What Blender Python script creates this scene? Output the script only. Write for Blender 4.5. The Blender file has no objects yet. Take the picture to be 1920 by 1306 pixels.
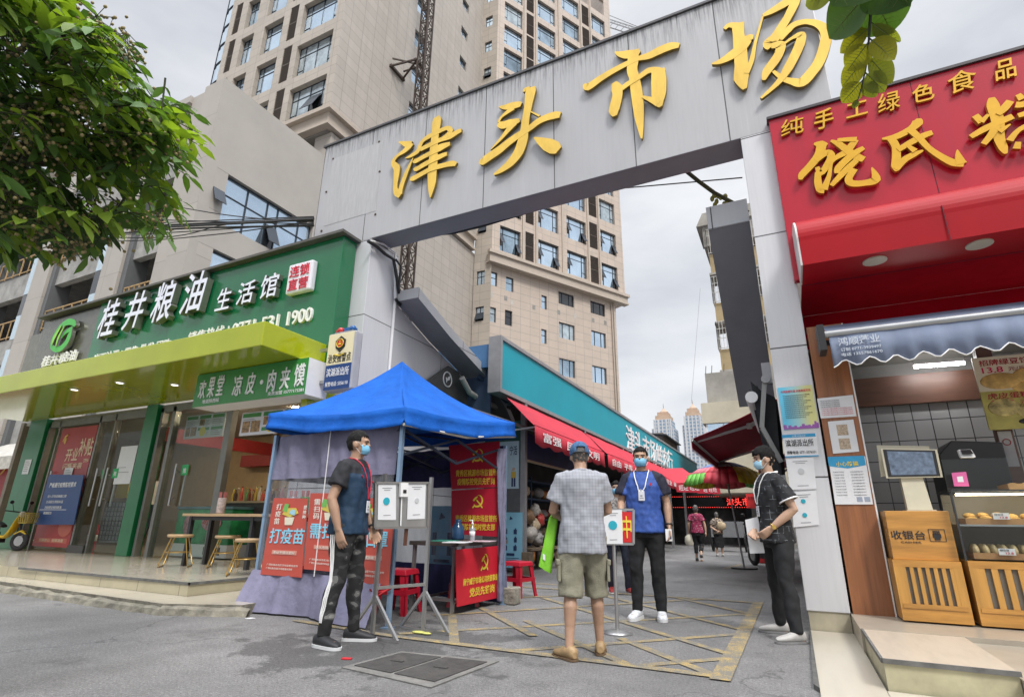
import bpy, bmesh, math, random
import numpy as np
from mathutils import Vector, Matrix, noise
random.seed(7)
R = math.radians
SC = bpy.context.scene
COL = SC.collection

# ------------------------------------------------------------------ camera, sky, sun, exposure
CAM_H, FPX, YAW, PITCH, ROLL = 0.95, 1017.2, 0.46416, 0.31225, 0.01312
def cam_axes():
    cy, sy = math.cos(YAW), math.sin(YAW)
    f = Vector((-sy*math.cos(PITCH), cy*math.cos(PITCH), math.sin(PITCH)))
    r0 = Vector((cy, sy, 0)); u0 = r0.cross(f)
    r = r0*math.cos(ROLL)+u0*math.sin(ROLL)
    return r, r.cross(f), f
CR, CU, CF = cam_axes()
CC = Vector((0, 0, CAM_H))
cd = bpy.data.cameras.new('camera'); cam = bpy.data.objects.new('camera', cd); COL.objects.link(cam)
cd.sensor_width = 36; cd.lens = FPX/1920*36; cd.clip_end = 4000; cd.clip_start = 0.05
cam.matrix_world = Matrix(((CR.x, CU.x, -CF.x, 0), (CR.y, CU.y, -CF.y, 0), (CR.z, CU.z, -CF.z, CAM_H), (0, 0, 0, 1)))
SC.camera = cam

SUN_EL, SUN_AZ = R(50), R(132)          # azimuth clockwise from +Y: behind the camera, to its right
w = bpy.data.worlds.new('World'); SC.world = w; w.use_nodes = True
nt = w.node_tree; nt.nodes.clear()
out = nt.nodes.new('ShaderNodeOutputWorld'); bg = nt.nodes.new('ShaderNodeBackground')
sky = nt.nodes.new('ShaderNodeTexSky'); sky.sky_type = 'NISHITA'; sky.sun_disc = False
sky.sun_elevation = SUN_EL; sky.sun_rotation = SUN_AZ; sky.air_density = 1.2; sky.dust_density = 3.0
tc = nt.nodes.new('ShaderNodeTexCoord')
mp = nt.nodes.new('ShaderNodeMapping'); mp.inputs['Scale'].default_value = (1.0, 1.0, 2.6)
nz = nt.nodes.new('ShaderNodeTexNoise'); nz.inputs['Scale'].default_value = 2.1; nz.inputs['Detail'].default_value = 7; nz.inputs['Roughness'].default_value = .52
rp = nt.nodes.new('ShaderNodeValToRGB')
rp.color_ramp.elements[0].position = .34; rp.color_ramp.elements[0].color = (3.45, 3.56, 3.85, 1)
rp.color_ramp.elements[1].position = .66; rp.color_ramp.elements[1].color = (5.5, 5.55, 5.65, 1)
# overcast deck, its overhead brightness pushed up out of view to light the ground
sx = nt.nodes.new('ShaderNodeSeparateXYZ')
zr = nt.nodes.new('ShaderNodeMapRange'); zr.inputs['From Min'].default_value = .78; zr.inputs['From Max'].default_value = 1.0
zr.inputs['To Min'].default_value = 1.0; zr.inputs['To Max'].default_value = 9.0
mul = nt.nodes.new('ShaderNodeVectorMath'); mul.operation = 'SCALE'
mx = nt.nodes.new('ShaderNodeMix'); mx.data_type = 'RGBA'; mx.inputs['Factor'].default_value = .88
L = nt.links.new
L(tc.outputs['Generated'], mp.inputs['Vector']); L(mp.outputs[0], nz.inputs['Vector']); L(nz.outputs['Fac'], rp.inputs['Fac'])
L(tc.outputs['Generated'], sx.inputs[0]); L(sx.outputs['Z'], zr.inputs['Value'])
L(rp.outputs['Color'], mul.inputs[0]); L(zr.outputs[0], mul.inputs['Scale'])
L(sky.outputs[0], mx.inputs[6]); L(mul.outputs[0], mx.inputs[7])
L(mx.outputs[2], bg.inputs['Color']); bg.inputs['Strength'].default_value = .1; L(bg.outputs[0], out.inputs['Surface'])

sd = bpy.data.lights.new('sun', 'SUN'); so = bpy.data.objects.new('sun', sd); COL.objects.link(so)
sd.energy = 1.5; sd.angle = R(14); sd.color = (1, .965, .92)
sdir = Vector((math.sin(SUN_AZ)*math.cos(SUN_EL), math.cos(SUN_AZ)*math.cos(SUN_EL), math.sin(SUN_EL)))
so.rotation_euler = sdir.to_track_quat('Z', 'Y').to_euler()
SC.view_settings.view_transform = 'Standard'; SC.view_settings.look = 'None'
SC.view_settings.exposure = 0.85; SC.view_settings.gamma = 1; SC.view_settings.use_curve_mapping = False
SC.cycles.max_bounces = 6; SC.cycles.diffuse_bounces = 3; SC.cycles.glossy_bounces = 3; SC.cycles.transmission_bounces = 4; SC.cycles.transparent_max_bounces = 10
SC.cycles.caustics_reflective = False; SC.cycles.caustics_refractive = False
SC.cycles.use_adaptive_sampling = True
SC.cycles.use_denoising = True

# ------------------------------------------------------------------ measuring helpers: a point of the photograph on a known plane of the place
def ray(x, y):
    return (CF*FPX + CR*(x-960) - CU*(y-653)).normalized()
def Zp(x, y, z=0.0):
    d = ray(x, y); return CC + d*((z-CAM_H)/d.z)
def Yp(x, y, Y):
    d = ray(x, y); return CC + d*(Y/d.y)
def Xp(x, y, X):
    d = ray(x, y); return CC + d*(X/d.x)
def Dp(x, y, dist):
    return CC + ray(x, y)*dist
def UP(x, y, g):
    n = Vector((g[0], g[1], 0)); d = ray(x, y); return CC + d*(n.dot(n)/n.dot(d))

# ------------------------------------------------------------------ materials
MATS = {}
def _nodes(name):
    m = bpy.data.materials.new(name); m.use_nodes = True; nt = m.node_tree
    return m, nt, nt.nodes['Principled BSDF']
def mat(name, col, rough=.6, metal=0.0, var=.06, vscale=6.0, bump=0.0, bscale=40.0, spec=None, emit=0, stretch=None, dirt=0, dirtcol=(.12, .11, .10), dscale=1.4, coat=0, alpha=1, trans=0, fine=0.0):
    """Principled material with a soft tonal variation, optional dirt patches and bump, all procedural."""
    if name in MATS: return MATS[name]
    m, nt, b = _nodes(name); N = nt.nodes.new; L = nt.links.new
    b.inputs['Roughness'].default_value = rough; b.inputs['Metallic'].default_value = metal
    if spec is not None: b.inputs['Specular IOR Level'].default_value = spec
    if coat: b.inputs['Coat Weight'].default_value = coat; b.inputs['Coat Roughness'].default_value = .05
    if alpha < 1: b.inputs['Alpha'].default_value = alpha
    if trans: b.inputs['Transmission Weight'].default_value = trans
    tc = N('ShaderNodeTexCoord'); mp = N('ShaderNodeMapping'); L(tc.outputs['Object'], mp.inputs['Vector'])
    if stretch: mp.inputs['Scale'].default_value = stretch
    nz = N('ShaderNodeTexNoise'); nz.inputs['Scale'].default_value = vscale; nz.inputs['Detail'].default_value = 6; nz.inputs['Roughness'].default_value = .62
    L(mp.outputs[0], nz.inputs['Vector'])
    mr = N('ShaderNodeMapRange'); mr.inputs['From Min'].default_value = .3; mr.inputs['From Max'].default_value = .7
    mr.inputs['To Min'].default_value = 1-var*1.6; mr.inputs['To Max'].default_value = 1+var
    L(nz.outputs['Fac'], mr.inputs['Value'])
    sc = N('ShaderNodeVectorMath'); sc.operation = 'SCALE'; sc.inputs[0].default_value = col; L(mr.outputs[0], sc.inputs['Scale'])
    last = sc.outputs[0]
    if fine:
        n4 = N('ShaderNodeTexNoise'); n4.inputs['Scale'].default_value = 180; n4.inputs['Detail'].default_value = 2; L(tc.outputs['Object'], n4.inputs['Vector'])
        m4 = N('ShaderNodeMapRange'); m4.inputs['From Min'].default_value = .3; m4.inputs['From Max'].default_value = .7; m4.inputs['To Min'].default_value = 1-fine; m4.inputs['To Max'].default_value = 1+fine
        L(n4.outputs['Fac'], m4.inputs['Value'])
        s4 = N('ShaderNodeVectorMath'); s4.operation = 'SCALE'; L(last, s4.inputs[0]); L(m4.outputs[0], s4.inputs['Scale']); last = s4.outputs[0]
    if dirt:
        n2 = N('ShaderNodeTexNoise'); n2.inputs['Scale'].default_value = dscale; n2.inputs['Detail'].default_value = 9; n2.inputs['Roughness'].default_value = .7
        L(mp.outputs[0], n2.inputs['Vector'])
        r2 = N('ShaderNodeMapRange'); r2.inputs['From Min'].default_value = .5; r2.inputs['From Max'].default_value = .75; r2.inputs['To Max'].default_value = dirt; r2.clamp = True
        L(n2.outputs['Fac'], r2.inputs['Value'])
        mx = N('ShaderNodeMix'); mx.data_type = 'RGBA'; L(r2.outputs[0], mx.inputs['Factor']); L(last, mx.inputs[6]); mx.inputs[7].default_value = (*dirtcol, 1)
        last = mx.outputs[2]
    L(last, b.inputs['Base Color'])
    if emit: L(last, b.inputs['Emission Color']); b.inputs['Emission Strength'].default_value = emit
    if bump:
        n3 = N('ShaderNodeTexNoise'); n3.inputs['Scale'].default_value = bscale; n3.inputs['Detail'].default_value = 5
        L(tc.outputs['Object'], n3.inputs['Vector'])
        bp = N('ShaderNodeBump'); bp.inputs['Strength'].default_value = bump; bp.inputs['Distance'].default_value = .02
        L(n3.outputs['Fac'], bp.inputs['Height']); L(bp.outputs[0], b.inputs['Normal'])
    MATS[name] = m; return m

def tile_mat(name, col, tw, th, joint, jcol, plane='XZ', rough=.5, var=.05, rot=0.0, mortar=.012, dirt=0.15, off=0.0, bumpy=.25, streak=0.0):
    """Slabs with thin joints, laid in a world plane (Brick Texture), slight tone change from slab to slab."""
    if name in MATS: return MATS[name]
    m, nt, b = _nodes(name); N = nt.nodes.new; L = nt.links.new
    b.inputs['Roughness'].default_value = rough
    tc = N('ShaderNodeTexCoord'); sp = N('ShaderNodeSeparateXYZ'); cb = N('ShaderNodeCombineXYZ')
    vr = N('ShaderNodeVectorRotate'); vr.rotation_type = 'Z_AXIS'; vr.inputs['Angle'].default_value = rot
    L(tc.outputs['Object'], vr.inputs['Vector']); L(vr.outputs[0], sp.inputs[0])
    L(sp.outputs[plane[0]], cb.inputs[0]); L(sp.outputs[plane[1]], cb.inputs[1])
    br = N('ShaderNodeTexBrick'); L(cb.outputs[0], br.inputs['Vector'])
    br.offset = off; br.squash = 1.0
    br.inputs['Scale'].default_value = 1.0; br.inputs['Brick Width'].default_value = tw; br.inputs['Row Height'].default_value = th
    br.inputs['Mortar Size'].default_value = mortar; br.inputs['Mortar Smooth'].default_value = .1
    c = Vector(col)
    br.inputs['Color1'].default_value = (*(c*(1+var)), 1); br.inputs['Color2'].default_value = (*(c*(1-var)), 1); br.inputs['Mortar'].default_value = (*jcol, 1)
    nz = N('ShaderNodeTexNoise'); nz.inputs['Scale'].default_value = .8; nz.inputs['Detail'].default_value = 8; nz.inputs['Roughness'].default_value = .65
    mp = N('ShaderNodeMapping'); L(tc.outputs['Object'], mp.inputs['Vector']); L(mp.outputs[0], nz.inputs['Vector'])
    if streak: mp.inputs['Scale'].default_value = (3, 3, .25)
    mr = N('ShaderNodeMapRange'); mr.inputs['From Min'].default_value = .35; mr.inputs['From Max'].default_value = .7; mr.inputs['To Min'].default_value = 1.0; mr.inputs['To Max'].default_value = 1-dirt
    L(nz.outputs['Fac'], mr.inputs['Value'])
    sc = N('ShaderNodeVectorMath'); sc.operation = 'SCALE'; L(br.outputs['Color'], sc.inputs[0]); L(mr.outputs[0], sc.inputs['Scale'])
    L(sc.outputs[0], b.inputs['Base Color'])
    if bumpy:
        bp = N('ShaderNodeBump'); bp.inputs['Strength'].default_value = bumpy; bp.inputs['Distance'].default_value = .01; bp.invert = True
        L(br.outputs['Fac'], bp.inputs['Height']); L(bp.outputs[0], b.inputs['Normal'])
    MATS[name] = m; return m

# ------------------------------------------------------------------ mesh builder
LOCAL = set()          # things whose parts are modelled in the thing's own frame
class MB:
    def __init__(s): s.v = []; s.f = []; s.m = []; s.sm = []
    def add(s, vs, fs, mi=0, smooth=False):
        o = len(s.v); s.v += [tuple(p) for p in vs]; s.f += [tuple(i+o for i in f) for f in fs]; s.m += [mi]*len(fs); s.sm += [smooth]*len(fs); return s
    def box(s, x0, y0, z0, x1, y1, z1, mi=0):
        if x0 > x1: x0, x1 = x1, x0
        if y0 > y1: y0, y1 = y1, y0
        if z0 > z1: z0, z1 = z1, z0
        vs = [(x0,y0,z0),(x1,y0,z0),(x1,y1,z0),(x0,y1,z0),(x0,y0,z1),(x1,y0,z1),(x1,y1,z1),(x0,y1,z1)]
        return s.add(vs, [(0,3,2,1),(4,5,6,7),(0,1,5,4),(1,2,6,5),(2,3,7,6),(3,0,4,7)], mi)
    def obox(s, c, ux, uy, uz, mi=0):
        """box from centre and three half-axes"""
        c, ux, uy, uz = map(Vector, (c, ux, uy, uz))
        if ux.cross(uy).dot(uz) < 0: uz = -uz
        vs = [c+ux*a+uy*b+uz*d for d in (-1,1) for a, b in ((-1,-1),(1,-1),(1,1),(-1,1))]
        return s.add(vs, [(0,3,2,1),(4,5,6,7),(0,1,5,4),(1,2,6,5),(2,3,7,6),(3,0,4,7)], mi)
    def bar(s, a, b, wdt, hgt=None, mi=0, up=(0,0,1)):
        a, b = Vector(a), Vector(b); d = (b-a); ln = d.length; d.normalize(); upv = Vector(up)
        if abs(d.dot(upv)) > .98: upv = Vector((0,1,0)) if abs(d.y) < .9 else Vector((1,0,0))
        x = d.cross(upv).normalized(); y = x.cross(d)
        return s.obox((a+b)/2, d*(ln/2), x*(wdt/2), y*((hgt or wdt)/2), mi)
    def prism(s, pts, d, mi=0):
        """planar polygon swept along d, capped; pts counter-clockwise seen from the side d points away from"""
        pts = [Vector(p) for p in pts]; d = Vector(d); n = len(pts)
        vs = pts+[p+d for p in pts]
        nrm = Vector((0,0,0))
        for i in range(n): nrm += (pts[i]-pts[0]).cross(pts[(i+1) % n]-pts[0])
        fl = nrm.dot(d) < 0
        fs = [tuple(reversed(range(n))), tuple(range(n, 2*n))]+[(i, (i+1) % n, n+(i+1) % n, n+i) for i in range(n)]
        if fl: fs = [tuple(reversed(f)) for f in fs]
        return s.add(vs, fs, mi)
    def quad(s, a, b, c, d, mi=0): return s.add([a,b,c,d], [(0,1,2,3)], mi)
    def sheet(s, a, b, c, d, th, mi=0):
        a, b, c, d = map(Vector, (a,b,c,d)); n = (b-a).cross(d-a).normalized()*th
        return s.prism([a,b,c,d], -n, mi)
    def tube(s, pts, r, seg=8, mi=0, caps=True, smooth=True):
        pts = [Vector(p) for p in pts]; n = len(pts); rs = r if isinstance(r, (list, tuple)) else [r]*n
        vs = []; fs = []; prev = None
        for i, p in enumerate(pts):
            d = (pts[min(i+1, n-1)]-pts[max(i-1, 0)]).normalized()
            if prev is None:
                x = d.orthogonal().normalized()
            else:
                x = (prev-d*prev.dot(d))
                x = x.normalized() if x.length > 1e-6 else d.orthogonal().normalized()
            prev = x; y = d.cross(x)
            for k in range(seg):
                a = 2*math.pi*k/seg; vs.append(p+(x*math.cos(a)+y*math.sin(a))*rs[i])
        for i in range(n-1):
            for k in range(seg):
                k2 = (k+1) % seg; fs.append((i*seg+k, i*seg+k2, (i+1)*seg+k2, (i+1)*seg+k))
        s.add(vs, fs, mi, smooth)
        if caps:
            s.add(vs[:seg], [tuple(reversed(range(seg)))], mi); s.add(vs[-seg:], [tuple(range(seg))], mi)
        return s
    def cyl(s, c, r, h, seg=20, mi=0, r2=None, axis=(0,0,1), smooth=True):
        c = Vector(c); a = Vector(axis).normalized()
        return s.tube([c, c+a*h], [r, r if r2 is None else r2], seg, mi, True, smooth)
    def lathe(s, c, prof, seg=18, mi=0, smooth=True, axis=None):
        c = Vector(c); vs = []; fs = []; n = len(prof)
        q = Vector((0,0,1)).rotation_difference(Vector(axis)) if axis else None
        for r, z in prof:
            for k in range(seg):
                a = 2*math.pi*k/seg; p = Vector((max(r, 1e-4)*math.cos(a), max(r, 1e-4)*math.sin(a), z))
                vs.append(c+(q @ p if q else p))
        for i in range(n-1):
            for k in range(seg):
                k2 = (k+1) % seg; fs.append((i*seg+k, i*seg+k2, (i+1)*seg+k2, (i+1)*seg+k))
        fs.append(tuple(reversed(range(seg)))); fs.append(tuple((n-1)*seg+k for k in range(seg)))
        return s.add(vs, fs, mi, smooth)
    def ell(s, c, rx, ry, rz, seg=14, rings=9, mi=0, rot=None):
        vs = []; fs = []; c = Vector(c)
        for i in range(rings+1):
            t = math.pi*i/rings; rr = max(math.sin(t), .001)
            for k in range(seg):
                a = 2*math.pi*k/seg; p = Vector((rx*rr*math.cos(a), ry*rr*math.sin(a), -rz*math.cos(t)))
                vs.append(c+(rot @ p if rot else p))
        for i in range(rings):
            for k in range(seg):
                k2 = (k+1) % seg; fs.append((i*seg+k, i*seg+k2, (i+1)*seg+k2, (i+1)*seg+k))
        return s.add(vs, fs, mi, True)
    def loft(s, rings, mi=0, caps=True, smooth=True, closed=True):
        n = len(rings[0]); vs = [p for r in rings for p in r]; fs = []
        for i in range(len(rings)-1):
            for k in range(n if closed else n-1):
                k2 = (k+1) % n; fs.append((i*n+k, i*n+k2, (i+1)*n+k2, (i+1)*n+k))
        s.add(vs, fs, mi, smooth)
        if caps: s.add(rings[0], [tuple(reversed(range(n)))], mi); s.add(rings[-1], [tuple(range(n))], mi)
        return s
    def holes(s, O, U, V, W, H, hs, depth, mi=0, rmi=None):
        """a wall face O + u*U + v*V (0..W, 0..H) with rectangular openings hs=(u0,v0,u1,v1) and reveals going back by depth (against U x V)"""
        O, U, V = Vector(O), Vector(U), Vector(V); Nn = U.cross(V)
        us = sorted({0.0, W, *[min(max(h[0], 0), W) for h in hs], *[min(max(h[2], 0), W) for h in hs]}); vs_ = sorted({0.0, H, *[min(max(h[1], 0), H) for h in hs], *[min(max(h[3], 0), H) for h in hs]})
        P = lambda u, v, d=0: O+U*u+V*v-Nn*d
        for j in range(len(vs_)-1):
            v0, v1 = vs_[j], vs_[j+1]; start = None
            for i in range(len(us)-1):
                um, vm = (us[i]+us[i+1])/2, (v0+v1)/2
                inside = any(h[0] < um < h[2] and h[1] < vm < h[3] for h in hs)
                if inside:
                    if start is not None: s.quad(P(start, v0), P(us[i], v0), P(us[i], v1), P(start, v1), mi); start = None
                elif start is None: start = us[i]
            if start is not None: s.quad(P(start, v0), P(W, v0), P(W, v1), P(start, v1), mi)
        r = mi if rmi is None else rmi
        for u0, v0, u1, v1 in hs:
            s.quad(P(u0,v0), P(u1,v0), P(u1,v0,depth), P(u0,v0,depth), r); s.quad(P(u1,v1), P(u0,v1), P(u0,v1,depth), P(u1,v1,depth), r)
            s.quad(P(u0,v1), P(u0,v0), P(u0,v0,depth), P(u0,v1,depth), r); s.quad(P(u1,v0), P(u1,v1), P(u1,v1,depth), P(u1,v0,depth), r)
        return s
    def build(s, name, mats, parent=None, bevel=0, at=None):
        me = bpy.data.meshes.new(name)
        o0 = Vector(at) if at is not None else Vector((0,0,0)); w0 = Vector((0,0,0)); q = parent
        while q is not None: w0 += q.location; q = q.parent          # things built in place: vertices relative to the parent's base
        q = parent
        while q is not None:
            if q.name in LOCAL: w0 = Vector((0,0,0))
            q = q.parent
        w0 += o0
        me.from_pydata([tuple(Vector(v)-w0) for v in s.v], [], s.f)
        if not isinstance(mats, (list, tuple)): mats = [mats]
        for m in mats: me.materials.append(m)
        me.polygons.foreach_set('material_index', s.m); me.polygons.foreach_set('use_smooth', s.sm); me.update()
        o = bpy.data.objects.new(name, me); COL.objects.link(o); o.location = o0
        if parent is not None: o.parent = parent
        if bevel:
            b = o.modifiers.new('bevel', 'BEVEL'); b.width = bevel; b.segments = 2; b.limit_method = 'ANGLE'; b.angle_limit = R(40)
        return o

def thing(name, label, cat, group=None, loc=(0,0,0), rz=0):
    o = bpy.data.objects.new(name, None); COL.objects.link(o); o.location = loc; o.rotation_euler = (0,0,rz); o.empty_display_size = .1
    return tag(o, label, cat, group)
def tag(o, label=None, cat=None, group=None, kind=None):
    if label: o['label'] = label
    if cat: o['category'] = cat
    if group: o['group'] = group
    if kind: o['kind'] = kind
    return o
def struct(o): o['kind'] = 'structure'; return o
def kids(o): return [c for c in bpy.data.objects if c.parent == o]
def dup(o, loc=None, rz=None, parent=None, label=None):
    c = o.copy(); COL.objects.link(c)
    if parent is not None: c.parent = parent
    if loc is not None: c.location = loc
    if rz is not None: c.rotation_euler = (0,0,rz)
    if label: c['label'] = label
    for k in list(o.children): dup(k, parent=c)
    return c

# ------------------------------------------------------------------ lettering
_tc = {}
def text_mesh(body, bold, ext, spacing=1.0):
    key = (body, bold, ext, spacing)
    if key in _tc: return _tc[key]
    cu = bpy.data.curves.new('lettering', 'FONT'); cu.body = body; cu.size = 1; cu.extrude = ext; cu.offset = bold; cu.resolution_u = 3; cu.space_character = spacing
    o = bpy.data.objects.new('lettering', cu); COL.objects.link(o)
    dg = bpy.context.evaluated_depsgraph_get(); dg.update()
    me = bpy.data.meshes.new_from_object(o.evaluated_get(dg))
    v = np.empty(len(me.vertices)*3); me.vertices.foreach_get('co', v); v = v.reshape(-1,3)
    fs = [tuple(p.vertices) for p in me.polygons]
    bpy.data.objects.remove(o); bpy.data.curves.remove(cu); bpy.data.meshes.remove(me)
    _tc[key] = (v, fs); return v, fs
def text(body, m, parent, O, U, V, Wd, Ht, depth=.004, bold=.012, name='lettering', shear=0.0, spacing=1.0, out=.002, keep=False):
    """lettering filling the box O + U*Wd, V*Ht; its back stands `out` off the surface along U x V"""
    O, U, V = Vector(O), Vector(U).normalized(), Vector(V).normalized(); Nn = U.cross(V)
    v, fs = text_mesh(body, min(bold, .011), .05, spacing)
    lo = v.min(0); hi = v.max(0); sx = Wd/(hi[0]-lo[0]); sy = Ht/(hi[1]-lo[1])
    if keep: sx = min(sx, sy*1.15); sy = min(sy, sx*1.15)
    b = MB()
    vv = [O+U*((p[0]-lo[0])*sx+(p[1]-lo[1])*sy*shear)+V*((p[1]-lo[1])*sy)+Nn*(out+(p[2]+.05)*10*depth) for p in v]
    b.add(vv, fs)
    return b.build(name, m, parent)
def stroke(b, pts, off, depth, U, V, Nn, O, mi=0):
    """one brush stroke: pts = (x, y, width) in plane units, drawn as a raised ribbon"""
    P = [Vector((p[0], p[1])) for p in pts]; W = [p[2] for p in pts]
    # Catmull-Rom refinement
    Q = []; QW = []
    n = len(P)
    for i in range(n-1):
        p0, p1, p2, p3 = P[max(i-1,0)], P[i], P[i+1], P[min(i+2,n-1)]
        for k in range(5):
            t = k/5
            Q.append(.5*((2*p1)+(-p0+p2)*t+(2*p0-5*p1+4*p2-p3)*t*t+(-p0+3*p1-3*p2+p3)*t**3)); QW.append(W[i]*(1-t)+W[i+1]*t)
    Q.append(P[-1]); QW.append(W[-1])
    lft = []; rgt = []
    for i, q in enumerate(Q):
        d = (Q[min(i+1,len(Q)-1)]-Q[max(i-1,0)]); d = d.normalized() if d.length > 1e-9 else Vector((1,0)); nn = Vector((-d.y, d.x))*QW[i]/2
        lft.append(q+nn); rgt.append(q-nn)
    m = len(Q)
    T = lambda q, z: O+U*q.x+V*q.y+Nn*z
    vs = [T(q, off) for q in lft]+[T(q, off) for q in rgt]+[T(q, off+depth) for q in lft]+[T(q, off+depth) for q in rgt]
    fs = []
    for i in range(m-1):
        fs += [(2*m+i, 3*m+i, 3*m+i+1, 2*m+i+1), (i, 2*m+i, 2*m+i+1, i+1), (m+i+1, 3*m+i+1, 3*m+i, m+i)]
    fs += [(0, m, 3*m, 2*m), (m-1, 3*m-1, 4*m-1, 2*m-1)]
    b.add(vs, fs, mi)
X1, Y1, Z1 = Vector((1,0,0)), Vector((0,1,0)), Vector((0,0,1))
# ================================================================== ground, gate, towers
def road_mat():
    m, nt, b = _nodes('asphalt'); N = nt.nodes.new; L = nt.links.new
    tc = N('ShaderNodeTexCoord')
    def noise_n(sc, det, ro, st=None):
        n = N('ShaderNodeTexNoise'); n.inputs['Scale'].default_value = sc; n.inputs['Detail'].default_value = det; n.inputs['Roughness'].default_value = ro
        if st:
            mp = N('ShaderNodeMapping'); mp.inputs['Scale'].default_value = st; L(tc.outputs['Object'], mp.inputs['Vector']); L(mp.outputs[0], n.inputs['Vector'])
        else: L(tc.outputs['Object'], n.inputs['Vector'])
        return n.outputs['Fac']
    def rng(v, a, b_, c, d):
        r = N('ShaderNodeMapRange'); r.inputs['From Min'].default_value = a; r.inputs['From Max'].default_value = b_; r.inputs['To Min'].default_value = c; r.inputs['To Max'].default_value = d; L(v, r.inputs['Value']); return r.outputs[0]
    def mul_(a, b_):
        x = N('ShaderNodeMath'); x.operation = 'MULTIPLY'; L(a, x.inputs[0]); L(b_, x.inputs[1]); return x.outputs[0]
    big = rng(noise_n(.55, 7, .6), .35, .68, .80, 1.12); mid = rng(noise_n(5, 6, .7), .3, .7, .86, 1.10)
    fine_n = noise_n(260, 2, .5); fine = rng(fine_n, .3, .7, .45, 1.5)
    vo = N('ShaderNodeTexVoronoi'); vo.inputs['Scale'].default_value = 120; L(tc.outputs['Object'], vo.inputs['Vector'])
    agg = rng(vo.outputs['Distance'], .0, .6, 1.22, .82)
    stain = rng(noise_n(.9, 9, .75, (1, 1, 1)), .56, .66, 1.0, .62)
    tyre = rng(noise_n(1.0, 4, .5, (1.1, .12, 1)), .5, .66, 1.0, .84)
    grit = mul_(rng(noise_n(48, 3, .7), .32, .68, .68, 1.34), rng(noise_n(95, 2, .6), .3, .7, .72, 1.3)); v = mul_(mul_(mul_(mul_(big, mid), mul_(fine, agg)), mul_(stain, tyre)), grit)
    sc = N('ShaderNodeVectorMath'); sc.operation = 'SCALE'; sc.inputs[0].default_value = (.19, .187, .185); L(v, sc.inputs['Scale'])
    # damp patch round the manhole and the stand, and hairline cracks
    sp = N('ShaderNodeVectorMath'); sp.operation = 'DISTANCE'; sp.inputs[1].default_value = (-3.0, 3.9, 0); L(tc.outputs['Object'], sp.inputs[0])
    ad = N('ShaderNodeMath'); ad.operation = 'ADD'; L(sp.outputs['Value'], ad.inputs[0]); L(rng(noise_n(1.6, 8, .7), .3, .7, -.9, .9), ad.inputs[1])
    wet = rng(ad.outputs[0], .75, 1.0, .5, 1.0)
    ck = N('ShaderNodeTexVoronoi'); ck.feature = 'DISTANCE_TO_EDGE'; ck.inputs['Scale'].default_value = .42; wv = N('ShaderNodeTexNoise'); wv.inputs['Scale'].default_value = 2.2; wv.inputs['Detail'].default_value = 6; L(tc.outputs['Object'], wv.inputs['Vector'])
    wa = N('ShaderNodeVectorMath'); wa.operation = 'SCALE'; wa.inputs['Scale'].default_value = .9; L(wv.outputs['Color'], wa.inputs[0]); wb_ = N('ShaderNodeVectorMath'); L(tc.outputs['Object'], wb_.inputs[0]); L(wa.outputs[0], wb_.inputs[1]); L(wb_.outputs[0], ck.inputs['Vector'])
    mx_c = N('ShaderNodeMath'); mx_c.operation = 'MAXIMUM'; L(rng(ck.outputs['Distance'], .0, .008, .5, 1.0), mx_c.inputs[0]); L(rng(noise_n(.7, 3, .5), .46, .54, .0, 1.0), mx_c.inputs[1]); wet = mul_(wet, mx_c.outputs[0])
    s2 = N('ShaderNodeVectorMath'); s2.operation = 'SCALE'; L(sc.outputs[0], s2.inputs[0]); L(wet, s2.inputs['Scale'])
    L(s2.outputs[0], b.inputs['Base Color'])
    L(rng(noise_n(.8, 6, .6), .3, .7, .62, .88), b.inputs['Roughness'])
    bp = N('ShaderNodeBump'); bp.inputs['Strength'].default_value = .35; bp.inputs['Distance'].default_value = .006; L(fine_n, bp.inputs['Height']); L(bp.outputs[0], b.inputs['Normal'])
    return m
ASPH = road_mat()
b = MB(); b.quad((-900,-300,0),(900,-300,0),(900,1500,0),(-900,1500,0)); struct(b.build('road', ASPH))

def paint_mat():
    m, nt, b = _nodes('worn_yellow_paint'); N = nt.nodes.new; L = nt.links.new
    tc = N('ShaderNodeTexCoord'); n = N('ShaderNodeTexNoise'); n.inputs['Scale'].default_value = 7; n.inputs['Detail'].default_value = 10; n.inputs['Roughness'].default_value = .75; L(tc.outputs['Object'], n.inputs['Vector'])
    n2 = N('ShaderNodeTexNoise'); n2.inputs['Scale'].default_value = 150; n2.inputs['Detail'].default_value = 3; L(tc.outputs['Object'], n2.inputs['Vector'])
    ad = N('ShaderNodeMath'); ad.operation = 'ADD'; L(n.outputs['Fac'], ad.inputs[0]); L(n2.outputs['Fac'], ad.inputs[1])
    r = N('ShaderNodeValToRGB'); L(ad.outputs[0], r.inputs['Fac'])
    e = r.color_ramp.elements; e[0].position = .74; e[0].color = (.44, .30, .085, 1); e[1].position = 1.03; e[1].color = (.15, .145, .13, 1)
    x = r.color_ramp.elements.new(.91); x.color = (.36, .265, .10, 1)
    mr = N('ShaderNodeMapRange'); mr.inputs['From Max'].default_value = 2; L(ad.outputs[0], mr.inputs['Value'])
    L(r.outputs[0], b.inputs['Base Color']); b.inputs['Roughness'].default_value = .75
    return m
YEL = paint_mat()
b = MB()
def line(a, c, wd, z=.004):
    a, c = Vector((*a, z)), Vector((*c, z)); d = (c-a).normalized(); n = Vector((-d.y, d.x, 0))*wd/2
    b.quad(a+n, a-n, c-n, c+n)
xl, xr, y0, y1 = -3.65, -.56, 4.28, 8.42
line((xr, y0-.1), (xr, y1+.05), .13, .010); line((xl+.3, y0), (xr, y0), .10, .008); line((xl-.3, y1), (xr, y1), .10, .008); line((-4.6, 4.42), (xl+.3, y0), .09, .008)
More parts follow.
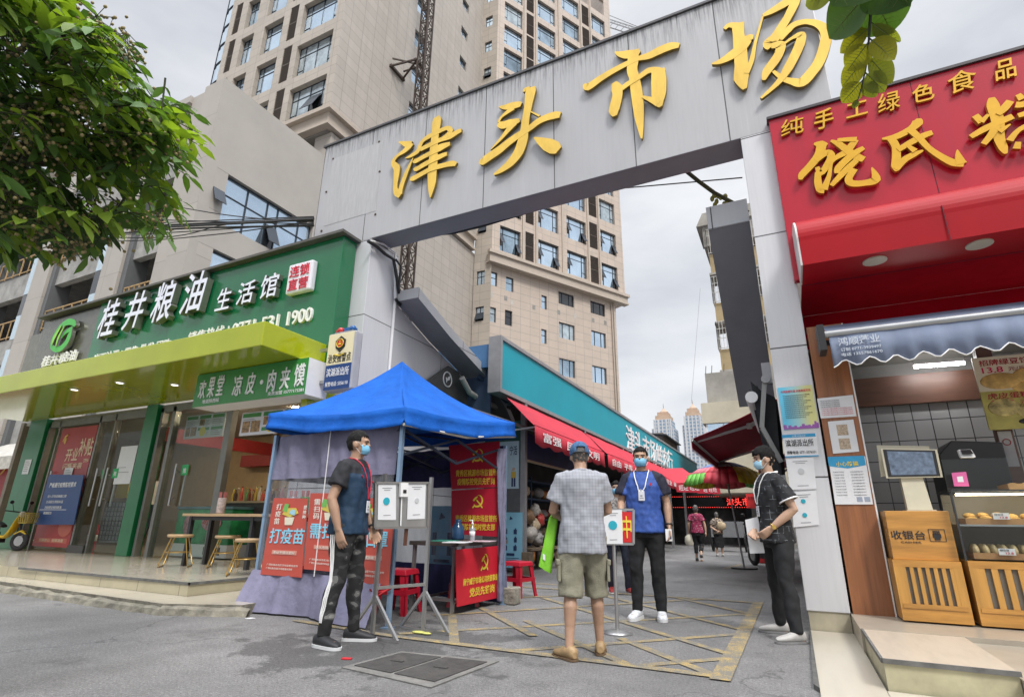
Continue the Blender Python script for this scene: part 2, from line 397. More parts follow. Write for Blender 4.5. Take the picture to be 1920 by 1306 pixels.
for k, (a, c) in enumerate([((-3.3,4.4),(-.56,7.4)),((-2.65,4.3),(-3.5,5.6)),((-2.1,4.3),(-.56,6.0)),((-1.15,4.28),(-.56,4.9)),((-3.6,5.4),(-1.3,8.4)),((-3.7,7.0),(-2.4,8.4)),
             ((-1.5,5.2),(-.56,4.25)),((-2.6,5.6),(-1.2,4.3)),((-3.2,7.4),(-.56,5.0)),((-2.9,8.4),(-.56,6.2)),((-1.6,8.4),(-.56,7.3)),((-3.5,6.2),(-2.2,4.9))]):
    line(a, c, .085, .004+.0004*k)
line((-1.62,14.6),(-1.4,16.6),.12); line((-5.2,9.2),(-3.3,9.0),.1)
struct(b.build('road_marking', YEL))

CONC = mat('concrete_patch', (.17,.165,.155), .85, var=.15, vscale=9, bump=.4, bscale=90, dirt=.5, dirtcol=(.07,.068,.065), dscale=3)
IRON = mat('cast_iron', (.075,.073,.07), .55, .3, var=.2, vscale=14, bump=.4, bscale=60, dirt=.5, dirtcol=(.14,.13,.11), dscale=5)
mh = thing('manhole_cover', 'dark rectangular drain cover with a worn frame set in the asphalt', 'drain cover', loc=(-2.5,3.5,0))
q = [Zp(*p) for p in ((640,1252),(752,1222),(936,1240),(808,1290))]
ctr = sum(q, Vector())/4
b = MB(); b.prism([p+Vector((0,0,.002)) for p in q], (0,0,.006)); b.build('frame', CONC, mh)
b = MB()
def qlerp(u, v): return q[0].lerp(q[1], u).lerp(q[3].lerp(q[2], u), v)
for (u0, u1, v0, v1) in ((.12,.9,.06,.48),(.12,.9,.52,.94)):
    b.prism([qlerp(u,v)+Vector((0,0,.006)) for u, v in ((u0,v0),(u1,v0),(u1,v1),(u0,v1))], (0,0,.008))
b.build('lid', IRON, mh)
b = MB()
for v in (.27,.73): c_ = qlerp(.5, v); b.box(c_.x-.05, c_.y-.015, .014, c_.x+.05, c_.y+.015, .02)
b.build('handle', IRON, mh)

# ---- the market gate
def alu_mat(name, col, tw, th, plane, off, topz=None):
    m, nt, b = _nodes(name); N = nt.nodes.new; L = nt.links.new
    tc = N('ShaderNodeTexCoord'); ge = N('ShaderNodeNewGeometry'); sp = N('ShaderNodeSeparateXYZ'); L(ge.outputs['Position'], sp.inputs[0])
    cb = N('ShaderNodeCombineXYZ'); L(sp.outputs[plane[0]], cb.inputs[0]); L(sp.outputs[plane[1]], cb.inputs[1])
    ad = N('ShaderNodeVectorMath'); ad.operation = 'ADD'; ad.inputs[1].default_value = off; L(cb.outputs[0], ad.inputs[0])
    br = N('ShaderNodeTexBrick'); br.offset = 0; L(ad.outputs[0], br.inputs['Vector']); br.inputs['Scale'].default_value = 1; br.inputs['Brick Width'].default_value = tw; br.inputs['Row Height'].default_value = th
    br.inputs['Mortar Size'].default_value = .008; br.inputs['Mortar Smooth'].default_value = 0
    c = Vector(col); br.inputs['Color1'].default_value = (*(c*1.03), 1); br.inputs['Color2'].default_value = (*(c*.96), 1); br.inputs['Mortar'].default_value = (.10,.10,.10,1)
    def nz(st, sc, det, ro=.6):
        mp = N('ShaderNodeMapping'); mp.inputs['Scale'].default_value = st; L(ge.outputs['Position'], mp.inputs['Vector']); n = N('ShaderNodeTexNoise'); n.inputs['Scale'].default_value = sc; n.inputs['Detail'].default_value = det; n.inputs['Roughness'].default_value = ro; L(mp.outputs[0], n.inputs['Vector']); return n.outputs['Fac']
    def rg(v, a, b_, c_, d):
        r = N('ShaderNodeMapRange'); r.inputs['From Min'].default_value = a; r.inputs['From Max'].default_value = b_; r.inputs['To Min'].default_value = c_; r.inputs['To Max'].default_value = d; L(v, r.inputs['Value']); return r.outputs[0]
    def ml(a, b_):
        x = N('ShaderNodeMath'); x.operation = 'MULTIPLY'; L(a, x.inputs[0]); L(b_, x.inputs[1]); return x.outputs[0]
    streak = nz((1,1,.03), 9, 6, .75); fine = nz((1,1,.05), 38, 5, .7); soft = nz((1,1,.5), 1.4, 4)
    light = rg(streak, .60, .74, 1.0, 1.13)
    dark = rg(fine, .45, .75, 1.01, .945)
    v = ml(ml(light, dark), rg(soft, .3, .7, .95, 1.03))
    if topz:      # rain grime running down from the top edge
        t = rg(sp.outputs['Z'], topz-1.0, topz, 0, 1); g = rg(fine, .42, .66, 0, .85)
        t2 = N('ShaderNodeMath'); t2.operation = 'POWER'; L(t, t2.inputs[0]); t2.inputs[1].default_value = 2.6
        one = N('ShaderNodeMath'); one.operation = 'SUBTRACT'; one.inputs[0].default_value = 1.0; L(ml(t2.outputs[0], g), one.inputs[1]); v = ml(v, one.outputs[0])
    sc = N('ShaderNodeVectorMath'); sc.operation = 'SCALE'; L(br.outputs['Color'], sc.inputs[0]); L(v, sc.inputs['Scale']); L(sc.outputs[0], b.inputs['Base Color'])
    b.inputs['Roughness'].default_value = .42; b.inputs['Metallic'].default_value = .15
    return m
GY = 6.43
ALB = alu_mat('gate_beam_panel', (.45,.45,.462), 1.215, 2.7, 'XZ', (7.41, -5.6, 0), 8.02)
ALP = alu_mat('gate_pier_panel', (.62,.625,.645), 1.3, 1.4, 'XZ', (7.0, -.04, 0))
ALS = alu_mat('gate_side_panel', (.50,.505,.52), 1.55, 1.4, 'YZ', (-5.65, -.04, 0))
SOFF = mat('gate_soffit', (.23,.23,.25), .5, .1, var=.06, vscale=2, dirt=.2, dirtcol=(.12,.12,.12))  # darker version of the panel grey: shade of the undersides put into the colour
GOLD = mat('gold_letter_face', (.90,.60,.11), .38, .25, var=.10, vscale=5, dirt=.30, dirtcol=(.48,.27,.045), dscale=2.4, stretch=(1,1,.35))
GOLDS = mat('gold_letter_edge', (.22,.15,.03), .5, .2, var=.1)
gate = thing('market_gate', 'grey panelled market gate spanning the lane with four large gold brush characters', 'gate', loc=(-3.5,GY,0))
b = MB(); b.box(-7.42,GY,5.66,1.05,GY+.45,8.02); 
for f in range(len(b.f)):
    pass
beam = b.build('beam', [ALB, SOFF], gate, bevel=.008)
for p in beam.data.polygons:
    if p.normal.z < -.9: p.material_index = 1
b = MB(); b.box(-7.46,GY-.03,8.02,1.08,GY+.48,8.06); b.build('coping', mat('dark_edge_trim', (.10,.10,.105), .5, .3), beam)
b = MB(); b.box(0.0,GY,.19,.365,GY+.45,5.66); b.build('pier', ALP, gate, bevel=.006)
b = MB(); b.box(-7.2,GY,0,-5.98,GY+.75,5.66); b.build('pier', [ALP], gate, bevel=.006)
PLIN = mat('beige_plinth_stone', (.42,.38,.28), .55, var=.12, vscale=5, dirt=.45, dirtcol=(.2,.18,.13), dscale=3)
b = MB(); b.box(.012,GY+.012,0,.36,GY+.44,.19); b.build('plinth', PLIN, gate)
# sloped side wings behind each pier: coping slab, underside with its shade in the colour
def wing(xa, xb, yz, th, name='wing_slab'):
    b = MB(); n = len(yz)
    lo = [(y, z) for y, z in yz]; hi = [(y, z+th) for y, z in yz]
    poly = lo+hi[::-1]
    pts = [(xa, y, z) for y, z in poly]
    b.prism(pts, (xb-xa,0,0))
    o = b.build(name, [ALS, SOFF], gate)
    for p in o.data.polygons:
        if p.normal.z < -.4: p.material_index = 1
    return o
LW = [(7.18,4.74),(8.3,4.33),(9.66,3.93),(10.72,3.37),(11.45,2.72)]
wing(-5.975, -5.47, LW, .20)
wing(-.56, -.03, [(7.16,4.86),(8.2,3.85),(9.32,2.78)], .30)
b = MB(); b.prism([(-5.98,7.18,0),(-5.98,11.4,0),(-5.98,11.4,2.70)]+[(-5.98,y,z-.012) for y, z in LW[::-1][1:]], (-.25,0,0)); b.build('side_wall', ALS, gate)
b = MB(); b.box(-.56,7.13,4.86,-.03,7.155,5.2); b.build('wing_cap', ALP, gate)
b = MB(); b.prism([(.03,6.9,.0),(.03,9.3,.0),(.03,9.3,2.78),(.03,7.16,4.9),(.03,6.9,5.2)], (.2,0,0)); b.build('side_wall', ALS, gate)
# fixing holes and the ghost of a removed plate at the left end of the beam
SCAR = mat('plate_scar', (.47,.47,.478), .5, .12, var=.08, vscale=30, stretch=(1,1,.1), dirt=.3, dirtcol=(.28,.28,.28), dscale=5)
p0, p1, p2, p3 = (Yp(*p, GY) for p in ((622,300),(712,262),(706,403),(610,432)))
b = MB(); b.box(min(p0.x,p3.x)+.03, GY-.004, p3.z+.1, p2.x-.02, GY+.01, p1.z-.06); b.build('panel_scar', SCAR, beam)
b = MB()
for p in ((625,298),(711,266),(712,322),(612,360),(704,402),(603,433)):
    c_ = Yp(*p, GY); b.cyl((c_.x, GY+.002, c_.z), .022, -.012, 10, axis=(0,1,0))
b.build('fixing', mat('rusty_bolt', (.09,.06,.045), .8, .3), beam)

def glyph(strokes, off, sc, Y, parent, depth, name, m=(GOLD, GOLDS), o0=.02):
    b = MB(); k = 0
    for st in strokes:
        pts = []
        for (x, y, wd) in st:
            px, py = off[0]+x/sc, off[1]+y/sc
            p = Yp(px, py, Y); e = Yp(px+1, py, Y)-p; g = Yp(px, py+1, Y)-p
            pts.append((p.x, p.z, wd/sc*(abs(e.x)+abs(g.z))/2*.97))
        stroke(b, pts, o0+.0016*k, depth, X1, Z1, -Y1, Vector((0,Y,0)), 0); k += 1
    o = b.build(name, list(m), parent)
    for p in o.data.polygons:
        if p.normal.y > -.7: p.material_index = 1
    return o
JIN = [[(232,438,12),(290,455,50),(350,470,85),(400,470,80)],[(405,455,70),(370,500,85),(310,560,65),(230,615,40),(175,670,48),(158,725,58),(205,790,88),(203,880,80),(190,1000,58),(188,1080,62),(215,1130,85),(255,1165,70)],
 [(250,1150,60),(265,1060,62),(320,900,58),(385,750,36),(428,655,8)],
 [(740,104,70),(748,150,118),(742,220,118),(728,350,100),(710,520,108),(702,700,122),(688,850,126),(683,1000,112),(672,1110,66),(664,1195,8)],
 [(325,662,8),(400,630,45),(490,570,62),(525,490,52),(560,430,50),(640,370,66),(760,310,60),(890,255,55),(935,300,70),(870,370,60),(770,430,45)],
 [(530,545,55),(640,490,62),(800,415,60),(930,370,75),(1030,310,68),(1085,288,48)],[(440,690,45),(470,700,62),(580,640,62),(700,580,66),(800,520,100),(930,468,48)],
 [(455,790,40),(480,810,60),(600,740,66),(780,650,72),(890,605,50)],[(395,940,40),(440,935,70),(560,870,64),(680,810,66),(850,760,66),(960,738,76),(1015,750,50)]]
TOU = [[(318,362,10),(390,365,60),(470,352,92),(560,335,75),(592,335,50)],[(500,375,60),(420,430,50),(350,490,30),(315,550,30)],[(310,570,50),(370,585,95),(450,565,100),(540,540,70),(575,525,45)],[(520,560,70),(440,640,66),(340,760,40),(218,890,6)],
 [(625,185,25),(640,155,40),(690,150,70)],[(712,130,100),(706,190,126),(682,340,96),(652,500,88),(634,640,98),(610,780,124),(560,920,130),(470,1040,110),(360,1130,72),(262,1188,22)],
 [(92,1020,40),(130,1025,100),(210,970,105),(330,890,104),(440,800,94),(560,715,88),(700,625,78),(800,548,84),(900,500,88),(1000,472,96),(1070,468,70)],[(705,425,14),(820,482,22)],[(750,742,6),(830,785,90),(920,830,155),(1000,870,160),(1050,900,90)]]
SHI = [[(468,210,10),(520,232,60),(600,240,105),(700,235,110),(745,240,80)],[(685,190,110),(678,320,124),(668,420,112),(690,500,106),(716,650,124),(736,800,124),(750,950,104),(766,1090,66),(780,1218,14)],
 [(112,585,30),(160,615,96),(300,520,84),(450,430,74),(600,352,68),(740,290,60),(860,258,92),(980,200,108),(1110,150,104),(1215,140,56)],[(460,568,50),(490,630,118),(500,700,112),(480,800,122),(460,890,118),(470,955,46)],
 [(550,640,60),(620,585,66),(770,492,66),(860,432,74),(960,425,70),(1030,450,66)],[(970,420,140),(978,550,166),(978,690,160),(975,780,130),(1000,850,36)],[(975,815,80),(890,770,62),(788,735,24)]]
CHANG = [[(245,385,40),(300,340,60),(400,350,90)],[(400,320,130),(408,450,118),(425,600,140),(440,800,142),(440,950,164),(480,1080,44)],[(100,788,16),(200,762,70),(330,690,118),(450,590,130),(520,500,110),(580,480,50)],
 [(500,900,60),(560,750,56),(600,560,34),(650,380,24),(690,240,20)],[(688,235,40),(780,190,76),(900,120,104),(1020,50,110),(1120,10,80)],[(1090,10,90),(1050,110,104),(980,250,96),(900,380,104),(840,480,120),(770,555,150),(800,590,120)],
 [(900,520,30),(980,410,80),(1060,340,80),(1200,310,70),(1340,345,90),(1420,440,118),(1400,600,122),(1340,770,124),(1250,900,126),(1140,1010,132),(1030,1000,84),(920,965,60),(810,880,34)],
 [(790,590,70),(890,580,110),(880,670,100),(820,770,112),(740,880,104),(700,985,36)],[(930,570,24),(1030,500,40),(1130,465,90),(1120,560,110),(1060,700,110),(980,850,108),(910,960,80),(850,1030,64),(760,1115,46),(668,1195,26)]]
for st, off, sc in ((JIN,(720,210),7.253),(TOU,(890,150),6.528),(SHI,(1080,70),6.218),(CHANG,(1320,0),6.219)):
    glyph(st, off, sc, GY, gate, .05, 'gold_character')

# ---- windows
FRAME = mat('window_frame_dark', (.035,.045,.06), .45, .4)
GLASS = mat('tower_glass', (.60,.74,.87), .04, .85, var=.12, vscale=.35); GLASS2 = mat('tower_glass_dim', (.40,.52,.62), .05, .8, var=.3, vscale=.5); GLASS3 = mat('tower_glass_curtain', (.50,.58,.62), .12, .5, var=.25, vscale=1.5); WR = random.Random(5)
DARKG = mat('dark_glass', (.03,.034,.04), .06, 0, var=.3, vscale=.6, spec=.8)
LOUV = mat('louvre_slats', (.13,.105,.09), .6, var=.1)
def window(parent, O, U, V, N, w, h, d, vert=(), trans=None, side=False, glass=None, fw=.05, opens=(), name='window'):
    """frame with mullions set `d` behind the wall face, its glazing as a child; opens: (u0,u1,v0,v1) top-hung sashes tilted out"""
    O, U, V, N = map(Vector, (O, U, V, N)); b = MB()
    P = lambda u, v, n: O+U*u+V*v+N*(n-d)
    def fb(u0, v0, u1, v1, t=.05): b.obox(P((u0+u1)/2, (v0+v1)/2, t/2), U*((u1-u0)/2), V*((v1-v0)/2), N*(t/2))
    fb(0, 0, w, fw); fb(0, h-fw, w, h); fb(0, fw, fw, h-fw); fb(w-fw, fw, w, h-fw)
    for x in vert: fb(x*w-fw/2, fw, x*w+fw/2, h-fw, .06)
    if trans: fb(fw, trans*h-fw/2, w-fw, trans*h+fw/2, .045)
    if side:
        fb(fw, .28*h-fw/2, vert[0]*w-fw/2, .28*h+fw/2, .045); fb(vert[-1]*w+fw/2, .28*h-fw/2, w-fw, .28*h+fw/2, .045)
    f = b.build(name, FRAME, parent)
    g = MB(); g.obox(P(w/2, h/2, .008), U*(w/2-.02), V*(h/2-.02), N*.006); g.build('pane', glass or WR.choice((GLASS, GLASS, GLASS, GLASS2, GLASS3)), f)
    if opens:
        for (u0, u1, v0, v1) in opens:
            s = MB(); top = P(u0*w, v1*h, .07); hh = (v1-v0)*h; a = .42
            dv = (-V*math.cos(a)+N*math.sin(a))*hh; s.sheet(top, top+U*((u1-u0)*w), top+U*((u1-u0)*w)+dv, top+dv, .03); s.build('open_sash', FRAME, f)
            hole = MB(); hole.obox(P((u0+u1)/2*w, (v0+v1)/2*h, .018), U*((u1-u0)*w/2), V*(hh/2), N*.004); hole.build('opening', DARKG, f)
    return f
def louvre(parent, O, U, V, N, w, h, d):
    O, U, V, N = map(Vector, (O, U, V, N)); b = MB(); n = int(h/.17)
    for i in range(n):
        c = O+U*(w/2)+V*((i+.5)*h/n)-N*(d-.05); b.obox(c, U*(w/2-.02), (V*.045+N*.05), (N*.045-V*.05).normalized()*.008)
    b.obox(O+U*(w/2)+V*(h/2)-N*(d-.0), U*(w/2), V*(h/2), N*.006)
    b.obox(O+U*(w/2)+V*(h/2)-N*(d-.07), U*(w/2-.01), V*.03, N*.02)
    return b.build('louvre', LOUV, parent)

TJ = (.25,.225,.20)
TWA = tile_mat('tower_cladding_front', (.455,.405,.345), 1.15, .76, 0, TJ, 'XZ', mortar=.014, dirt=.10)
TWB = tile_mat('tower_cladding_side', (.435,.395,.35), 1.15, .76, 0, TJ, 'YZ', mortar=.014, dirt=.12, streak=1)
TWC = tile_mat('tower_cladding_wing', (.52,.435,.365), 1.1, .76, 0, TJ, 'YZ', rot=R(29), mortar=.014, dirt=.10)
TRIM = mat('tower_trim_stone', (.46,.395,.33), .6, var=.05, vscale=2)
tower = thing('residential_tower', 'tall beige tiled tower block with louvres and blue windows rising behind the gate', 'tower block', loc=(-26,30,0))
TY, TX = 20.0, -23.25; ZT = 76
rows = [26.2+3.85*k for k in range(13)]
U, V, N = X1, Z1, -Y1; O = Vector((-36.2,TY,26.0)); W = 36.2+TX
cols = [(-27.35,-23.95,'big'),(-28.75,-27.9,'lv'),(-31.5,-29.4,'mid'),(-34.1,-32.65,'small'),(-35.6,-34.85,'lv')]
hs = []
for z in rows:
    if z+3 > ZT: break
    for x0, x1, kd in cols: hs.append((x0+36.2, z-26.0+(.15 if kd == 'lv' else .06), x1+36.2, z-26.0+(3.35 if kd == 'lv' else 2.92)))
b = MB(); b.holes(O, U, V, W, ZT-26, hs, .45)
# right-hand wall of the block
O2 = Vector((TX,TY,26.0)); U2 = Y1; N2 = X1; W2 = 18.5
hs2 = []; r2 = [31.2+3.72*k for k in range(11)]
for z in r2: hs2 += [(7.6, z-26, 9.3, z-26+1.7)]
r3 = [39.15+3.7*k for k in range(9)]
for z in r3: hs2 += [(14.4, z-26, 15.6, z-26+1.15)]
side = MB(); side.holes(O2, U2, Z1, W2, ZT-26, hs2, .3)
b.quad((-36.2,TY,ZT),(TX,TY,ZT),(TX,38.5,ZT),(-36.2,38.5,ZT))
b.build('front_wall', TWA, tower); side.build('side_wall', TWB, tower)
vis = lambda z: 24 < z < 58
ko = 0
for z in rows:
    if not (25 < z < 52): continue
    for x0, x1, kd in cols:
        o = (x0, TY, z+.06); h = 2.86
        if kd == 'lv': louvre(tower, (x0,TY,z+.15), U, V, N, x1-x0, 3.2, .12)
        elif kd == 'big':
            window(tower, o, U, V, N, x1-x0, h, .38, (.17,.5,.83), .72, True, opens=((.5,.83,.05,.62),) if z < 27 else ())
        elif kd == 'mid': window(tower, o, U, V, N, x1-x0, h, .38, (.22,.78), .72, True)
        else: window(tower, o, U, V, N, x1-x0, h, .38, (.35,), .72)
for z in r2:
    if z < 56: window(tower, (TX,TY+7.6,z), U2, V, N2, 1.7, 1.7, .25, (.5,), .7)
for z in r3:
    if z < 60: window(tower, (TX,TY+14.4,z), U2, V, N2, 1.2, 1.15, .25, (.5,), None)
# cornice bands under the block and the recessed base
b = MB()
b.box(-36.2,TY-.35,25.75,TX+.35,TY,26.05); b.box(TX,TY,25.75,TX+.35,38.3,26.05)
b.box(-36.2,TY-.05,24.9,TX+.05,TY+.3,25.75); b.box(TX-.3,TY+.3,24.9,TX+.05,38.3,25.75)
b.box(-36.2,TY-.2,24.72,TX+.2,TY+.3,24.9); b.box(TX-.3,TY+.3,24.72,TX+.2,38.3,24.9)
b.build('cornice', TRIM, tower)
b = MB(); b.box(-36.2,TY+.3,24.60,TX-.3,38.2,24.72); b.build('soffit', mat('tower_soffit', (.25,.235,.215), .7), tower)
b = MB(); b.box(TX-1.5,TY+.5,0,TX-.1,38.7,24.6)
b.build('side_wall', TWB, tower)
b = MB(); b.box(-36,TY+3.5,0,TX-1.5,TY+4,24.6); b.build('base_wall', mat('raw_concrete_dark', (.13,.125,.115), .85, var=.2, vscale=1.5), tower)
for z in (19.4,22.9):
    b = MB(); b.box(-36,TY+.8,z,TX-1.5,TY+1.0,z+.25); b.build('slab_edge', TRIM, tower)
# curved glazed corner
b = MB(); fr = MB(); cx, cy, rad = -36.4, TY+3.2, 3.0; arc = [R(a) for a in range(-84, -190, -10)]
for i in range(len(arc)-1):
    a0, a1 = arc[i], arc[i+1]; p0 = (cx+rad*math.cos(a0), cy+rad*math.sin(a0)); p1 = (cx+rad*math.cos(a1), cy+rad*math.sin(a1))
    b.add([(*p1,24),(*p0,24),(*p0,ZT),(*p1,ZT)], [(0,1,2,3)], 0, True)
z = 24.2
while z < ZT:
    fr.tube([(cx+(rad+.03)*math.cos(a), cy+(rad+.03)*math.sin(a), z) for a in arc], .05, 6); z += 1.95
for i in range(0, len(arc), 4): fr.bar((cx+(rad+.03)*math.cos(arc[i]), cy+(rad+.03)*math.sin(arc[i]), 24), (cx+(rad+.03)*math.cos(arc[i]), cy+(rad+.03)*math.sin(arc[i]), ZT), .08)
cg = b.build('curved_glazing', GLASS, tower); fr.build('mullion', FRAME, cg)
b = MB(); b.box(-38.5,TY+3.4,24,-36.2,38,ZT); b.build('rear_wall', TWA, tower)
# recess wall facing the camera and the splayed wing
S = Vector((-21.45,38.5,0)); dW = Vector((math.sin(R(29)),math.cos(R(29)),0)); nW = Vector((dW.y,-dW.x,0))
hs = []; r4 = [17.8,21.3,26.5,30.2]+[34.1+3.45*k for k in range(9)]
for z in r4: hs.append((.3,z,1.15,z+1.35))
b = MB(); b.holes((TX,38.5,0), X1, Z1, 1.8, ZT, hs, .25); b.build('recess_wall', TWA, tower)
for i, z in enumerate(r4):
    if z < 58: window(tower, (TX+.3,38.5,z), X1, Z1, -Y1, .85, 1.35, .2, (.5,), .6, opens=((0,1,.05,.55),) if i in (0,2,7) else ())
wr = [24.75,28.75,32.6,36.2,39.6,42.8,45.95,49.1,52.35,55.8,59.4,63,66.6,70.2]
wc = [(.85,3.2,0),(5.3,7.85,0),(8.95,11.6,0),(13.65,16.0,0)]; wl = [(3.75,4.75),(12.1,13.25)]
hs = []
for z in wr:
    for a, c, _ in wc: hs.append((a, z-23.35, c, z-23.35+2.6))
    for a, c in wl: hs.append((a, z-23.35-.1, c, z-23.35+2.95))
Ow = S+Vector((0,0,23.35))
b = MB(); b.holes(Ow, dW, Z1, 17.0, ZT-23.35, hs, .35)
e = S+dW*17; b.quad(e+Vector((0,0,23.35)), e+Vector((0,0,23.35))-nW*8, e+Vector((0,0,ZT))-nW*8, e+Vector((0,0,ZT)))
b.build('wing_wall', TWC, tower)
rnd = random.Random(3)
for ri, z in enumerate(wr):
    if z > 62: break
    for ci, (a, c, _) in enumerate(wc):
        op = ()
        if ri < 2 : op = ((.02,.2,.28,.68),(.8,.98,.05,.5)) if (ci+ri) % 3 != 2 else ((.02,.2,.3,.7),)
        elif ri == 8 and ci == 2: op = ((.72,.98,.1,.8),)
        window(tower, Ow+dW*a+Vector((0,0,z-23.35)), dW, Z1, nW, c-a, 2.6, .3, (.2,.8), .74, True, opens=op)
    for a, c in wl: louvre(tower, Ow+dW*a+Vector((0,0,z-23.45)), dW, Z1, nW, c-a, 3.05, .12)
b = MB()
def wb(d0, d1, n0, n1, z0, z1): b.obox(S+dW*((d0+d1)/2)+nW*((n0+n1)/2)+Vector((0,0,(z0+z1)/2)), dW*((d1-d0)/2), nW*((n1-n0)/2), Z1*((z1-z0)/2))
wb(-.45,17.3,0,.4,24.1,24.4); wb(-.3,17.15,-.4,.2,23.45,24.1); wb(-.35,17.2,-.4,.3,23.25,23.45); 
for d0 in (3.35,4.95,8.25,11.75,13.35): wb(d0,d0+.22,0,.12,24.4,ZT)
b.build('cornice', TRIM, tower)
low = [(.1,21.3,.95,22.65),(1.9,21.2,2.75,22.6),(6.0,20.4,6.65,21.8),(8.1,21.45,10.1,22.75),(12.3,21.45,14.35,22.8),(.05,17.8,.9,19.2),(1.85,17.85,2.65,19.3),(5.95,16.95,6.6,18.35),(8.1,17.95,10.1,19.55),(12.3,18.0,14.3,19.6),(8.05,14.2,10.05,15.9),(12.25,14.2,14.2,15.9),(8.05,10.6,10.05,12.2),(12.2,10.4,14.2,12.1)]
Ol = S-nW*.45
b = MB(); b.holes(Ol, dW, Z1, 15.9, 23.3, low, .25); e = Ol+dW*15.9; b.quad(e, e-nW*8, e-nW*8+Vector((0,0,23.3)), e+Vector((0,0,23.3))); b.build('lower_wall', TWC, tower)
for i, (a, z0, c, z1) in enumerate(low):
    wide = c-a > 1.2
    window(tower, Ol+dW*a+Vector((0,0,z0)), dW, Z1, nW, c-a, z1-z0, .2, (.28,.72) if wide else (), None if wide else .6, glass=DARKG if i in (3,4,6) else None)
PATCH = mat('render_patch', (.28,.27,.25), .8, var=.15, vscale=4); PATCHL = mat('pale_patch', (.5,.47,.43), .8, var=.1, vscale=4)
b = MB(); b2 = MB()
for i, (d_, z_) in enumerate(((.4,20.4),(1.9,20.4),(5.1,20.3),(8.1,20.5),(10.2,20.6),(12.6,20.7),(14.3,20.8),(2.6,20.2))):
    (b2 if i % 4 == 0 or i == 7 else b).obox(Ol+dW*d_+nW*.006+Vector((0,0,z_)), dW*.17, nW*.005, Z1*.23)
b.build('render_patch', PATCH, tower); b2.build('render_patch', PATCHL, tower)
b = MB()
for dd in (15.2,15.5): b.tube([Ol+dW*dd+nW*.12, Ol+dW*dd+nW*.12+Vector((0,0,23.2))], .07, 8)
b.build('drain_pipe', TRIM, tower)

# ---- the lower commercial block left of the tower
POD = tile_mat('podium_cladding', (.415,.385,.345), 30, 2.15, 0, (.26,.24,.215), 'XZ', mortar=.012, dirt=.10)
PODS = mat('podium_render', (.39,.365,.33), .65, var=.05, vscale=.6, dirt=.18, dirtcol=(.33,.305,.27), dscale=.5)
RAW = mat('raw_concrete', (.33,.325,.31), .85, var=.22, vscale=1.8, dirt=.5, dirtcol=(.2,.195,.185), dscale=2.5)
INT = mat('dim_interior', (.10,.092,.082), .9, var=.2, vscale=.8)
pod = thing('commercial_block', 'beige block under construction with ribbon windows, bare balconies and rails', 'building', loc=(-25,14,0))
PX, PY = -19.5, 11.09
w1 = (.45,12.5-0,5.75,14.85)
hs = [(.47,12.5,5.7,14.8),(.36,8.4,2.6,11.3)]
b = MB(); b.holes((PX,PY,0), Y1, Z1, 9.5, 19.02, hs, .3); b.build('side_wall', PODS, pod)
window(pod, (PX,PY+.47,12.5), Y1, Z1, X1, 5.23, 2.3, .22, (.1,.32,.52,.63,.86), .62, glass=GLASS, opens=((.0,.1,.28,.72),(.52,.63,.05,.5)))
window(pod, (PX,PY+.36,8.4), Y1, Z1, X1, 2.24, 2.9, .22, (.3,.8), .6, glass=GLASS, opens=((0,.3,0,.55),))
# front: framed piers with grooves, open floors between
b = MB()
b.box(-20.75,PY,0,PX-.006,PY+1.0,19.01); b.box(-21.85,PY+.18,0,-20.9,PY+1.0,19.02); b.box(-20.9,PY+.1,0,-20.75,PY+.9,19.0)
b.box(-60,PY+.05,18.7,-21.85,PY+.9,19.05); b.box(-60,PY+.05,16.95,-21.85,PY+.9,17.6)
cols_ = []
x = -23.85
for k in range(9):
    b.box(x-1.55,PY,0,x-.12,PY+.95,17.0); cols_.append(x); x -= 6.15
b.build('pier', POD, pod)
b = MB(); 
for k, x in enumerate(cols_): b.box(x-.12,PY+.12,0,x+.22,PY+.9,17.0); 
b.build('pipe_chase', mat('grey_channel', (.12,.125,.13), .5), pod)
blu = mat('pale_blue_glass', (.52,.64,.72), .12, .3, var=.06)
for k, x in enumerate(cols_[:7]):
    g = MB()
    for z0, z1 in ((7.0,8.4),(8.9,10.1),(11.2,14.2)): g.box(x-2.12,PY+.05,z0,x-1.6,PY+.09,z1)
    f = g.build('side_glazing', blu, pod)
    g = MB(); g.box(x-2.14,PY+.06,10.12,x-1.6,PY+.1,11.18); g.build('dark_light', DARKG, f)
b = MB(); fl = MB()
for z in (7.8,11.35,14.95):
    b.box(-60,PY+.25,z,-21.85,PY+.55,z+1.25)
    fl.box(-60,PY+.55,z+.95,-21.85,PY+9,z+1.2)
b.build('beam', RAW, pod); fl.build('floor_slab', RAW, pod)
b = MB(); b.box(-60,PY+7.5,0,-20.6,PY+7.7,18.5); b.build('inner_wall', INT, pod)
b = MB(); b.box(-60,PY+.3,0,-21.9,PY+1.2,7.2); b.build('lower_wall', RAW, pod)
RAIL = mat('site_rail', (.45,.30,.14), .6, var=.2)
for k, x in enumerate(cols_[:7]):
    for z in (9.05,12.6):
        r = MB(); xa, xb = (x+.25, x+4.0) if k else (x+.25, x+2.0)
        r.bar((xa,PY+.2,z+.95),(xb,PY+.2,z+.95),.05); r.bar((xa,PY+.2,z+.1),(xb,PY+.2,z+.1),.04)
        for i in range(6): xx = xa+(xb-xa)*i/5; r.bar((xx,PY+.2,z),(xx,PY+.2,z+.95),.05 if i % 2 else .035)
        r.build('railing', RAIL, pod)

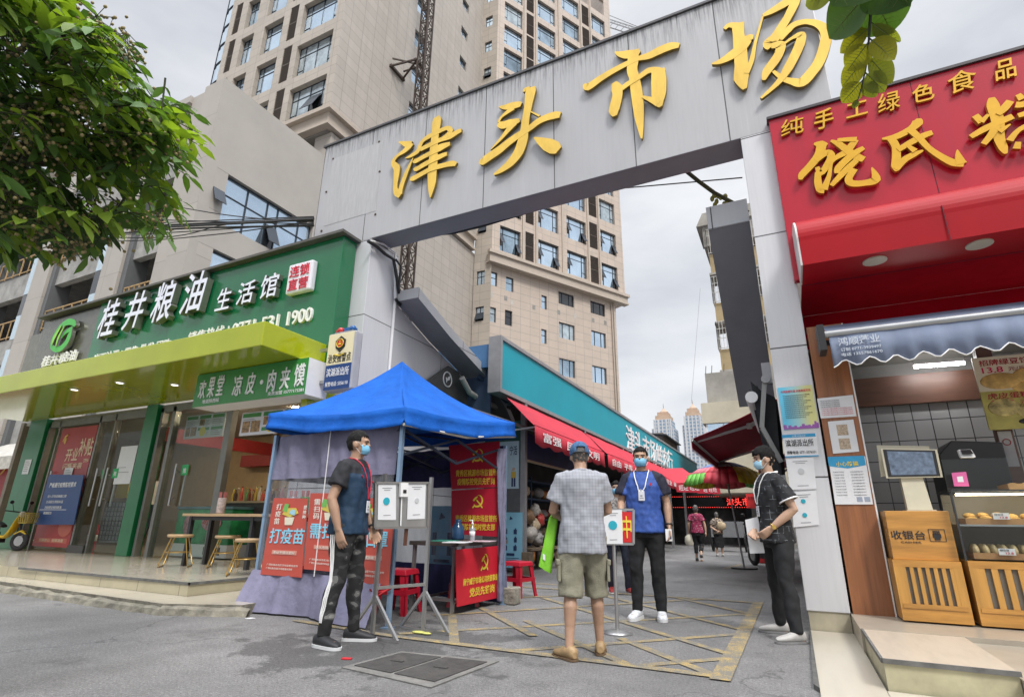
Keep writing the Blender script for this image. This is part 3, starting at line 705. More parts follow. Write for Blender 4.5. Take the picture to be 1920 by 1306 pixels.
# ---- crane mast with its ties, and a jib further off
RUST = mat('crane_steel', (.075,.055,.045), .65, .3, var=.3, vscale=3)
mast = thing('crane_mast', 'brown lattice crane mast tied to the side of the beige tower', 'crane mast', loc=(-20.6,27,0))
mc = Xp(795, 110, -20.8); mx_, my_ = mc.x, mc.y; s = .33
b = MB()
corn = [(mx_-s,my_-s),(mx_+s,my_-s),(mx_+s,my_+s),(mx_-s,my_+s)]
for c in corn: b.bar((*c,0),(*c,62),.10)
z = 0; i = 0
while z < 60:
    for k in range(4):
        a, c = corn[k], corn[(k+1) % 4]
        b.bar((*a,z),(*c,z),.05); b.bar((*(a if i % 2 else c),z),(*(c if i % 2 else a),z+1.3),.045); b.bar((*(c if i % 2 else a),z),(*(a if i % 2 else c),z+1.3),.05)
    z += 1.3; i += 1
b.build('lattice', RUST, mast)
for zt in (34.3,46.0):
    b = MB(); wy = my_-.9
    b.bar((TX+.1,wy-.1,zt-.3),(TX+.1,my_+.7,zt-.3),.2); 
    for y in (wy, my_+.5):
        b.bar((TX+.15,y,zt-.3),(mx_-s,my_-s,zt),.12); b.bar((TX+.15,y,zt+.4),(mx_-s,my_+s,zt),.10)
    b.bar((mx_-s-.2,my_-s-.1,zt),(mx_-s-.2,my_+s+.1,zt),.2); b.build('tie_frame', RUST, mast)
jib = thing('crane_jib', 'grey lattice crane jib against the sky right of the tower', 'crane', loc=(-5,75,60))
def jpt(x, y): return Yp(x, y, 75)
b = MB(); A, Bq = jpt(1060,15), jpt(1300,92); A2 = A+Vector((0,0,1.5)); 
n = 22
for off in ((0,0,0),(0,1.4,0),(0,.7,1.3)): b.bar(A+Vector(off), Bq+Vector(off), .14)
for i in range(n):
    p = A.lerp(Bq, i/n); q_ = A.lerp(Bq, (i+1)/n)
    b.bar(p, p.lerp(q_,.5)+Vector((0,.7,1.3)), .08); b.bar(p.lerp(q_,.5)+Vector((0,.7,1.3)), q_, .08); b.bar(p+Vector((0,1.4,0)), q_, .06)
b.build('lattice', mat('crane_grey', (.28,.28,.29), .6, .2), jib)
b = MB(); b.tube([jpt(1060,-12), jpt(1145,30), jpt(1290,88)], .06, 6); b.build('pendant_line', MATS['crane_grey'], jib)
# ================================================================== the market lane behind the gate
WHT = mat('white_paint', (.78,.78,.78), .5, var=.03); WHTL = mat('white_lettering', (.80,.80,.80), .45, var=.02)
TEAL = mat('teal_sign_panel', (.004,.33,.42), .5, var=.05, vscale=.8, dirt=.12, dirtcol=(.02,.2,.25), dscale=.9)
ALF = mat('aluminium_frame', (.34,.34,.35), .45, .4, var=.08)
BLUER = mat('blue_sheet_roof', (.06,.16,.32), .55, .1, var=.12, vscale=2)
REDA = mat('red_awning_cloth', (.50,.022,.045), .7, var=.12, vscale=2.2, stretch=(1,.4,1))
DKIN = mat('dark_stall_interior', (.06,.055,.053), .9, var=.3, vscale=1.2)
DRED = mat('dark_red_awning', (.34,.010,.028), .75, var=.15, vscale=1.5)
STEEL = mat('stainless_steel', (.42,.42,.42), .32, .75, var=.08, vscale=9, stretch=(1,1,.2))
BLK = mat('black_plastic', (.018,.018,.02), .45, var=.1)
RUB = mat('rubber', (.02,.02,.021), .8, var=.15)

hall = thing('meat_market_hall', 'long low market hall with a teal fascia sign of white characters along the lane', 'market hall', loc=(-5,20,0))
SX = -5.0
b = MB(); b.box(SX-.22,9.5,3.56,SX-.01,36,4.6); b.build('sign_board', TEAL, hall)
b = MB(); b.box(SX-.26,9.42,3.48,SX+.03,36.05,3.56); b.box(SX-.26,9.42,4.6,SX+.03,36.05,4.68); b.box(SX-.26,9.42,3.56,SX+.03,9.5,4.6); b.build('sign_frame', ALF, hall)
text('津头市场鲜肉行', WHTL, hall, (SX-.01,19.2,3.42), Y1, Z1, 8.6, 1.0, depth=.03, bold=.007)
b = MB(); b.box(-9.5,9.6,4.15,SX-.26,36,4.22); b.box(-9.5,9.5,4.05,SX-.3,9.6,4.55); b.build('roof', BLUER, hall)
b = MB(); b.box(-9.4,9.7,3.1,SX-.35,9.75,4.05); b.bar((-5.6,9.6,3.9),(-5.3,10.4,3.5),.08); b.build('end_wall', mat('blue_end_wall', (.04,.07,.13), .7, var=.1), hall)
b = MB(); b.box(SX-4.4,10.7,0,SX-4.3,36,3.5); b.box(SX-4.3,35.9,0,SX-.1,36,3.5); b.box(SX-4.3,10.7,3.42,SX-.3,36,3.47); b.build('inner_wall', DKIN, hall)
b = MB()
for y in (10.64,14.6,18.6,22.6,26.6,30.6,35): b.box(SX-.09,y,0,SX+.02,y+.11,3.48)
b.build('post', ALF, hall)
b = MB(); b.box(SX-.06,10.75,2.28,SX-.02,14.55,2.86); b.build('roller_banner', mat('navy_tarpaulin', (.015,.035,.12), .5, var=.3, vscale=3), hall)
b = MB(); b.box(SX-.08,10.75,2.24,SX+.0,14.55,2.28); b.build('rail', mat('pale_timber', (.45,.38,.27), .7), hall)
# panel that closes the stall towards the gate, with its two notices
PANEL = mat('green_stall_panel', (.02,.11,.10), .5, var=.15)
b = MB(); b.box(-6.0,10.66,2.1,SX-.1,10.72,3.1); b.build('stall_panel', PANEL, hall)
b = MB(); b.box(-6.0,10.66,0.05,SX-.1,10.72,2.1); b.build('stall_panel', mat('grey_stall_panel', (.12,.125,.13), .6, var=.15), hall)
CYAN = mat('light_blue_print', (.25,.55,.72), .5, var=.03); NAVYI = mat('navy_print', (.012,.035,.12), .5); WPAP = mat('white_paper', (.72,.73,.75), .6, var=.03)
ph = thing('notice_panel', 'pale blue upright notice with a small standing figure, high on the stall wall', 'notice', loc=(-5.35,10.63,1.65))
b = MB(); b.box(-5.58,10.62,1.66,-5.12,10.65,2.66); b.build('board', mat('pale_blue_print', (.50,.66,.76), .5, var=.03), ph)
text('用好', NAVYI, ph, (-5.55,10.62,2.36), X1, Z1, .14, .2, .002); text('宁活', NAVYI, ph, (-5.34,10.62,2.36), X1, Z1, .18, .2, .002)
b = MB(); b.ell((-5.24,10.615,2.06), .035,.01,.04); b.build('figure_head', mat('skin_print', (.6,.42,.3), .6), ph)
b = MB(); b.box(-5.29,10.61,1.88,-5.19,10.62,2.01); b.build('figure_top', mat('yellow_print', (.65,.45,.08), .6), ph)
b = MB(); b.box(-5.285,10.61,1.70,-5.25,10.62,1.88); b.box(-5.23,10.61,1.70,-5.195,10.62,1.88); b.build('figure_leg', NAVYI, ph)
pb = thing('recycling_notice', 'blue sorting notice with dark pictograms, low on the stall wall beside the tent', 'notice', loc=(-5.25,10.63,.1))
b = MB(); b.box(-5.52,10.62,.1,-5.03,10.65,1.18); b.build('board', CYAN, pb)
b = MB()
rnd = random.Random(5)
for r_ in range(3):
    for c_ in range(2):
        x, z = -5.40+c_*.22, .80-r_*.16
        b.box(x-.03-.01*((r_+c_) % 2), 10.612, z-.05, x+.03, 10.62, z+.04); b.box(x-.012,10.612,z+.04,x+.012,10.62,z+.065)
b.cyl((-5.29,10.62,1.06), .045, -.006, 3, axis=(0,1,0)); b.box(-5.38,10.612,.33,-5.2,10.62,.38)
for i in range(4): b.box(-5.47,10.614,.28-.035*i,-5.1-.05*(i % 2),10.62,.29-.035*i)
b.build('pictogram', NAVYI, pb)
# awnings along the hall
SLOG = [('富强  民主  文明', 9.72, 14.3), ('自由  平等  公正  法治', 14.6, 20.2), ('爱国  敬业  诚信', 20.4, 25.6)]
labs = ['red scalloped awning nearest the gate on the left hall, white slogan', 'long red awning of the hall just behind the man in the cap', 'red awning far down the hall, above the blue shirted man']
for (tx, ya, yb), lb in zip(SLOG, labs):
    aw = thing('shop_awning', lb, 'awning', 'red awnings along the market hall', loc=(SX,ya,2.9))
    b = MB(); n = int((yb-ya)/.35); top = []; bot = []
    rows_ = [(SX+.02,3.42),(SX+.25,3.22),(SX+.48,2.98),(-4.35,2.80)]
    for i, (x, z) in enumerate(rows_):
        top.append([(x, ya+(yb-ya)*k/n, z-.025*math.sin(k*1.3+i)*(1 if 0 < i < 3 else .2)) for k in range(n+1)])
    b.loft(top, closed=False, caps=False); b.build('canopy', REDA, aw)
    b = MB(); m = n*4; u = []; l = []
    for k in range(m+1):
        y = ya+(yb-ya)*k/m; wob = .012*math.sin(k*.9)
        u.append((-4.345,y,2.80)); l.append((-4.335+wob, y, 2.46-.055*abs(math.sin(k*math.pi/8))))
    b.loft([u, [((p[0]+q[0])/2+.008*math.sin(i*.7), p[1], (p[2]+q[2])/2) for i, (p, q) in enumerate(zip(u, l))], l], closed=False, caps=False); v_ = b.build('valance', REDA, aw)
    sd_ = v_.modifiers.new('s', 'SOLIDIFY'); sd_.thickness = .004
    text(tx, WHTL, aw, (-4.325,ya+.35,2.52), Y1, Z1, (yb-ya)-.9, .2, .003, bold=.02, out=.012)
    b = MB()
    for y in (ya+.15, yb-.15): b.bar((SX,y,2.75),(-4.36,y,2.8),.03); b.bar((-4.36,ya,2.8),(-4.36,yb,2.8),.03)
    b.build('frame', ALF, aw)
for (px, py, lb, yy) in ((1283,905,'small red hanging awning with white letters left of the striped parasol',21.5),(1320,910,'small red hanging awning further back beside the striped parasol',25.5)):
    p = Yp(px, py, yy); aw = thing('shop_awning', lb, 'awning', 'red awnings along the market hall', loc=p)
    b = MB(); b.sheet((p.x-1.3,yy+.8,p.z+.62),(p.x-.15,yy+.8,p.z+.62),(p.x+.62,yy,p.z),(p.x-.3,yy,p.z),.01); b.prism([(p.x-.3,yy,p.z),(p.x+.62,yy,p.z-.04),(p.x+.66,yy,p.z-.36),(p.x-.3,yy,p.z-.32)],(0,.01,0))
    b.build('canopy', REDA, aw); text('旺旺 旺旺', WHTL, aw, (p.x-.2,yy,p.z-.27), X1, Z1, .72, .19, .003, bold=.01)

# goods heaped in the first stall
rnd = random.Random(11)
GC = [mat('goods_%s' % n, c, .5, var=.25, vscale=30) for n, c in (('clear_film',(.45,.42,.38)),('red_pack',(.45,.05,.04)),('brown_pack',(.22,.13,.07)),('beige_pack',(.5,.4,.26)),('dark_pack',(.06,.05,.05)),('orange_pack',(.5,.2,.05)),('grey_pack',(.3,.29,.28)))]
shelf = thing('goods_shelf', 'dark shelf unit inside the first stall of the hall', 'shelf', loc=(-6.3,12.5,0))
b = MB()
for z in (.55,1.05,1.55,2.0): b.box(-7.2,11.0,z,-6.0,15.5,z+.04)
for y in (11.0,13.2,15.4): b.box(-6.05,y,0,-6.0,y+.05,2.1)
b.build('rack', mat('blue_rack', (.03,.06,.11), .6, .2), shelf)
packs = ['bagged dry goods in the dark stall behind the tent, %s']
k = 0; nm = ['clear film','red wrapper','brown paper','beige sack','black film','orange pack','grey bag']
for z in (.05,.6,1.1,1.6):
    for y in np.arange(11.05,14.8,.36):
        x = -5.95 if z < .5 else -6.2
        sz = rnd.uniform(.11,.18); mi = rnd.randrange(7)
        b = MB(); b.ell((x+rnd.uniform(-.08,.12), y+rnd.uniform(-.06,.06), z+sz*.8), sz*1.0, sz*1.05, sz*.85, 9, 6)
        o = b.build('goods_bag', GC[mi]); 
        for v in o.data.vertices: v.co += Vector((rnd.uniform(-.022,.022),)*3)
        row = {.05:'floor row', .6:'lowest shelf', 1.1:'middle shelf', 1.6:'upper shelf'}[z]
        tag(o, 'small bag of dry goods on the %s of the dark first stall' % row, 'bag', 'bags of dry goods in the first stall, '+row)
for i, (px, py, s_, mi, lb) in enumerate(((993,1000,.17,0,'clear plastic sack of goods at the open mouth of the first stall'),(1000,985,.15,3,'beige sack standing behind the clear sack at the stall mouth'),(1007,1010,.15,6,'grey bag slumped on the low bench of the stall'),(990,968,.14,2,'brown paper parcel on top of the stall heap'),(1012,975,.13,1,'red wrapped pack on the stall heap'),(1003,955,.12,0,'small clear film pack topmost on the stall heap'))):
    p = Xp(px, py, -5.15); b = MB(); b.ell(p, s_, s_*1.1, s_, 12, 8); o = b.build('goods_bag', GC[mi])
    for v in o.data.vertices: v.co += Vector((rnd.uniform(-.03,.03), rnd.uniform(-.03,.03), rnd.uniform(-.03,.03)))
    tag(o, lb, 'bag', 'bags at the stall mouth')
bench = thing('low_bench', 'low wooden bench carrying sacks at the stall mouth', 'bench', loc=(-5.2,11.6,0))
b = MB(); b.box(-5.6,10.9,.42,-4.95,12.6,.47); b.build('top', mat('old_timber', (.2,.15,.1), .8, var=.3), bench)
for (x, y) in ((-5.5,11),(-5.0,11),(-5.5,12.4),(-5.0,12.4)):
    b = MB(); b.box(x-.03,y,0,x+.03,y+.06,.42); b.build('leg', MATS['old_timber'], bench)
c_ = Zp(985,1078); b = MB(); b.box(c_.x-.09,c_.y,0,c_.x+.09,c_.y+.18,.42); o = b.build('wooden_block', MATS['old_timber'], bevel=.01); tag(o, 'upright timber block at the corner post of the first stall', 'block')

# the green glazed lean-to with the leaf badge between the gate wall and the hall
lean = thing('green_canopy', 'translucent green sheet canopy behind the blue tent peak', 'canopy', loc=(-5.6,9.6,3))
b = MB(); b.sheet((-6.3,8.2,3.25),(-5.3,8.0,3.02),(-4.75,10.6,2.86),(-6.0,10.8,3.1),.012); b.build('sheet', mat('green_translucent', (.015,.16,.14), .25, var=.35, vscale=1.5, stretch=(4,.6,1), spec=.6), lean)
b = MB()
for t in (0,.33,.66,1): 
    p = Vector((-5.3,8.0,3.02)).lerp(Vector((-4.75,10.6,2.86)), t); q_ = Vector((-6.3,8.2,3.25)).lerp(Vector((-6.0,10.8,3.1)), t); b.bar(p, q_, .035)
b.bar((-5.3,8.0,3.02),(-4.75,10.6,2.86),.05); b.build('frame', ALF, lean)
badge = thing('leaf_badge_panel', 'dark grey gable panel with a round white leaf badge above the green canopy', 'sign', loc=(-5.9,8.9,3.6))
b = MB(); b.prism([(-5.93,7.9,3.3),(-5.93,9.9,3.2),(-5.93,9.3,3.95),(-5.93,8.9,3.98)],(.04,0,0)); b.build('panel', mat('charcoal_panel', (.07,.072,.07), .6, var=.1), badge)
c_ = Xp(839,711,-5.88); ring = MB(); ring.tube([c_+Vector((0,.15*math.cos(a),.15*math.sin(a))) for a in np.linspace(0,2*math.pi,20)], .014, 6, caps=False); ring.build('ring', WHT, badge)
lf = MB(); lf.prism([c_+Vector((.01,.08,.09)),c_+Vector((.01,.0,.05)),c_+Vector((.01,-.05,-.05)),c_+Vector((.01,.05,.0))],(.01,0,0)); lf.prism([c_+Vector((.01,-.02,-.0)),c_+Vector((.01,-.08,.03)),c_+Vector((.01,-.05,-.08))],(.01,0,0)); lf.build('leaf', WHT, badge)
pipe = thing('waste_pipe', 'pale curved waste pipe under the left gate wing', 'pipe', loc=(-5.5,10,3))
b = MB(); b.tube([Xp(*p,-5.7) for p in ((866,708),(880,735),(905,752),(930,762),(950,762),(956,752))], .06, 10); b.build('pipe_run', mat('pvc_grey', (.42,.42,.40), .5), pipe)
dp = thing('drain_pipe', 'thin white drain pipe down the left gate pier with a bend', 'pipe', loc=(-5.95,7.2,2))
b = MB(); b.tube([(-5.955,7.15,5.35),(-5.955,7.16,2.2)], .028, 8); b.tube([Xp(*p,-5.94) for p in ((697,452),(720,458),(741,474),(740,560))], .022, 6); b.tube([(-5.93,7.12,2.9),(-5.93,6.9,2.92),(-5.93,6.86,3.1)], .035, 8); b.build('pipe_run', WHT, dp)
cab = thing('hanging_cable', 'loose black cable trailing down the corner of the left gate pier', 'cable', loc=(-5.9,7.2,5))
b = MB(); b.tube([Xp(*p,-5.9) for p in ((690,452),(706,462),(722,476),(738,486),(744,520),(748,548),(756,560),(750,572),(742,560))], .03, 6); b.tube([Xp(*p,-5.85) for p in ((742,486),(752,500),(748,540))], .02, 6); b.build('cable_run', BLK, cab)

# far end of the lane
far = thing('far_market_front', 'dark market front closing the lane below a red LED sign', 'market building', loc=(-2,34,0))
b = MB(); b.box(-14,34,0,6,34.3,3.2); b.build('wall', mat('far_stall_front', (.12,.115,.11), .8, var=.5, vscale=1.1), far)
b = MB(); b.box(-14,33.9,3.2,6,34.4,3.6); b.build('roof', mat('far_roof', (.14,.14,.15), .8, var=.2), far)
led = Yp(1358,928,33.8); b = MB(); b.box(led.x-3.2,33.7,1.95,led.x+2.6,33.86,2.6); bd = b.build('led_board', BLK, far)
LEDR = mat('led_red', (1.0,.05,.04), .5, var=0, emit=1.6)
text('津头市场欢迎', LEDR, bd, (led.x+.1,33.7,2.06), X1, Z1, 2.4, .42, .004, bold=-.004)
b = MB()
for i in range(46):
    for z in (1.98,2.57): b.box(led.x-3.1+i*.12,33.69,z-.012,led.x-3.06+i*.12,33.7,z+.012)
b.build('led_border', LEDR, bd)
b = MB(); b.box(-2.3,33.7,1.4,-.9,33.75,1.9); b.build('shop_board', mat('faded_blue_board', (.10,.16,.20), .6, var=.3, vscale=6), far)
b = MB(); b.box(-1.6,33.6,0,-.3,33.65,1.4); b.build('shutter', mat('grey_shutter', (.16,.16,.165), .6, var=.2), far)
rs = thing('red_paper_sign', 'red paper sign with a small white square hanging beside the parasol pole', 'sign', loc=Yp(1406,940,20))
p = Yp(1398,925,20); q_ = Yp(1414,952,20); b = MB(); b.box(p.x,20,q_.z,q_.x+.15,20.02,p.z); b.build('sheet', mat('bright_red_paper', (.62,.03,.03), .6, var=.1), rs)
text('购物码', mat('dark_red_ink', (.2,.0,.0), .6), rs, (p.x+.05,20,q_.z+.25), X1, Z1, .25, .12, .002)
b = MB(); b.box(p.x+.28,19.985,q_.z+.05,p.x+.40,19.995,q_.z+.17); b.build('white_label', WPAP, rs)

# striped parasol
um = thing('striped_parasol', 'striped market parasol in red, yellow, green and white over the lane', 'parasol', loc=(-1.2,14.87,0))
UC = [mat('parasol_'+n, c, .6, var=.08) for n, c in (('red',(.62,.05,.07)),('yellow',(.72,.58,.03)),('green',(.13,.42,.06)),('white',(.66,.64,.62)),('pink',(.62,.16,.2)),('blue',(.16,.26,.5)))]
seg = 8; rings = [(0,2.52),(.3,2.46),(.62,2.33),(.88,2.18),(1.04,1.94)]; cxy = (-1.42,14.87)
edge = [0,2,0,1,1,2,0,1]
b = MB()
for k in range(seg):
    a0, a1 = 2*math.pi*k/seg-.4, 2*math.pi*(k+1)/seg-.4
    for j in range(len(rings)-1):
        for s_ in range(4):
            t0, t1 = s_/4, (s_+1)/4
            def pt(r, z, t, low):
                a = a0+(a1-a0)*t; sag = 1-.05*math.sin(math.pi*t)
                return (cxy[0]+r*sag*math.cos(a), cxy[1]+r*sag*math.sin(a), z-(.05*math.sin(math.pi*t) if low else 0))
            (r0, z0), (r1, z1) = rings[j], rings[j+1]
            ci = (3,5 if k % 2 else 3,4 if k % 2 else 3,edge[k])[j]
            if j == 2: ci = (4,3,4,3,3,4,0,1)[k]
            b.add([pt(r0,z0,t0,0), pt(r0,z0,t1,0), pt(r1,z1,t1,j == 3), pt(r1,z1,t0,j == 3)], [(0,1,2,3)], ci, True)
o = b.build('canopy', UC, um); sm = o.modifiers.new('s','SOLIDIFY'); sm.thickness = .004
b = MB(); b.tube([(-1.2,14.87,.04),(-1.42,14.87,2.5)], .022, 8); b.build('pole', STEEL, um)
b = MB()
for k in range(seg): a = 2*math.pi*k/seg-.4; b.bar((cxy[0],cxy[1],2.46),(cxy[0]+.95*math.cos(a),cxy[1]+.95*math.sin(a),2.13),.012)
b.build('rib', STEEL, um)
b = MB(); b.cyl((-1.2,14.87,0), .3, .035, 20); b.build('base', BLK, um)

# dark red folding-arm awnings on the right of the lane
for (X, ya, yb, zf, zb, xo, lb) in ((-1.5,10.4,14.8,2.46,3.2,.25,'dark red folding arm awning over the right of the lane, white arms below'),(-.7,16.5,20.5,2.5,3.0,.25,'dark red awning behind, lower, with loose plastic sheet on it')):
    aw = thing('folding_awning', lb, 'awning', 'dark red awnings on the right of the lane', loc=(xo,ya,zb))
    b = MB(); n = 12
    b.loft([[(X+(xo-X)*t, ya+(yb-ya)*k/n, zf+(zb-zf)*t-.04*math.sin(math.pi*t)) for k in range(n+1)] for t in (0,.25,.5,.75,1)], closed=False, caps=False)
    o = b.build('canopy', DRED, aw); sm = o.modifiers.new('s','SOLIDIFY'); sm.thickness = .01
    b = MB(); m = 34
    for k in range(m):
        y0_, y1_ = ya+(yb-ya)*k/m, ya+(yb-ya)*(k+1)/m; b.prism([(X,y0_,zf),(X,y1_,zf),(X,y1_,zf-.12),(X,(y0_+y1_)/2,zf-.22),(X,y0_,zf-.12)],(-.006,0,0))
    b.build('valance', DRED, aw)
    b = MB(); b.tube([(X,ya,zf),(X,yb,zf)], .035, 8); b.build('front_bar', WHT, aw)
    for y in (ya+.3, yb-.5):
        b = MB(); el = Vector((X*.45+xo*.55, y+.45, zf+.55*(zb-zf)-.1)); b.bar((xo,y,zb-.15), el, .06); b.bar(el, (X+.05,y+.1,zf+.02), .05); b.cyl(el-Vector((0,0,.05)), .05, .1, 10); b.build('arm', WHT, aw)
# folded black arm awning fixed to the inner side of the right pier
fa = thing('folded_awning', 'black folded awning hanging on the inside of the right gate pier', 'awning', loc=(-.15,7.0,2.3))
b = MB()
for i in range(7):
    y = 6.95+i*.22; pts = [(-.26+.06*math.sin(i*2),y,2.62),(-.16,y+.02,2.5),(-.02,y,2.3+.1*math.cos(i)),(-.06,y,1.5+.15*math.sin(i*3)),(-.2,y+.05,1.62)]
    b.loft([[(p[0],p[1],p[2]) for p in pts],[(p[0]+.02,p[1]+.2,p[2]-.03) for p in pts]], closed=True, caps=True)
b.build('cloth', mat('black_cloth', (.012,.013,.016), .8, var=.3, vscale=8), fa)
b = MB(); b.tube([(-.27,6.92,2.42),(-.27,9.5,2.42)], .07, 14); b.build('roller', WHT, fa)
for (a, c, d) in (((-.1,6.88,2.62),(-.2,6.92,2.05),(-.05,6.95,1.65)),((-.05,6.9,1.5),(-.02,6.86,1.2),(-.1,6.95,1.0))):
    b = MB(); b.bar(a, c, .05); b.bar(c, d, .05); b.build('arm', mat('grey_arm', (.3,.3,.29), .4, .5), fa)
b = MB(); b.box(-.12,6.84,2.55,-.02,6.92,2.8); b.cyl((-.09,6.86,2.6),.05,-.05,12,axis=(0,1,0)); b.build('bracket', ALF, fa)

# right-hand buildings beyond the gate
CON2 = mat('stained_concrete', (.34,.325,.29), .85, var=.18, vscale=.9, dirt=.55, dirtcol=(.16,.15,.13), dscale=.7)
OCH = mat('ochre_render', (.40,.31,.17), .8, var=.12, vscale=.7, dirt=.35, dirtcol=(.2,.16,.1), dscale=.9)
CRM = mat('cream_render', (.50,.46,.35), .8, var=.12, vscale=.6, dirt=.3, dirtcol=(.28,.24,.17), dscale=1.1)
apt = thing('old_apartment_block', 'old ochre apartment block with caged balconies seen beside the right pier', 'apartment block', loc=(1,33,0))
b = MB(); b.box(-1.9,31.5,0,6,40,17.2); b.build('wall', mat('grey_wall', (.24,.235,.22), .85, var=.2), apt)  # plain grey wall behind the balconies
b = MB(); b.prism([(-3.0,30,17.7),(1,30,17.7),(1,30,18.5),(-2.6,30,18.5)],(0,3,0)); b.box(-2.7,30.2,16.4,1,33,17.7); b.build('roof_box', CON2, apt)
for k, z in enumerate((14.6,11.6,8.9)):
    b = MB(); b.box(-2.45,30,z,1,31.6,z+1.15); b.build('balcony_parapet', OCH, apt)
    b = MB(); b.box(-2.55,29.95,z-.12,1,31.7,z); b.build('balcony_slab', CON2, apt)
    b = MB()
    for i in range(16): x = -2.5+i*.16; b.bar((x,29.9,z+1.15),(x,29.9,z+2.75),.028)
    for i in range(8): b.bar((-2.5,29.9+i*.2,z+1.15),(-2.5,29.9+i*.2,z+2.75),.028)
    for zz in (1.2,1.75,2.3,2.72): b.bar((-2.5,29.9,z+zz),(1,29.9,z+zz),.03); b.bar((-2.5,29.9,z+zz),(-2.5,31.5,z+zz),.03)
    b.build('balcony_cage', mat('white_bars', (.5,.49,.46), .6, var=.15), apt)
    b = MB(); b.box(-2.0,30.6,z+1.2,-1.2,31.4,z+1.7+.2*k); b.box(-.9,30.7,z+1.2,-.2,31.4,z+1.9); b.build('stored_goods', mat('mixed_clutter', (.22,.19,.16), .8, var=.5, vscale=5), apt)
low_b = thing('low_concrete_building', 'low stained building with a cream wall and ribbon window beside the far lane', 'building', loc=(-1,30,0))
b = MB(); b.box(-3.25,29.2,6.9,0,34,8.6); b.build('upper_wall', CON2, low_b)
b = MB(); b.box(-3.55,28.8,5.9,0,35,6.95); b.box(-3.5,28.9,2.5,0,35,4.9); b.build('wall', CRM, low_b)
b = MB(); b.box(-3.4,28.95,4.9,0,29.0,5.9); g_ = b.build('ribbon_window', GLASS, low_b); b = MB()
for x in (-3.4,-2.6,-1.8,-1.0,-.2): b.box(x,28.9,4.9,x+.06,28.95,5.9)
b.box(-3.4,28.9,5.42,0,28.95,5.47); b.build('window_frame', WHT, g_)
for x in (-3.2,-2.9,-2.3,-1.6): b = MB(); b.bar((x,29.2,8.6),(x+.05,29.2,9.0),.03); b.build('starter_bar', mat('rusty_bar', (.1,.06,.04), .8), low_b)
b = MB(); b.box(.25,8.6,0,5,26,3.4); o = b.build('lane_building', mat('lane_wall', (.30,.29,.28), .85, var=.2), None); tag(o, 'plain low wall of stalls along the right of the lane behind the pier', 'building')
b = MB(); b.box(-5.5,46,0,3,47,6.0); o = b.build('grey_house', CON2); tag(o, 'grey concrete house end far behind the teal hall sign', 'house')

# twin towers far off
TWT = tile_mat('far_tower_grid', (.22,.30,.40), 3.0, 3.1, .5, (.52,.53,.55), 'XZ', mortar=.55, dirt=.05, bumpy=0)
TWP = mat('far_tower_crown', (.46,.33,.24), .7, var=.1, vscale=.2)
for (xa, xb, zt, lb) in ((-106.2,-86.2,93,'left of two identical far towers with ochre stepped crowns'),(-79.2,-60.6,94.5,'right of two identical far towers with ochre stepped crowns')):
    t_ = thing('far_twin_tower', lb, 'skyscraper', 'twin towers far behind the market', loc=((xa+xb)/2,510,0)); cx_ = (xa+xb)/2; hw = (xb-xa)/2
    b = MB(); b.box(xa,500,0,xb,520,zt-8); b.box(xa+2.5,499,0,xb-2.5,521,zt); b.build('body', TWT, t_)
    b = MB()
    for k in range(5): x = xa+2.5+k*(2*hw-5)/4; b.box(x-.5,498.4,0,x+.5,499,zt)
    b.build('pilaster', mat('far_white', (.56,.57,.58), .7), t_)
    b = MB(); b.box(xa+3.5,501,zt,xb-3.5,519,zt+4); b.box(cx_-hw*.48,503,zt+4,cx_+hw*.48,517,zt+7.5); b.lathe((cx_,510,zt+7.5),[(hw*.4,0),(hw*.36,1.2),(hw*.24,2.6),(hw*.1,3.8),(.5,5)],16); b.build('crown', TWP, t_)
    b = MB(); b.tube([(cx_,510,zt+12),(cx_,510,zt+17)],[.5,.12],8); b.build('spire', mat('far_grey', (.3,.28,.27), .7), t_)

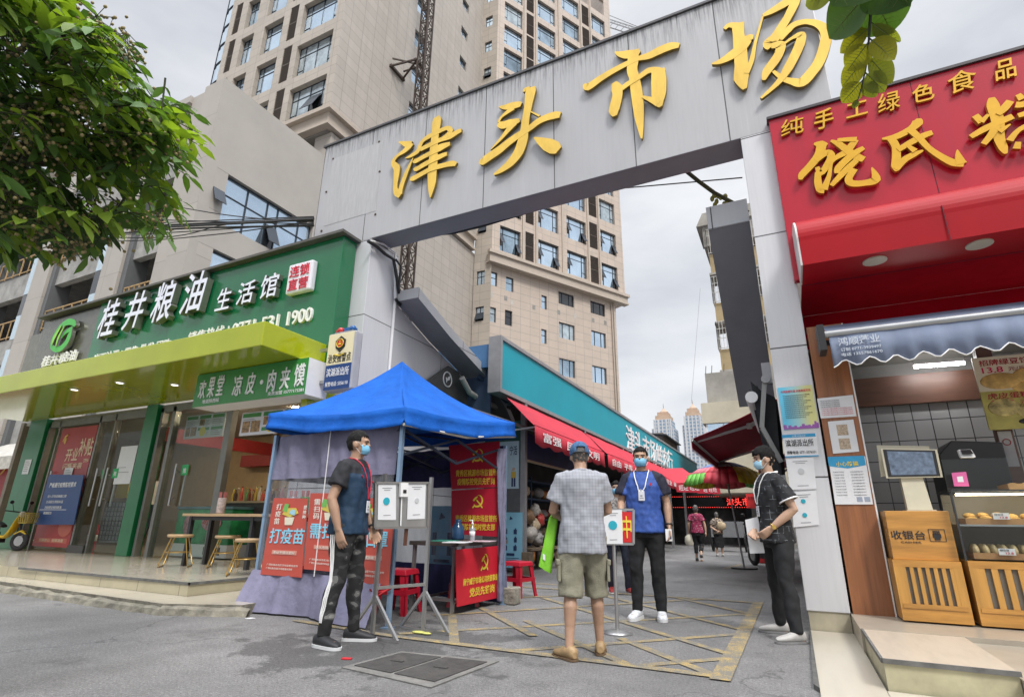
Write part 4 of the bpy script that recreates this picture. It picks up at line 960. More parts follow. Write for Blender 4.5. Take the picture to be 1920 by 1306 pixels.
# ---- scooters
def scooter(label, col, trunk=True, basket=False, loc=(0,0,0), rz=0, sc=1):
    """local: +y forward"""
    bm_ = mat('scooter_'+col[0], col[1], .25, .1, var=.05, coat=.5)
    t = thing('motor_scooter', label, 'scooter')
    for y in (-.62,.62):
        b = MB(); b.tube([(0,y+.2*math.cos(a),.25+.2*math.sin(a)) for a in np.linspace(0,2*math.pi,25)], .055, 8, caps=False); w_ = b.build('wheel', RUB, t)
        b = MB(); b.cyl((-.04,y,.25), .13, .08, 16, axis=(1,0,0)); 
        for a in np.linspace(0,2*math.pi,6)[:-1]: b.bar((0,y,.25),(0,y+.17*math.cos(a),.25+.17*math.sin(a)),.025)
        b.build('rim', STEEL, w_)
    b = MB(); ring = lambda y, z, wd, h: [(wd*math.cos(a), y, z+h*math.sin(a)) for a in np.linspace(0,2*math.pi,13)[:-1]]
    b.loft([ring(-.85,.62,.06,.05), ring(-.7,.6,.13,.12), ring(-.4,.52,.15,.17), ring(-.12,.42,.13,.1)]); b.box(-.1,-.5,.2,.1,.1,.34); b.build('body', BLK, t)
    b = MB(); b.loft([ring(-.3,.40,.07,.05), ring(-.05,.33,.10,.05), ring(.2,.36,.10,.05), ring(.33,.52,.12,.07), ring(.42,.75,.12,.06), ring(.46,.90,.08,.04)]); b.build('frame_cover', bm_, t)
    b = MB(); b.loft([ring(-.72,.72,.1,.04), ring(-.5,.74,.15,.06), ring(-.1,.68,.15,.06), ring(.05,.62,.1,.04)]); b.build('seat', BLK, t)
    b = MB(); b.tube([(0,.62,.25),(0,.5,.7),(0,.42,.98)], .03, 8); b.build('fork', BLK, t)
    b = MB(); b.loft([ring(.78,.42,.05,.02), ring(.62,.50,.075,.03), ring(.45,.42,.06,.03)]); b.build('mudguard', bm_, t)
    b = MB(); b.tube([(-.34,.3,1.02),(-.2,.42,1.0),(0,.44,.98),(.2,.42,1.0),(.34,.3,1.02)], .016, 8); b.build('handlebar', BLK, t)
    for s in (-1,1):
        b = MB(); b.tube([(s*.2,.42,1.0),(s*.27,.4,1.2)], .008, 6); b.ell((s*.29,.39,1.24), .065,.015,.045); b.build('mirror', BLK, t)
    b = MB(); b.ell((0,.5,.93), .1,.06,.08); b.build('headlight', mat('lamp_lens', (.6,.6,.6), .1, var=0), t)
    if trunk:
        b = MB(); b.loft([ring(-1.0,.92,.16,.12), ring(-.95,.94,.22,.17), ring(-.7,.94,.22,.17), ring(-.62,.92,.17,.13)]); b.build('trunk', BLK, t)
        b = MB(); b.box(-.14,-1.02,.6,.14,-.9,.66); b.build('tail_light', mat('red_lens', (.4,.02,.02), .2), t)
    if basket:
        b = MB()
        for k in range(6):
            z = .72+.05*k; hw = .13+.008*k; b.tube([(-hw,.56,z),(hw,.56,z),(hw,.8+.01*k,z),(-hw,.8+.01*k,z),(-hw,.56,z)], .008, 5)
        for x in np.linspace(-.13,.13,6): b.bar((x,.8,.72),(x*1.25,.86,.97),.008); b.bar((x,.56,.72),(x*1.25,.56,.97),.008)
        for y in np.linspace(.56,.82,5): b.bar((-.13,y,.72),(-.17,y,.97),.008); b.bar((.13,y,.72),(.17,y,.97),.008)
        b.box(-.13,.56,.70,.13,.8,.72); b.build('basket', mat('yellow_wire', (.5,.38,.08), .5, .2), t)
    t.location = loc; t.rotation_euler = (0,0,rz); t.scale = (sc,)*3; return t
scooter('black scooter with a tail box parked on the right of the lane', ('black',(.02,.02,.024)), True, False, (-.75,15.9,0), R(30))
scooter('yellow electric scooter with a wire basket at the left edge', ('yellow',(.62,.42,.02)), False, True, (Yp(-10,1036,6.35).x,6.35,.252), R(-68), .82)
hc = thing('hand_cart', 'small grey hand cart with wheels behind the woman in black', 'cart', loc=(-2.4,24.5,0))
c0 = Vector((-2.45,24.6,0)); b = MB(); b.box(c0.x-.6,c0.y-.4,.55,c0.x+.6,c0.y+.4,1.15); b.build('tray', mat('galvanised', (.25,.26,.27), .5, .4), hc)
for s in (-1,1):
    b = MB(); b.tube([(c0.x+s*.62,c0.y+.33*math.cos(a),.35+.33*math.sin(a)) for a in np.linspace(0,2*math.pi,21)], .035, 6, caps=False); b.bar((c0.x+s*.62,c0.y-.3,.35),(c0.x+s*.62,c0.y+.3,.35),.02); b.bar((c0.x+s*.62,c0.y,.05),(c0.x+s*.62,c0.y,.65),.02); b.build('wheel', RUB, hc)
b = MB(); b.box(-1.05,17.5,0,-.75,17.8,.42); o = b.build('red_crate', mat('red_plastic', (.55,.03,.03), .4, var=.05), bevel=.02); tag(o, 'small red plastic crate on the ground beside the black scooter', 'crate')
rm = thing('roof_shed', 'rusty roof edge and plants above the far part of the teal sign', 'shed', loc=(-6,30,4.6))
b = MB(); b.box(-7,29,4.5,-5.6,33,5.6); b.build('wall', mat('rusty_sheet', (.16,.12,.09), .8, var=.3, vscale=2), rm)
b = MB(); b.sheet((-7.2,28.8,5.7),(-5.4,28.8,5.5),(-5.4,33.2,5.5),(-7.2,33.2,5.7),.05); b.build('roof', mat('dark_sheet', (.09,.085,.08), .7, var=.2), rm)
# ================================================================== left shop, tent and everything in front of it
def vplane(P, Q, off=0.0):
    P, Q = Vector((P[0],P[1],0)), Vector((Q[0],Q[1],0)); d = (Q-P).normalized(); n = Vector((d.y,-d.x,0))
    if n.dot(CC-P) < 0: n = -n
    P = P+n*off
    def f(x, y): r = ray(x, y); return CC+r*((P-CC).dot(n)/r.dot(n))
    f.n = n; f.u = d if d.cross(Z1).dot(n) > 0 else -d
    return f
def slab(pts, n, th, m, name, parent, off=0.0):
    b = MB(); n = Vector(n).normalized(); b.prism([Vector(p)+n*off for p in pts], n*th); return b.build(name, m, parent)
def glass_mat(name, tint=(.92,.95,.94), refl=.10, rough=.02, dens=.0):
    if name in MATS: return MATS[name]
    m, nt, p = _nodes(name); N = nt.nodes.new; L = nt.links.new
    t = N('ShaderNodeBsdfTransparent'); t.inputs['Color'].default_value = (*tint,1); g = N('ShaderNodeBsdfGlossy'); g.inputs['Roughness'].default_value = rough
    lw = N('ShaderNodeFresnel'); lw.inputs['IOR'].default_value = 1.5; mr = N('ShaderNodeMapRange'); mr.inputs['To Min'].default_value = refl*.08; mr.inputs['To Max'].default_value = refl*.08+(.06 if refl == .16 and not dens else .2); L(lw.outputs[0], mr.inputs['Value'])
    mx = N('ShaderNodeMixShader'); L(mr.outputs[0], mx.inputs[0]); L(t.outputs[0], mx.inputs[1]); L(g.outputs[0], mx.inputs[2])
    last = mx
    if dens:
        d = N('ShaderNodeBsdfDiffuse'); d.inputs['Color'].default_value = (.55,.57,.62,1); m2 = N('ShaderNodeMixShader')
        nz = N('ShaderNodeTexNoise'); nz.inputs['Scale'].default_value = 5; nz.inputs['Detail'].default_value = 4; tc = N('ShaderNodeTexCoord'); mp = N('ShaderNodeMapping'); mp.inputs['Scale'].default_value = (1,1,.35); mp.inputs['Rotation'].default_value = (0,.6,0); L(tc.outputs['Object'], mp.inputs[0]); L(mp.outputs[0], nz.inputs['Vector'])
        r = N('ShaderNodeMapRange'); r.inputs['From Min'].default_value = .4; r.inputs['From Max'].default_value = .7; r.inputs['To Min'].default_value = dens*.5; r.inputs['To Max'].default_value = dens*1.9; L(nz.outputs['Fac'], r.inputs['Value'])
        L(r.outputs[0], m2.inputs[0]); L(mx.outputs[0], m2.inputs[1]); L(d.outputs[0], m2.inputs[2]); last = m2
    L(last.outputs[0], nt.nodes['Material Output'].inputs['Surface']); MATS[name] = m; return m
SHOPG = glass_mat('shop_glass', (.86,.90,.88), .16)
GREEN = mat('shop_green', (.004,.135,.05), .22, var=.07, vscale=1.2, coat=.4, dirt=.15, dirtcol=(.05,.2,.11), stretch=(1,1,.3))
GREEND = mat('shop_green_pillar', (.008,.16,.055), .3, var=.08)
LIME = mat('lime_composite_panel', (.35,.40,.004), .14, var=.07, vscale=1.0, coat=.25)
GREYP = mat('grey_logo_panel', (.115,.115,.095), .25, .2, var=.1, coat=.3)
LETW = mat('lit_letter_white', (.74,.76,.88), .35, var=.03); LETS = mat('letter_return', (.24,.25,.22), .35, .6, var=.1)
TILE = tile_mat('terrace_tile', (.50,.46,.38), .8, .8, 0, (.30,.28,.23), 'XY', rough=.16, mortar=.004, dirt=.22, bumpy=.05)
TILEF = tile_mat('step_riser_tile', (.50,.45,.31), .82, 2.0, 0, (.2,.18,.13), 'XZ', rough=.4, mortar=.006, dirt=.4)
KERB = mat('broken_kerb', (.22,.205,.16), .9, var=.3, vscale=7, bump=.8, bscale=22, dirt=.7, dirtcol=(.10,.098,.095), dscale=4)
# terrace
b = MB(); b.prism([(-40,4.75,0),(-10.3,4.5,0),(-6.4,4.47,0),(-6.4,11,0),(-40,11,0)],(0,0,.25)); o = b.build('terrace_floor', [TILE, TILEF]); struct(o)
for p in o.data.polygons:
    if abs(p.normal.z) < .5: p.material_index = 1
b = MB(); b.box(-10.3,4.463,.225,-6.385,4.475,.256); b.box(-6.405,4.463,.225,-6.385,7.2,.256); struct(b.build('terrace_edge', mat('grey_edge_strip', (.13,.13,.125), .8, var=.3, vscale=10, dirt=.5, dscale=5)))
b = MB()
b.prism([(-40,4.3,0),(-11,4.2,0),(-6.06,3.98,0),(-5.3,4.35,0),(-5.6,7.1,0),(-6.38,7.1,0),(-6.38,4.46,0),(-10.3,4.49,0),(-40,4.74,0)],(0,0,.105)); 
o = b.build('terrace_step', [TILE, KERB]); struct(o)
for p in o.data.polygons:
    if abs(p.normal.z) < .5: p.material_index = 1
# irregular cement apron at the foot of the step
rnd = random.Random(9); b = MB(); pts = []
A0, A1, A2 = Vector((-18,4.22,0)), Vector((-6.06,3.97,0)), Vector((-5.2,4.36,0))
prev = None
for a, c, n in ((A0,A1,80),(A1,A2,8)):
    d = (c-a).normalized(); nn = Vector((d.y,-d.x,0))
    for i in range(n+1):
        p = a.lerp(c, i/n); w_ = .025+rnd.random()*.045; hgt = .07+rnd.random()*.025
        ring = [p-nn*.02, p+nn*w_, p+nn*w_*.55+Z1*hgt*.7, p-nn*.02+Z1*hgt]
        if prev: b.loft([prev, ring], caps=False, smooth=False)
        prev = ring
o = b.build('kerb_apron', KERB); struct(o)

shop = thing('grocery_shop', 'corner grocery shop with a green fascia and a lime green canopy', 'shop', loc=(-10,7,0))
SY = 6.1
b = MB(); b.box(-13.56,SY,3.3,-6.3,6.42,5.62); b.build('sign_board', GREEN, shop, bevel=.01)
b = MB(); b.box(-16.0,SY+.02,3.3,-13.57,6.42,5.55); b.build('logo_board', GREYP, shop)
b = MB(); b.box(-16.1,SY-.12,5.62,-6.22,6.5,5.67); b.build('sign_cap', mat('dark_cap', (.10,.095,.085), .6, var=.15), shop)
def ptext(body, px, Y, m, parent, depth=.01, bold=.014, shear=0., name='lettering', out=.003, side=None):
    """px = (left, bottom_y at left, right, top_y at right) measured on plane Y"""
    a = Yp(px[0], px[1], Y); c = Yp(px[2], px[3], Y)
    o = text(body, m, parent, (a.x, Y, a.z), X1, Z1, c.x-a.x, c.z-a.z, depth, bold, name, shear, 1.0, out)
    if side:
        o.data.materials.append(side)
        for p in o.data.polygons:
            if p.normal.y > -.7: p.material_index = 1
    return o
for ch, px in (('桂',(191,640,240,562)),('井',(240,625,290,548)),('粮',(291,613,345,528)),('油',(347,596,402,511))):
    ptext(ch, px, SY, LETW, shop, .13, .026, .12, out=.03, side=LETS)
for ch, px in (('生',(412,588,446,541)),('活',(451,577,489,528)),('馆',(494,566,533,514))): ptext(ch, px, SY, LETW, shop, .09, .02, .08, out=.03, side=LETS)
a, c = Yp(544,557,SY), Yp(600,490,SY)
b = MB(); b.box(a.x,SY-.12,a.z,c.x-.03,SY,c.z); bx = b.build('badge_box', [mat('badge_white', (.75,.74,.80), .35, var=.02)], shop, bevel=.03)
REDT = mat('red_lettering', (.62,.02,.05), .4, var=.03)
bw, bh = c.x-a.x-.03, c.z-a.z; text('连锁', REDT, bx, (a.x+.1*bw,SY-.12,a.z+.53*bh), X1, Z1, .8*bw, .38*bh, .012, .002); text('直营', REDT, bx, (a.x+.1*bw,SY-.12,a.z+.08*bh), X1, Z1, .8*bw, .38*bh, .012, .002)
zl = Yp(588,602,SY).z; zh = Yp(588,573,SY).z
x0 = Yp(180,640,SY).x; x1 = Yp(588,590,SY).x
text('米面油蛋 | 零售 批发 团购', WHTL, shop, (Yp(178,668,SY).x,SY,zl-.06), X1, Z1, Yp(322,625,SY).x-Yp(178,660,SY).x, .30, .02, .014)
text('销售热线 | ', WHTL, shop, (Yp(355,630,SY).x,SY,zl-.02), X1, Z1, Yp(436,600,SY).x-Yp(355,640,SY).x, .30, .02, .014)
text('0771-531 1900', WHTL, shop, (Yp(440,610,SY).x,SY,zl), X1, Z1, x1-Yp(440,610,SY).x, zh-zl-.03, .04, .016)
# leaf-shaped logo on the grey board
LG1 = mat('logo_green', (.05,.42,.05), .3, var=.05); LG2 = mat('logo_lime', (.25,.62,.03), .3, var=.05)
def pstrokes(strokes, off, sc, Y, parent, depth, name, m, o0=.03):
    return glyph(strokes, off, sc, Y, parent, depth, name, m, o0)
pstrokes([[(700,905,16),(690,875,34),(640,868,40),(580,905,36),(535,965,30),(505,1030,28),(500,1085,30)],[(498,1080,26),(530,1106,30),(580,1095,40),(630,1040,44),(655,980,40),(672,935,14)],[(585,1010,6),(625,955,26),(680,925,34)]],(0,420),4.663,SY,shop,.08,'logo',(LG1,LETS))
pstrokes([[(515,1070,6),(540,1000,26),(600,900,6)],[(550,1085,6),(572,1010,22),(625,905,6)]],(0,420),4.663,SY,shop,.02,'logo',(LG2,LETS),.125)
ptext('桂井粮油', (80,690,150,655), SY, WHTL, shop, .04, .016, .1, out=.02)
# canopy
b = MB(); b.box(-17.4,4.91,3.29,-6.4,6.88,3.66); can = b.build('canopy', LIME, shop, bevel=.012)
b = MB(); b.box(-6.52,5.85,2.35,-6.4,6.4,3.285); b.build('canopy_post', LIME, shop)
DLAMP = mat('downlight_glow', (1,.93,.82), .4, var=0, emit=1.2)
for (px, py) in ((328,720),(225,716),(140,729),(300,769)):
    p = Zp(px, py, 3.29); b = MB(); b.cyl((p.x,p.y,3.285), .075, -.012, 16); b.cyl((p.x,p.y,3.272), .055, -.004, 16, mi=1); b.build('downlight', [WHT, DLAMP], can)
b = MB(); b.box(-40,5.2,3.0,-17.42,5.4,3.6); o = b.build('neighbour_fascia', mat('pale_fascia', (.45,.45,.42), .5, var=.1)); tag(o, 'plain pale fascia of the next shop at the left edge', 'fascia')
t = thing('red_shop_banner', 'dark red banner with gold characters at the far left shop', 'banner', loc=(-21,8,.8)); q = [Yp(*p,8) for p in ((-60,950),(52,935),(48,872),(-60,868))]; slab(q, -Y1, .02, mat('maroon_banner', (.28,.015,.02), .5, var=.1), 'cloth', t); text('人人有信', mat('gold_ink', (.62,.40,.10), .5, var=.03), t, q[0]+X1*.8+Z1*.9-Y1*.025, X1, Z1, 2.6, .55, .004, .01)
t = thing('canvas_awning', 'dirty white canvas awning of the far left shop', 'awning', loc=(-22,8,3)); b = MB(); a = Yp(-80,800,7.6); c = Yp(58,790,7.6); b.sheet((a.x,7.6,2.6),(c.x,7.6,2.6),(c.x,9.0,3.3),(a.x,9.0,3.3),.02); b.prism([(a.x,7.59,2.6),(c.x,7.59,2.6),(c.x-.3,7.59,2.25),(a.x,7.59,2.15)],(0,-.01,0)); b.build('canopy', mat('dirty_canvas', (.45,.44,.40), .8, var=.2, dirt=.4, dirtcol=(.25,.24,.2)), t)
t = thing('scaffold_net', 'green netted scaffold behind the far left shop', 'scaffold', loc=(-25,10,1)); b = MB(); b.box(-34,9.8,.3,-19,9.85,2.8); b.build('net', mat('green_net', (.03,.20,.10), .8, var=.4, vscale=3), t)
# shell
WALLB = mat('warm_interior_wall', (.42,.32,.19), .7, var=.06); REDB = mat('interior_red_band', (.34,.03,.03), .5, var=.08); CEIL = mat('shop_ceiling', (.35,.33,.29), .7, var=.05)
b = MB(); b.box(-17.6,10.6,.25,-6.2,10.75,3.3); b.build('back_wall', WALLB, shop)
b = MB(); b.box(-17.6,6.95,3.2,-6.3,10.6,3.28); b.build('ceiling', CEIL, shop)
CLAMP = mat('ceiling_lamp_glow', (1,.80,.55), .4, var=0, emit=80)
for (x, y) in ((-14.8,8.6),(-12.6,8.6),(-10.6,8.4),(-9.0,8.0),(-7.9,8.6),(-10.4,7.5)):
    b = MB(); b.cyl((x,y,3.198),.10,-.012,16); b.build('ceiling_lamp', CLAMP, shop)
b = MB(); b.box(-13.5,10.3,2.35,-6.3,10.58,2.65); b.box(-12.0,7.05,2.55,-11.9,10.3,2.85); b.build('red_band', REDB, shop)
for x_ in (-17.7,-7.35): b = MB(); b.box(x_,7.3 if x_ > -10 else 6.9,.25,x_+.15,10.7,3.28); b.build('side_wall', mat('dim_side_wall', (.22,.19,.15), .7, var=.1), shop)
b = MB(); b.box(-17.4,6.45,3.66,-6.3,7.0,5.5); b.build('upper_wall', mat('rear_sheet', (.2,.2,.19), .7, var=.1), shop)
for (xa, xb) in ((-17.05,-16.25),(-12.2,-11.8)):
    b = MB(); b.box(xa,6.82,.25,xb,7.1,3.28); b.build('pillar', GREEND, shop, bevel=.008)
FRM = mat('door_frame_alu', (.20,.20,.185), .4, .5, var=.1)
b = MB()
for x, w_ in ((-16.2,.06),(-15.72,.05),(-14.02,.07),(-13.4,.05),(-12.28,.05),(-11.75,.08),(-11.35,.1),(-9.62,.16)): b.box(x,6.88,.25,x+w_,7.0,3.2)
b.box(-16.2,6.88,3.05,-12.2,6.98,3.2); b.box(-11.75,6.88,3.1,-9.5,6.98,3.25); b.build('shopfront_frame', FRM, shop)
for (xa, xb, hx) in ((-15.66,-14.04,-15.5),(-13.94,-13.42,-13.6),(-13.34,-12.3,-13.2),(-11.24,-9.64,-10.85)):
    b = MB(); b.box(xa,6.93,.28,xb,6.945,3.04); d_ = b.build('glass_door', SHOPG, shop)
    b = MB(); 
    for y in (6.86,): b.tube([(hx,y,1.2),(hx,y,2.0)], .022, 8); b.bar((hx,y,1.35),(hx,6.93,1.35),.02); b.bar((hx,y,1.85),(hx,6.93,1.85),.02)
    b.build('handle', STEEL, d_); b = MB(); b.tube([(hx+.12,7.0,1.2),(hx+.12,7.0,2.0)], .02, 8); b.build('handle', STEEL, d_)
    b = MB(); b.box(hx+.1,6.915,1.78,hx+.3,6.925,1.98); lb_ = b.build('push_sticker', mat('green_sticker', (.02,.4,.12), .5), d_)
    text('推', WHTL, lb_, (hx+.15,6.915,1.82), X1, Z1, .1, .1, .001)
b = MB(); b.box(-14.04,6.85,.25,-13.42,6.9,.4); b.build('door_plate', mat('floor_spring', (.06,.06,.055), .5), shop)
# posters and boards on the doors
RPOST = mat('red_poster', (.36,.022,.02), .4, var=.12, vscale=2); CREAM = mat('cream_ink', (.72,.58,.40), .5, var=.03); GOLDI = mat('gold_ink', (.62,.40,.10), .5, var=.03); YELI = mat('yellow_ink', (.78,.60,.06), .5, var=.02)
t = thing('red_opening_poster', 'tall red shop opening poster behind the left glass door', 'poster', loc=(-14.9,6.97,.3))
b = MB(); b.box(-15.6,6.905,.34,-14.1,6.92,3.0); b.build('sheet', RPOST, t)
text('开业', CREAM, t, (-15.15,6.905,2.2), X1, Z1, .52, .3, .004, .02); text('补贴', CREAM, t, (-14.65,6.905,2.3), X1, Z1, .55, .42, .004, .02); text('闪耀来袭', CREAM, t, (-15.15,6.905,2.02), X1, Z1, .8, .14, .004, .01); text('OPEN', CREAM, t, (-14.35,6.905,2.16), X1, Z1, .2, .08, .003)
text('新店开业  全场优惠', GOLDI, t, (-15.45,6.905,1.72), X1, Z1, 1.25, .09, .002)
b = MB(); b.box(-15.5,6.90,.42,-14.2,6.905,.52); b.ell((-14.4,6.90,.75),.28,.006,.2); b.build('cream_shapes', mat('poster_pink', (.5,.12,.08), .5), t)
text('买得放心  用得满意', CREAM, t, (-15.35,6.90,.44), X1, Z1, 1.0, .07, .002)
b = MB(); b.tube([(-15.42,6.90,2.68+.0),(-15.36,6.90,2.8),(-15.26,6.90,2.84)], .02, 6); b.ell((-15.34,6.90,2.7),.05,.004,.08); b.build('crest', GOLDI, t)
t = thing('blue_notice_board', 'dark blue lettered notice board leaning across the left door', 'notice', loc=(-14.9,6.7,.8))
q4 = [Yp(*p,6.75) for p in ((68,983),(140,983),(159,890),(94,889))]
slab(q4, (0,-1,0), .02, mat('notice_blue', (.012,.055,.19), .45, var=.05), 'board', t)
a = q4[3]; c = q4[1]
text('严格遵守疫情防控要求', WHTL, t, (a.x+.15,6.73,a.z-.3), X1, Z1, 1.1, .11, .002, .01)
for i, s_ in enumerate(('进入市场请佩戴口罩','主动配合测量体温','扫码登记保持距离','谢谢配合')): text(s_, WHTL, t, (a.x+.2,6.73,a.z-.52-.12*i), X1, Z1, .12*len(s_)*.72, .06, .002, 0)
b = MB(); b.box(a.x+.0,6.725,c.z+.3,a.x+1.1,6.73,c.z+.31); b.build('rule', WHTL, t)
def paper(name, label, x0, z0, x1, z1, Y, m=WPAP, cat='paper', group=None):
    t = thing(name, label, cat, group, loc=(x0,Y,z0)); b = MB(); b.box(x0,Y,z0,x1,Y+.006,z1); b.build('sheet', m, t); return t
GINK = mat('grey_ink', (.22,.23,.25), .6); 
def lines(t, x0, z1, x1, n, dz, Y, m=GINK, h=.010, seed=1):
    r = random.Random(seed); b = MB()
    for i in range(n): b.box(x0, Y-.003, z1-i*dz-h, x0+(x1-x0)*r.uniform(.6,1), Y, z1-i*dz)
    return b.build('print_lines', m, t)
t = paper('paper_sheet', 'crumpled white sheet taped over the red opening poster', -15.0,1.6,-14.65,2.05,6.885); lines(t,-14.96,2.0,-14.7,7,.05,6.885)
t = paper('paper_sheet', 'white sheet draped on the second glass door', -13.0,1.65,-12.4,2.45,6.92); lines(t,-12.95,2.0,-12.5,2,.1,6.92)
t = paper('paper_sheet', 'small white printed note on the left green pillar', -16.75,1.95,-16.45,2.3,6.81); lines(t,-16.72,2.25,-16.48,6,.045,6.81)
t = thing('yellow_notice', 'small yellow box sign behind the second door', 'sign', loc=(-13.3,7.4,1.3)); b = MB(); b.box(-13.9,7.5,1.4,-13.45,7.6,1.75); b.build('board', mat('yellow_board', (.5,.36,.02), .5), t)
t = thing('pay_terminal', 'white terminal with a green screen behind the second door', 'terminal', loc=(-13,7.6,1.2)); b = MB(); b.box(-12.95,7.5,1.25,-12.5,7.7,1.75); b.build('case', WHT, t); b = MB(); b.box(-12.85,7.49,1.35,-12.62,7.5,1.6); b.build('screen', mat('green_sticker', (.02,.4,.12), .5), t)
# wire rack, chalkboard, extinguisher
t = thing('wire_rack', 'wire grid rack of small packets behind the second door', 'rack', loc=(-13.3,7.3,.25))
b = MB()
for x in np.linspace(-13.9,-12.9,9): b.bar((x,7.35,.5),(x,7.35,1.3),.012)
for z in np.linspace(.5,1.3,9): b.bar((-13.9,7.35,z),(-12.9,7.35,z),.012)
b.build('grid', BLK, t); b = MB(); b.box(-13.9,7.38,.45,-12.9,7.42,1.3); b.build('packets', mat('silver_packets', (.4,.4,.4), .4, var=.4, vscale=25), t)
t = thing('chalkboard', 'black chalkboard easel with chalk writing by the green pillar', 'chalkboard', loc=(-12.7,6.75,.25))
b = MB(); b.sheet((-12.95,7.3,.35),(-12.25,7.3,.35),(-12.3,7.55,1.25),(-12.85,7.55,1.25),.02); b.build('board', mat('slate', (.035,.045,.042), .7, var=.15), t)
b = MB(); b.bar((-12.95,7.28,.25),(-12.85,7.55,1.3),.03); b.bar((-12.25,7.28,.25),(-12.3,7.55,1.3),.03); b.build('frame', BLK, t)
CHALK = mat('chalk', (.55,.58,.56), .9)
for i, s_ in enumerate(('今日特价','大米 油','杂粮')): text(s_, CHALK, t, (-12.85+.03*i,7.5-.07*i-.04,1.05-.24*i), X1, Vector((0,.27,.96)), .42-.05*i, .12, .001, 0)
t = thing('fire_extinguisher', 'red fire extinguisher standing inside the glass door', 'extinguisher', loc=(-14.6,7.6,.25)); ex = Yp(168,1029,7.6).x
b = MB(); b.lathe((ex,7.6,.25),[(.09,0),(.1,.03),(.1,.46),(.08,.54),(.035,.6)],18); b.build('bottle', mat('extinguisher_red', (.5,.012,.015), .25, var=.05), t)
b = MB(); b.box(ex-.04,7.56,.85,ex+.05,7.64,.92); b.tube([(ex,7.6,.9),(ex+.1,7.58,.92),(ex+.14,7.56,.75),(ex+.12,7.54,.5)],.015,6); b.build('valve', BLK, t)
b = MB(); b.lathe((ex,7.6,.45),[(.1015,0),(.1015,.14)],18); b.build('label_band', WPAP, t)
# drinks fridges, freezer, counter with bottles
for (x, y, lb, hd) in ((-8.65,9.4,'glass door drinks fridge with a glowing teal header inside the snack stall',True),(-7.75,9.55,'red framed drinks fridge right of the teal one',False)):
    t = thing('drinks_fridge', lb, 'fridge', 'fridges in the snack stall', loc=(x,y,.25))
    b = MB(); b.box(x-.42,y,.25,x+.42,y+.6,2.2); b.build('cabinet', mat('fridge_body', (.05,.04,.04), .4) if hd else mat('fridge_red', (.25,.03,.03), .4), t)
    b = MB(); b.box(x-.4,y-.02,1.92,x+.4,y,2.18); b.build('header', mat('fridge_header', (.05,.34,.42), .4, emit=.5) if hd else mat('fridge_header_red', (.4,.1,.08), .4), t)
    b = MB(); 
    for zz in (.55,.9,1.25,1.6):
        b.box(x-.36,y-.015,zz,x+.36,y,zz+.02)
    b.build('shelf', STEEL, t)
    rr = random.Random(int(x*10)); cs = [mat('drink_%d' % i, c, .3, var=.1) for i, c in enumerate(((.6,.2,.03),(.1,.35,.06),(.5,.42,.06),(.45,.05,.04),(.5,.5,.5),(.12,.06,.03)))]
    b = MB()
    for zz in (.57,.92,1.27,1.62):
        for i in range(9): xx = x-.33+i*.08; mi = rr.randrange(6); b.lathe((xx,y-.05,zz),[(.03,0),(.03,.16),(.012,.2),(.012,.24)],8,mi)
    b.build('bottle_rows', cs, t)
t = thing('ice_cream_freezer', 'green printed ice cream chest freezer behind the glass', 'freezer', loc=(-10.2,7.4,.25))
p0, p1 = Yp(318,1035,7.3), Yp(398,940,7.3)
b = MB(); b.box(-11.2,7.3,.5,-9.55,8.0,1.15); b.build('cabinet', mat('freezer_green', (.03,.30,.10), .35, var=.35, vscale=4), t, bevel=.02)
b = MB(); b.box(-11.2,7.29,.27,-9.55,7.98,.5); b.build('base', WHT, t)
b = MB(); 
for i in range(14): b.box(-10.2+i*.035,7.28,.32,-10.185+i*.035,7.295,.46)
b.build('grille', BLK, t)
b = MB(); b.box(-11.22,7.28,1.15,-9.53,8.02,1.2); b.build('lid', mat('freezer_lid', (.1,.2,.22), .2), t)
b = MB(); b.ell((-10.8,7.29,.85),.14,.01,.2); b.ell((-10.1,7.29,.9),.3,.008,.16); b.build('printed_picture', mat('print_pink', (.5,.25,.28), .5, var=.4, vscale=9), t)
text('冰爽', mat('print_red_ink', (.5,.04,.02), .5), t, (-10.35,7.285,.85), X1, Z1, .5, .18, .004)
WOODT = mat('pale_wood_top', (.45,.31,.17), .4, var=.15, vscale=3, stretch=(1,8,8)); GOLDW = mat('brass_wire', (.50,.33,.11), .3, .8, var=.05)
t = thing('bar_table', 'long narrow high table with black steel legs and a pale top', 'table', loc=(-7.5,6.2,.25))
zt = UP(360,962,(-8.75,6.0)).z
b = MB(); b.box(-8.95,5.92,zt-.04,-5.95,6.42,zt); b.build('tabletop', WOODT, t)
for x in (-8.85,-7.4,-6.15):
    for y in (5.98,6.34):
        b = MB(); b.box(x,y,.25,x+.06,y+.06,zt-.04); b.build('leg', BLK, t)
for y in (5.99,6.35):
    b = MB(); b.box(-8.85,y,zt-.1,-6.1,y+.04,zt-.042); b.build('rail', BLK, t)
def stool(loc, lb, zs):
    t = thing('bar_stool', lb, 'stool', 'round wooden stools at the long table'); h = zs
    b = MB(); b.lathe((0,0,h-.045),[(.17,0),(.185,.008),(.185,.037),(.178,.045)],24); b.build('seat', WOODT, t)
    for a in (R(45),R(225)):
        b = MB(); u = Vector((math.cos(a),math.sin(a),0)); v = Vector((-u.y,u.x,0))
        b.tube([u*.1+v*.1+Z1*(h-.05), u*.2+v*.17+Z1*.03, u*.2+v*.14+Z1*.01, u*.2-v*.14+Z1*.01, u*.2-v*.17+Z1*.03, u*.1-v*.1+Z1*(h-.05)], .0095, 8); b.build('leg', GOLDW, t)
    b = MB(); r = .165; b.tube([(r*math.cos(a),r*math.sin(a),h*.45) for a in np.linspace(0,2*math.pi,17)], .007, 6, caps=False); b.build('foot_ring', GOLDW, t)
    t.location = loc; return t
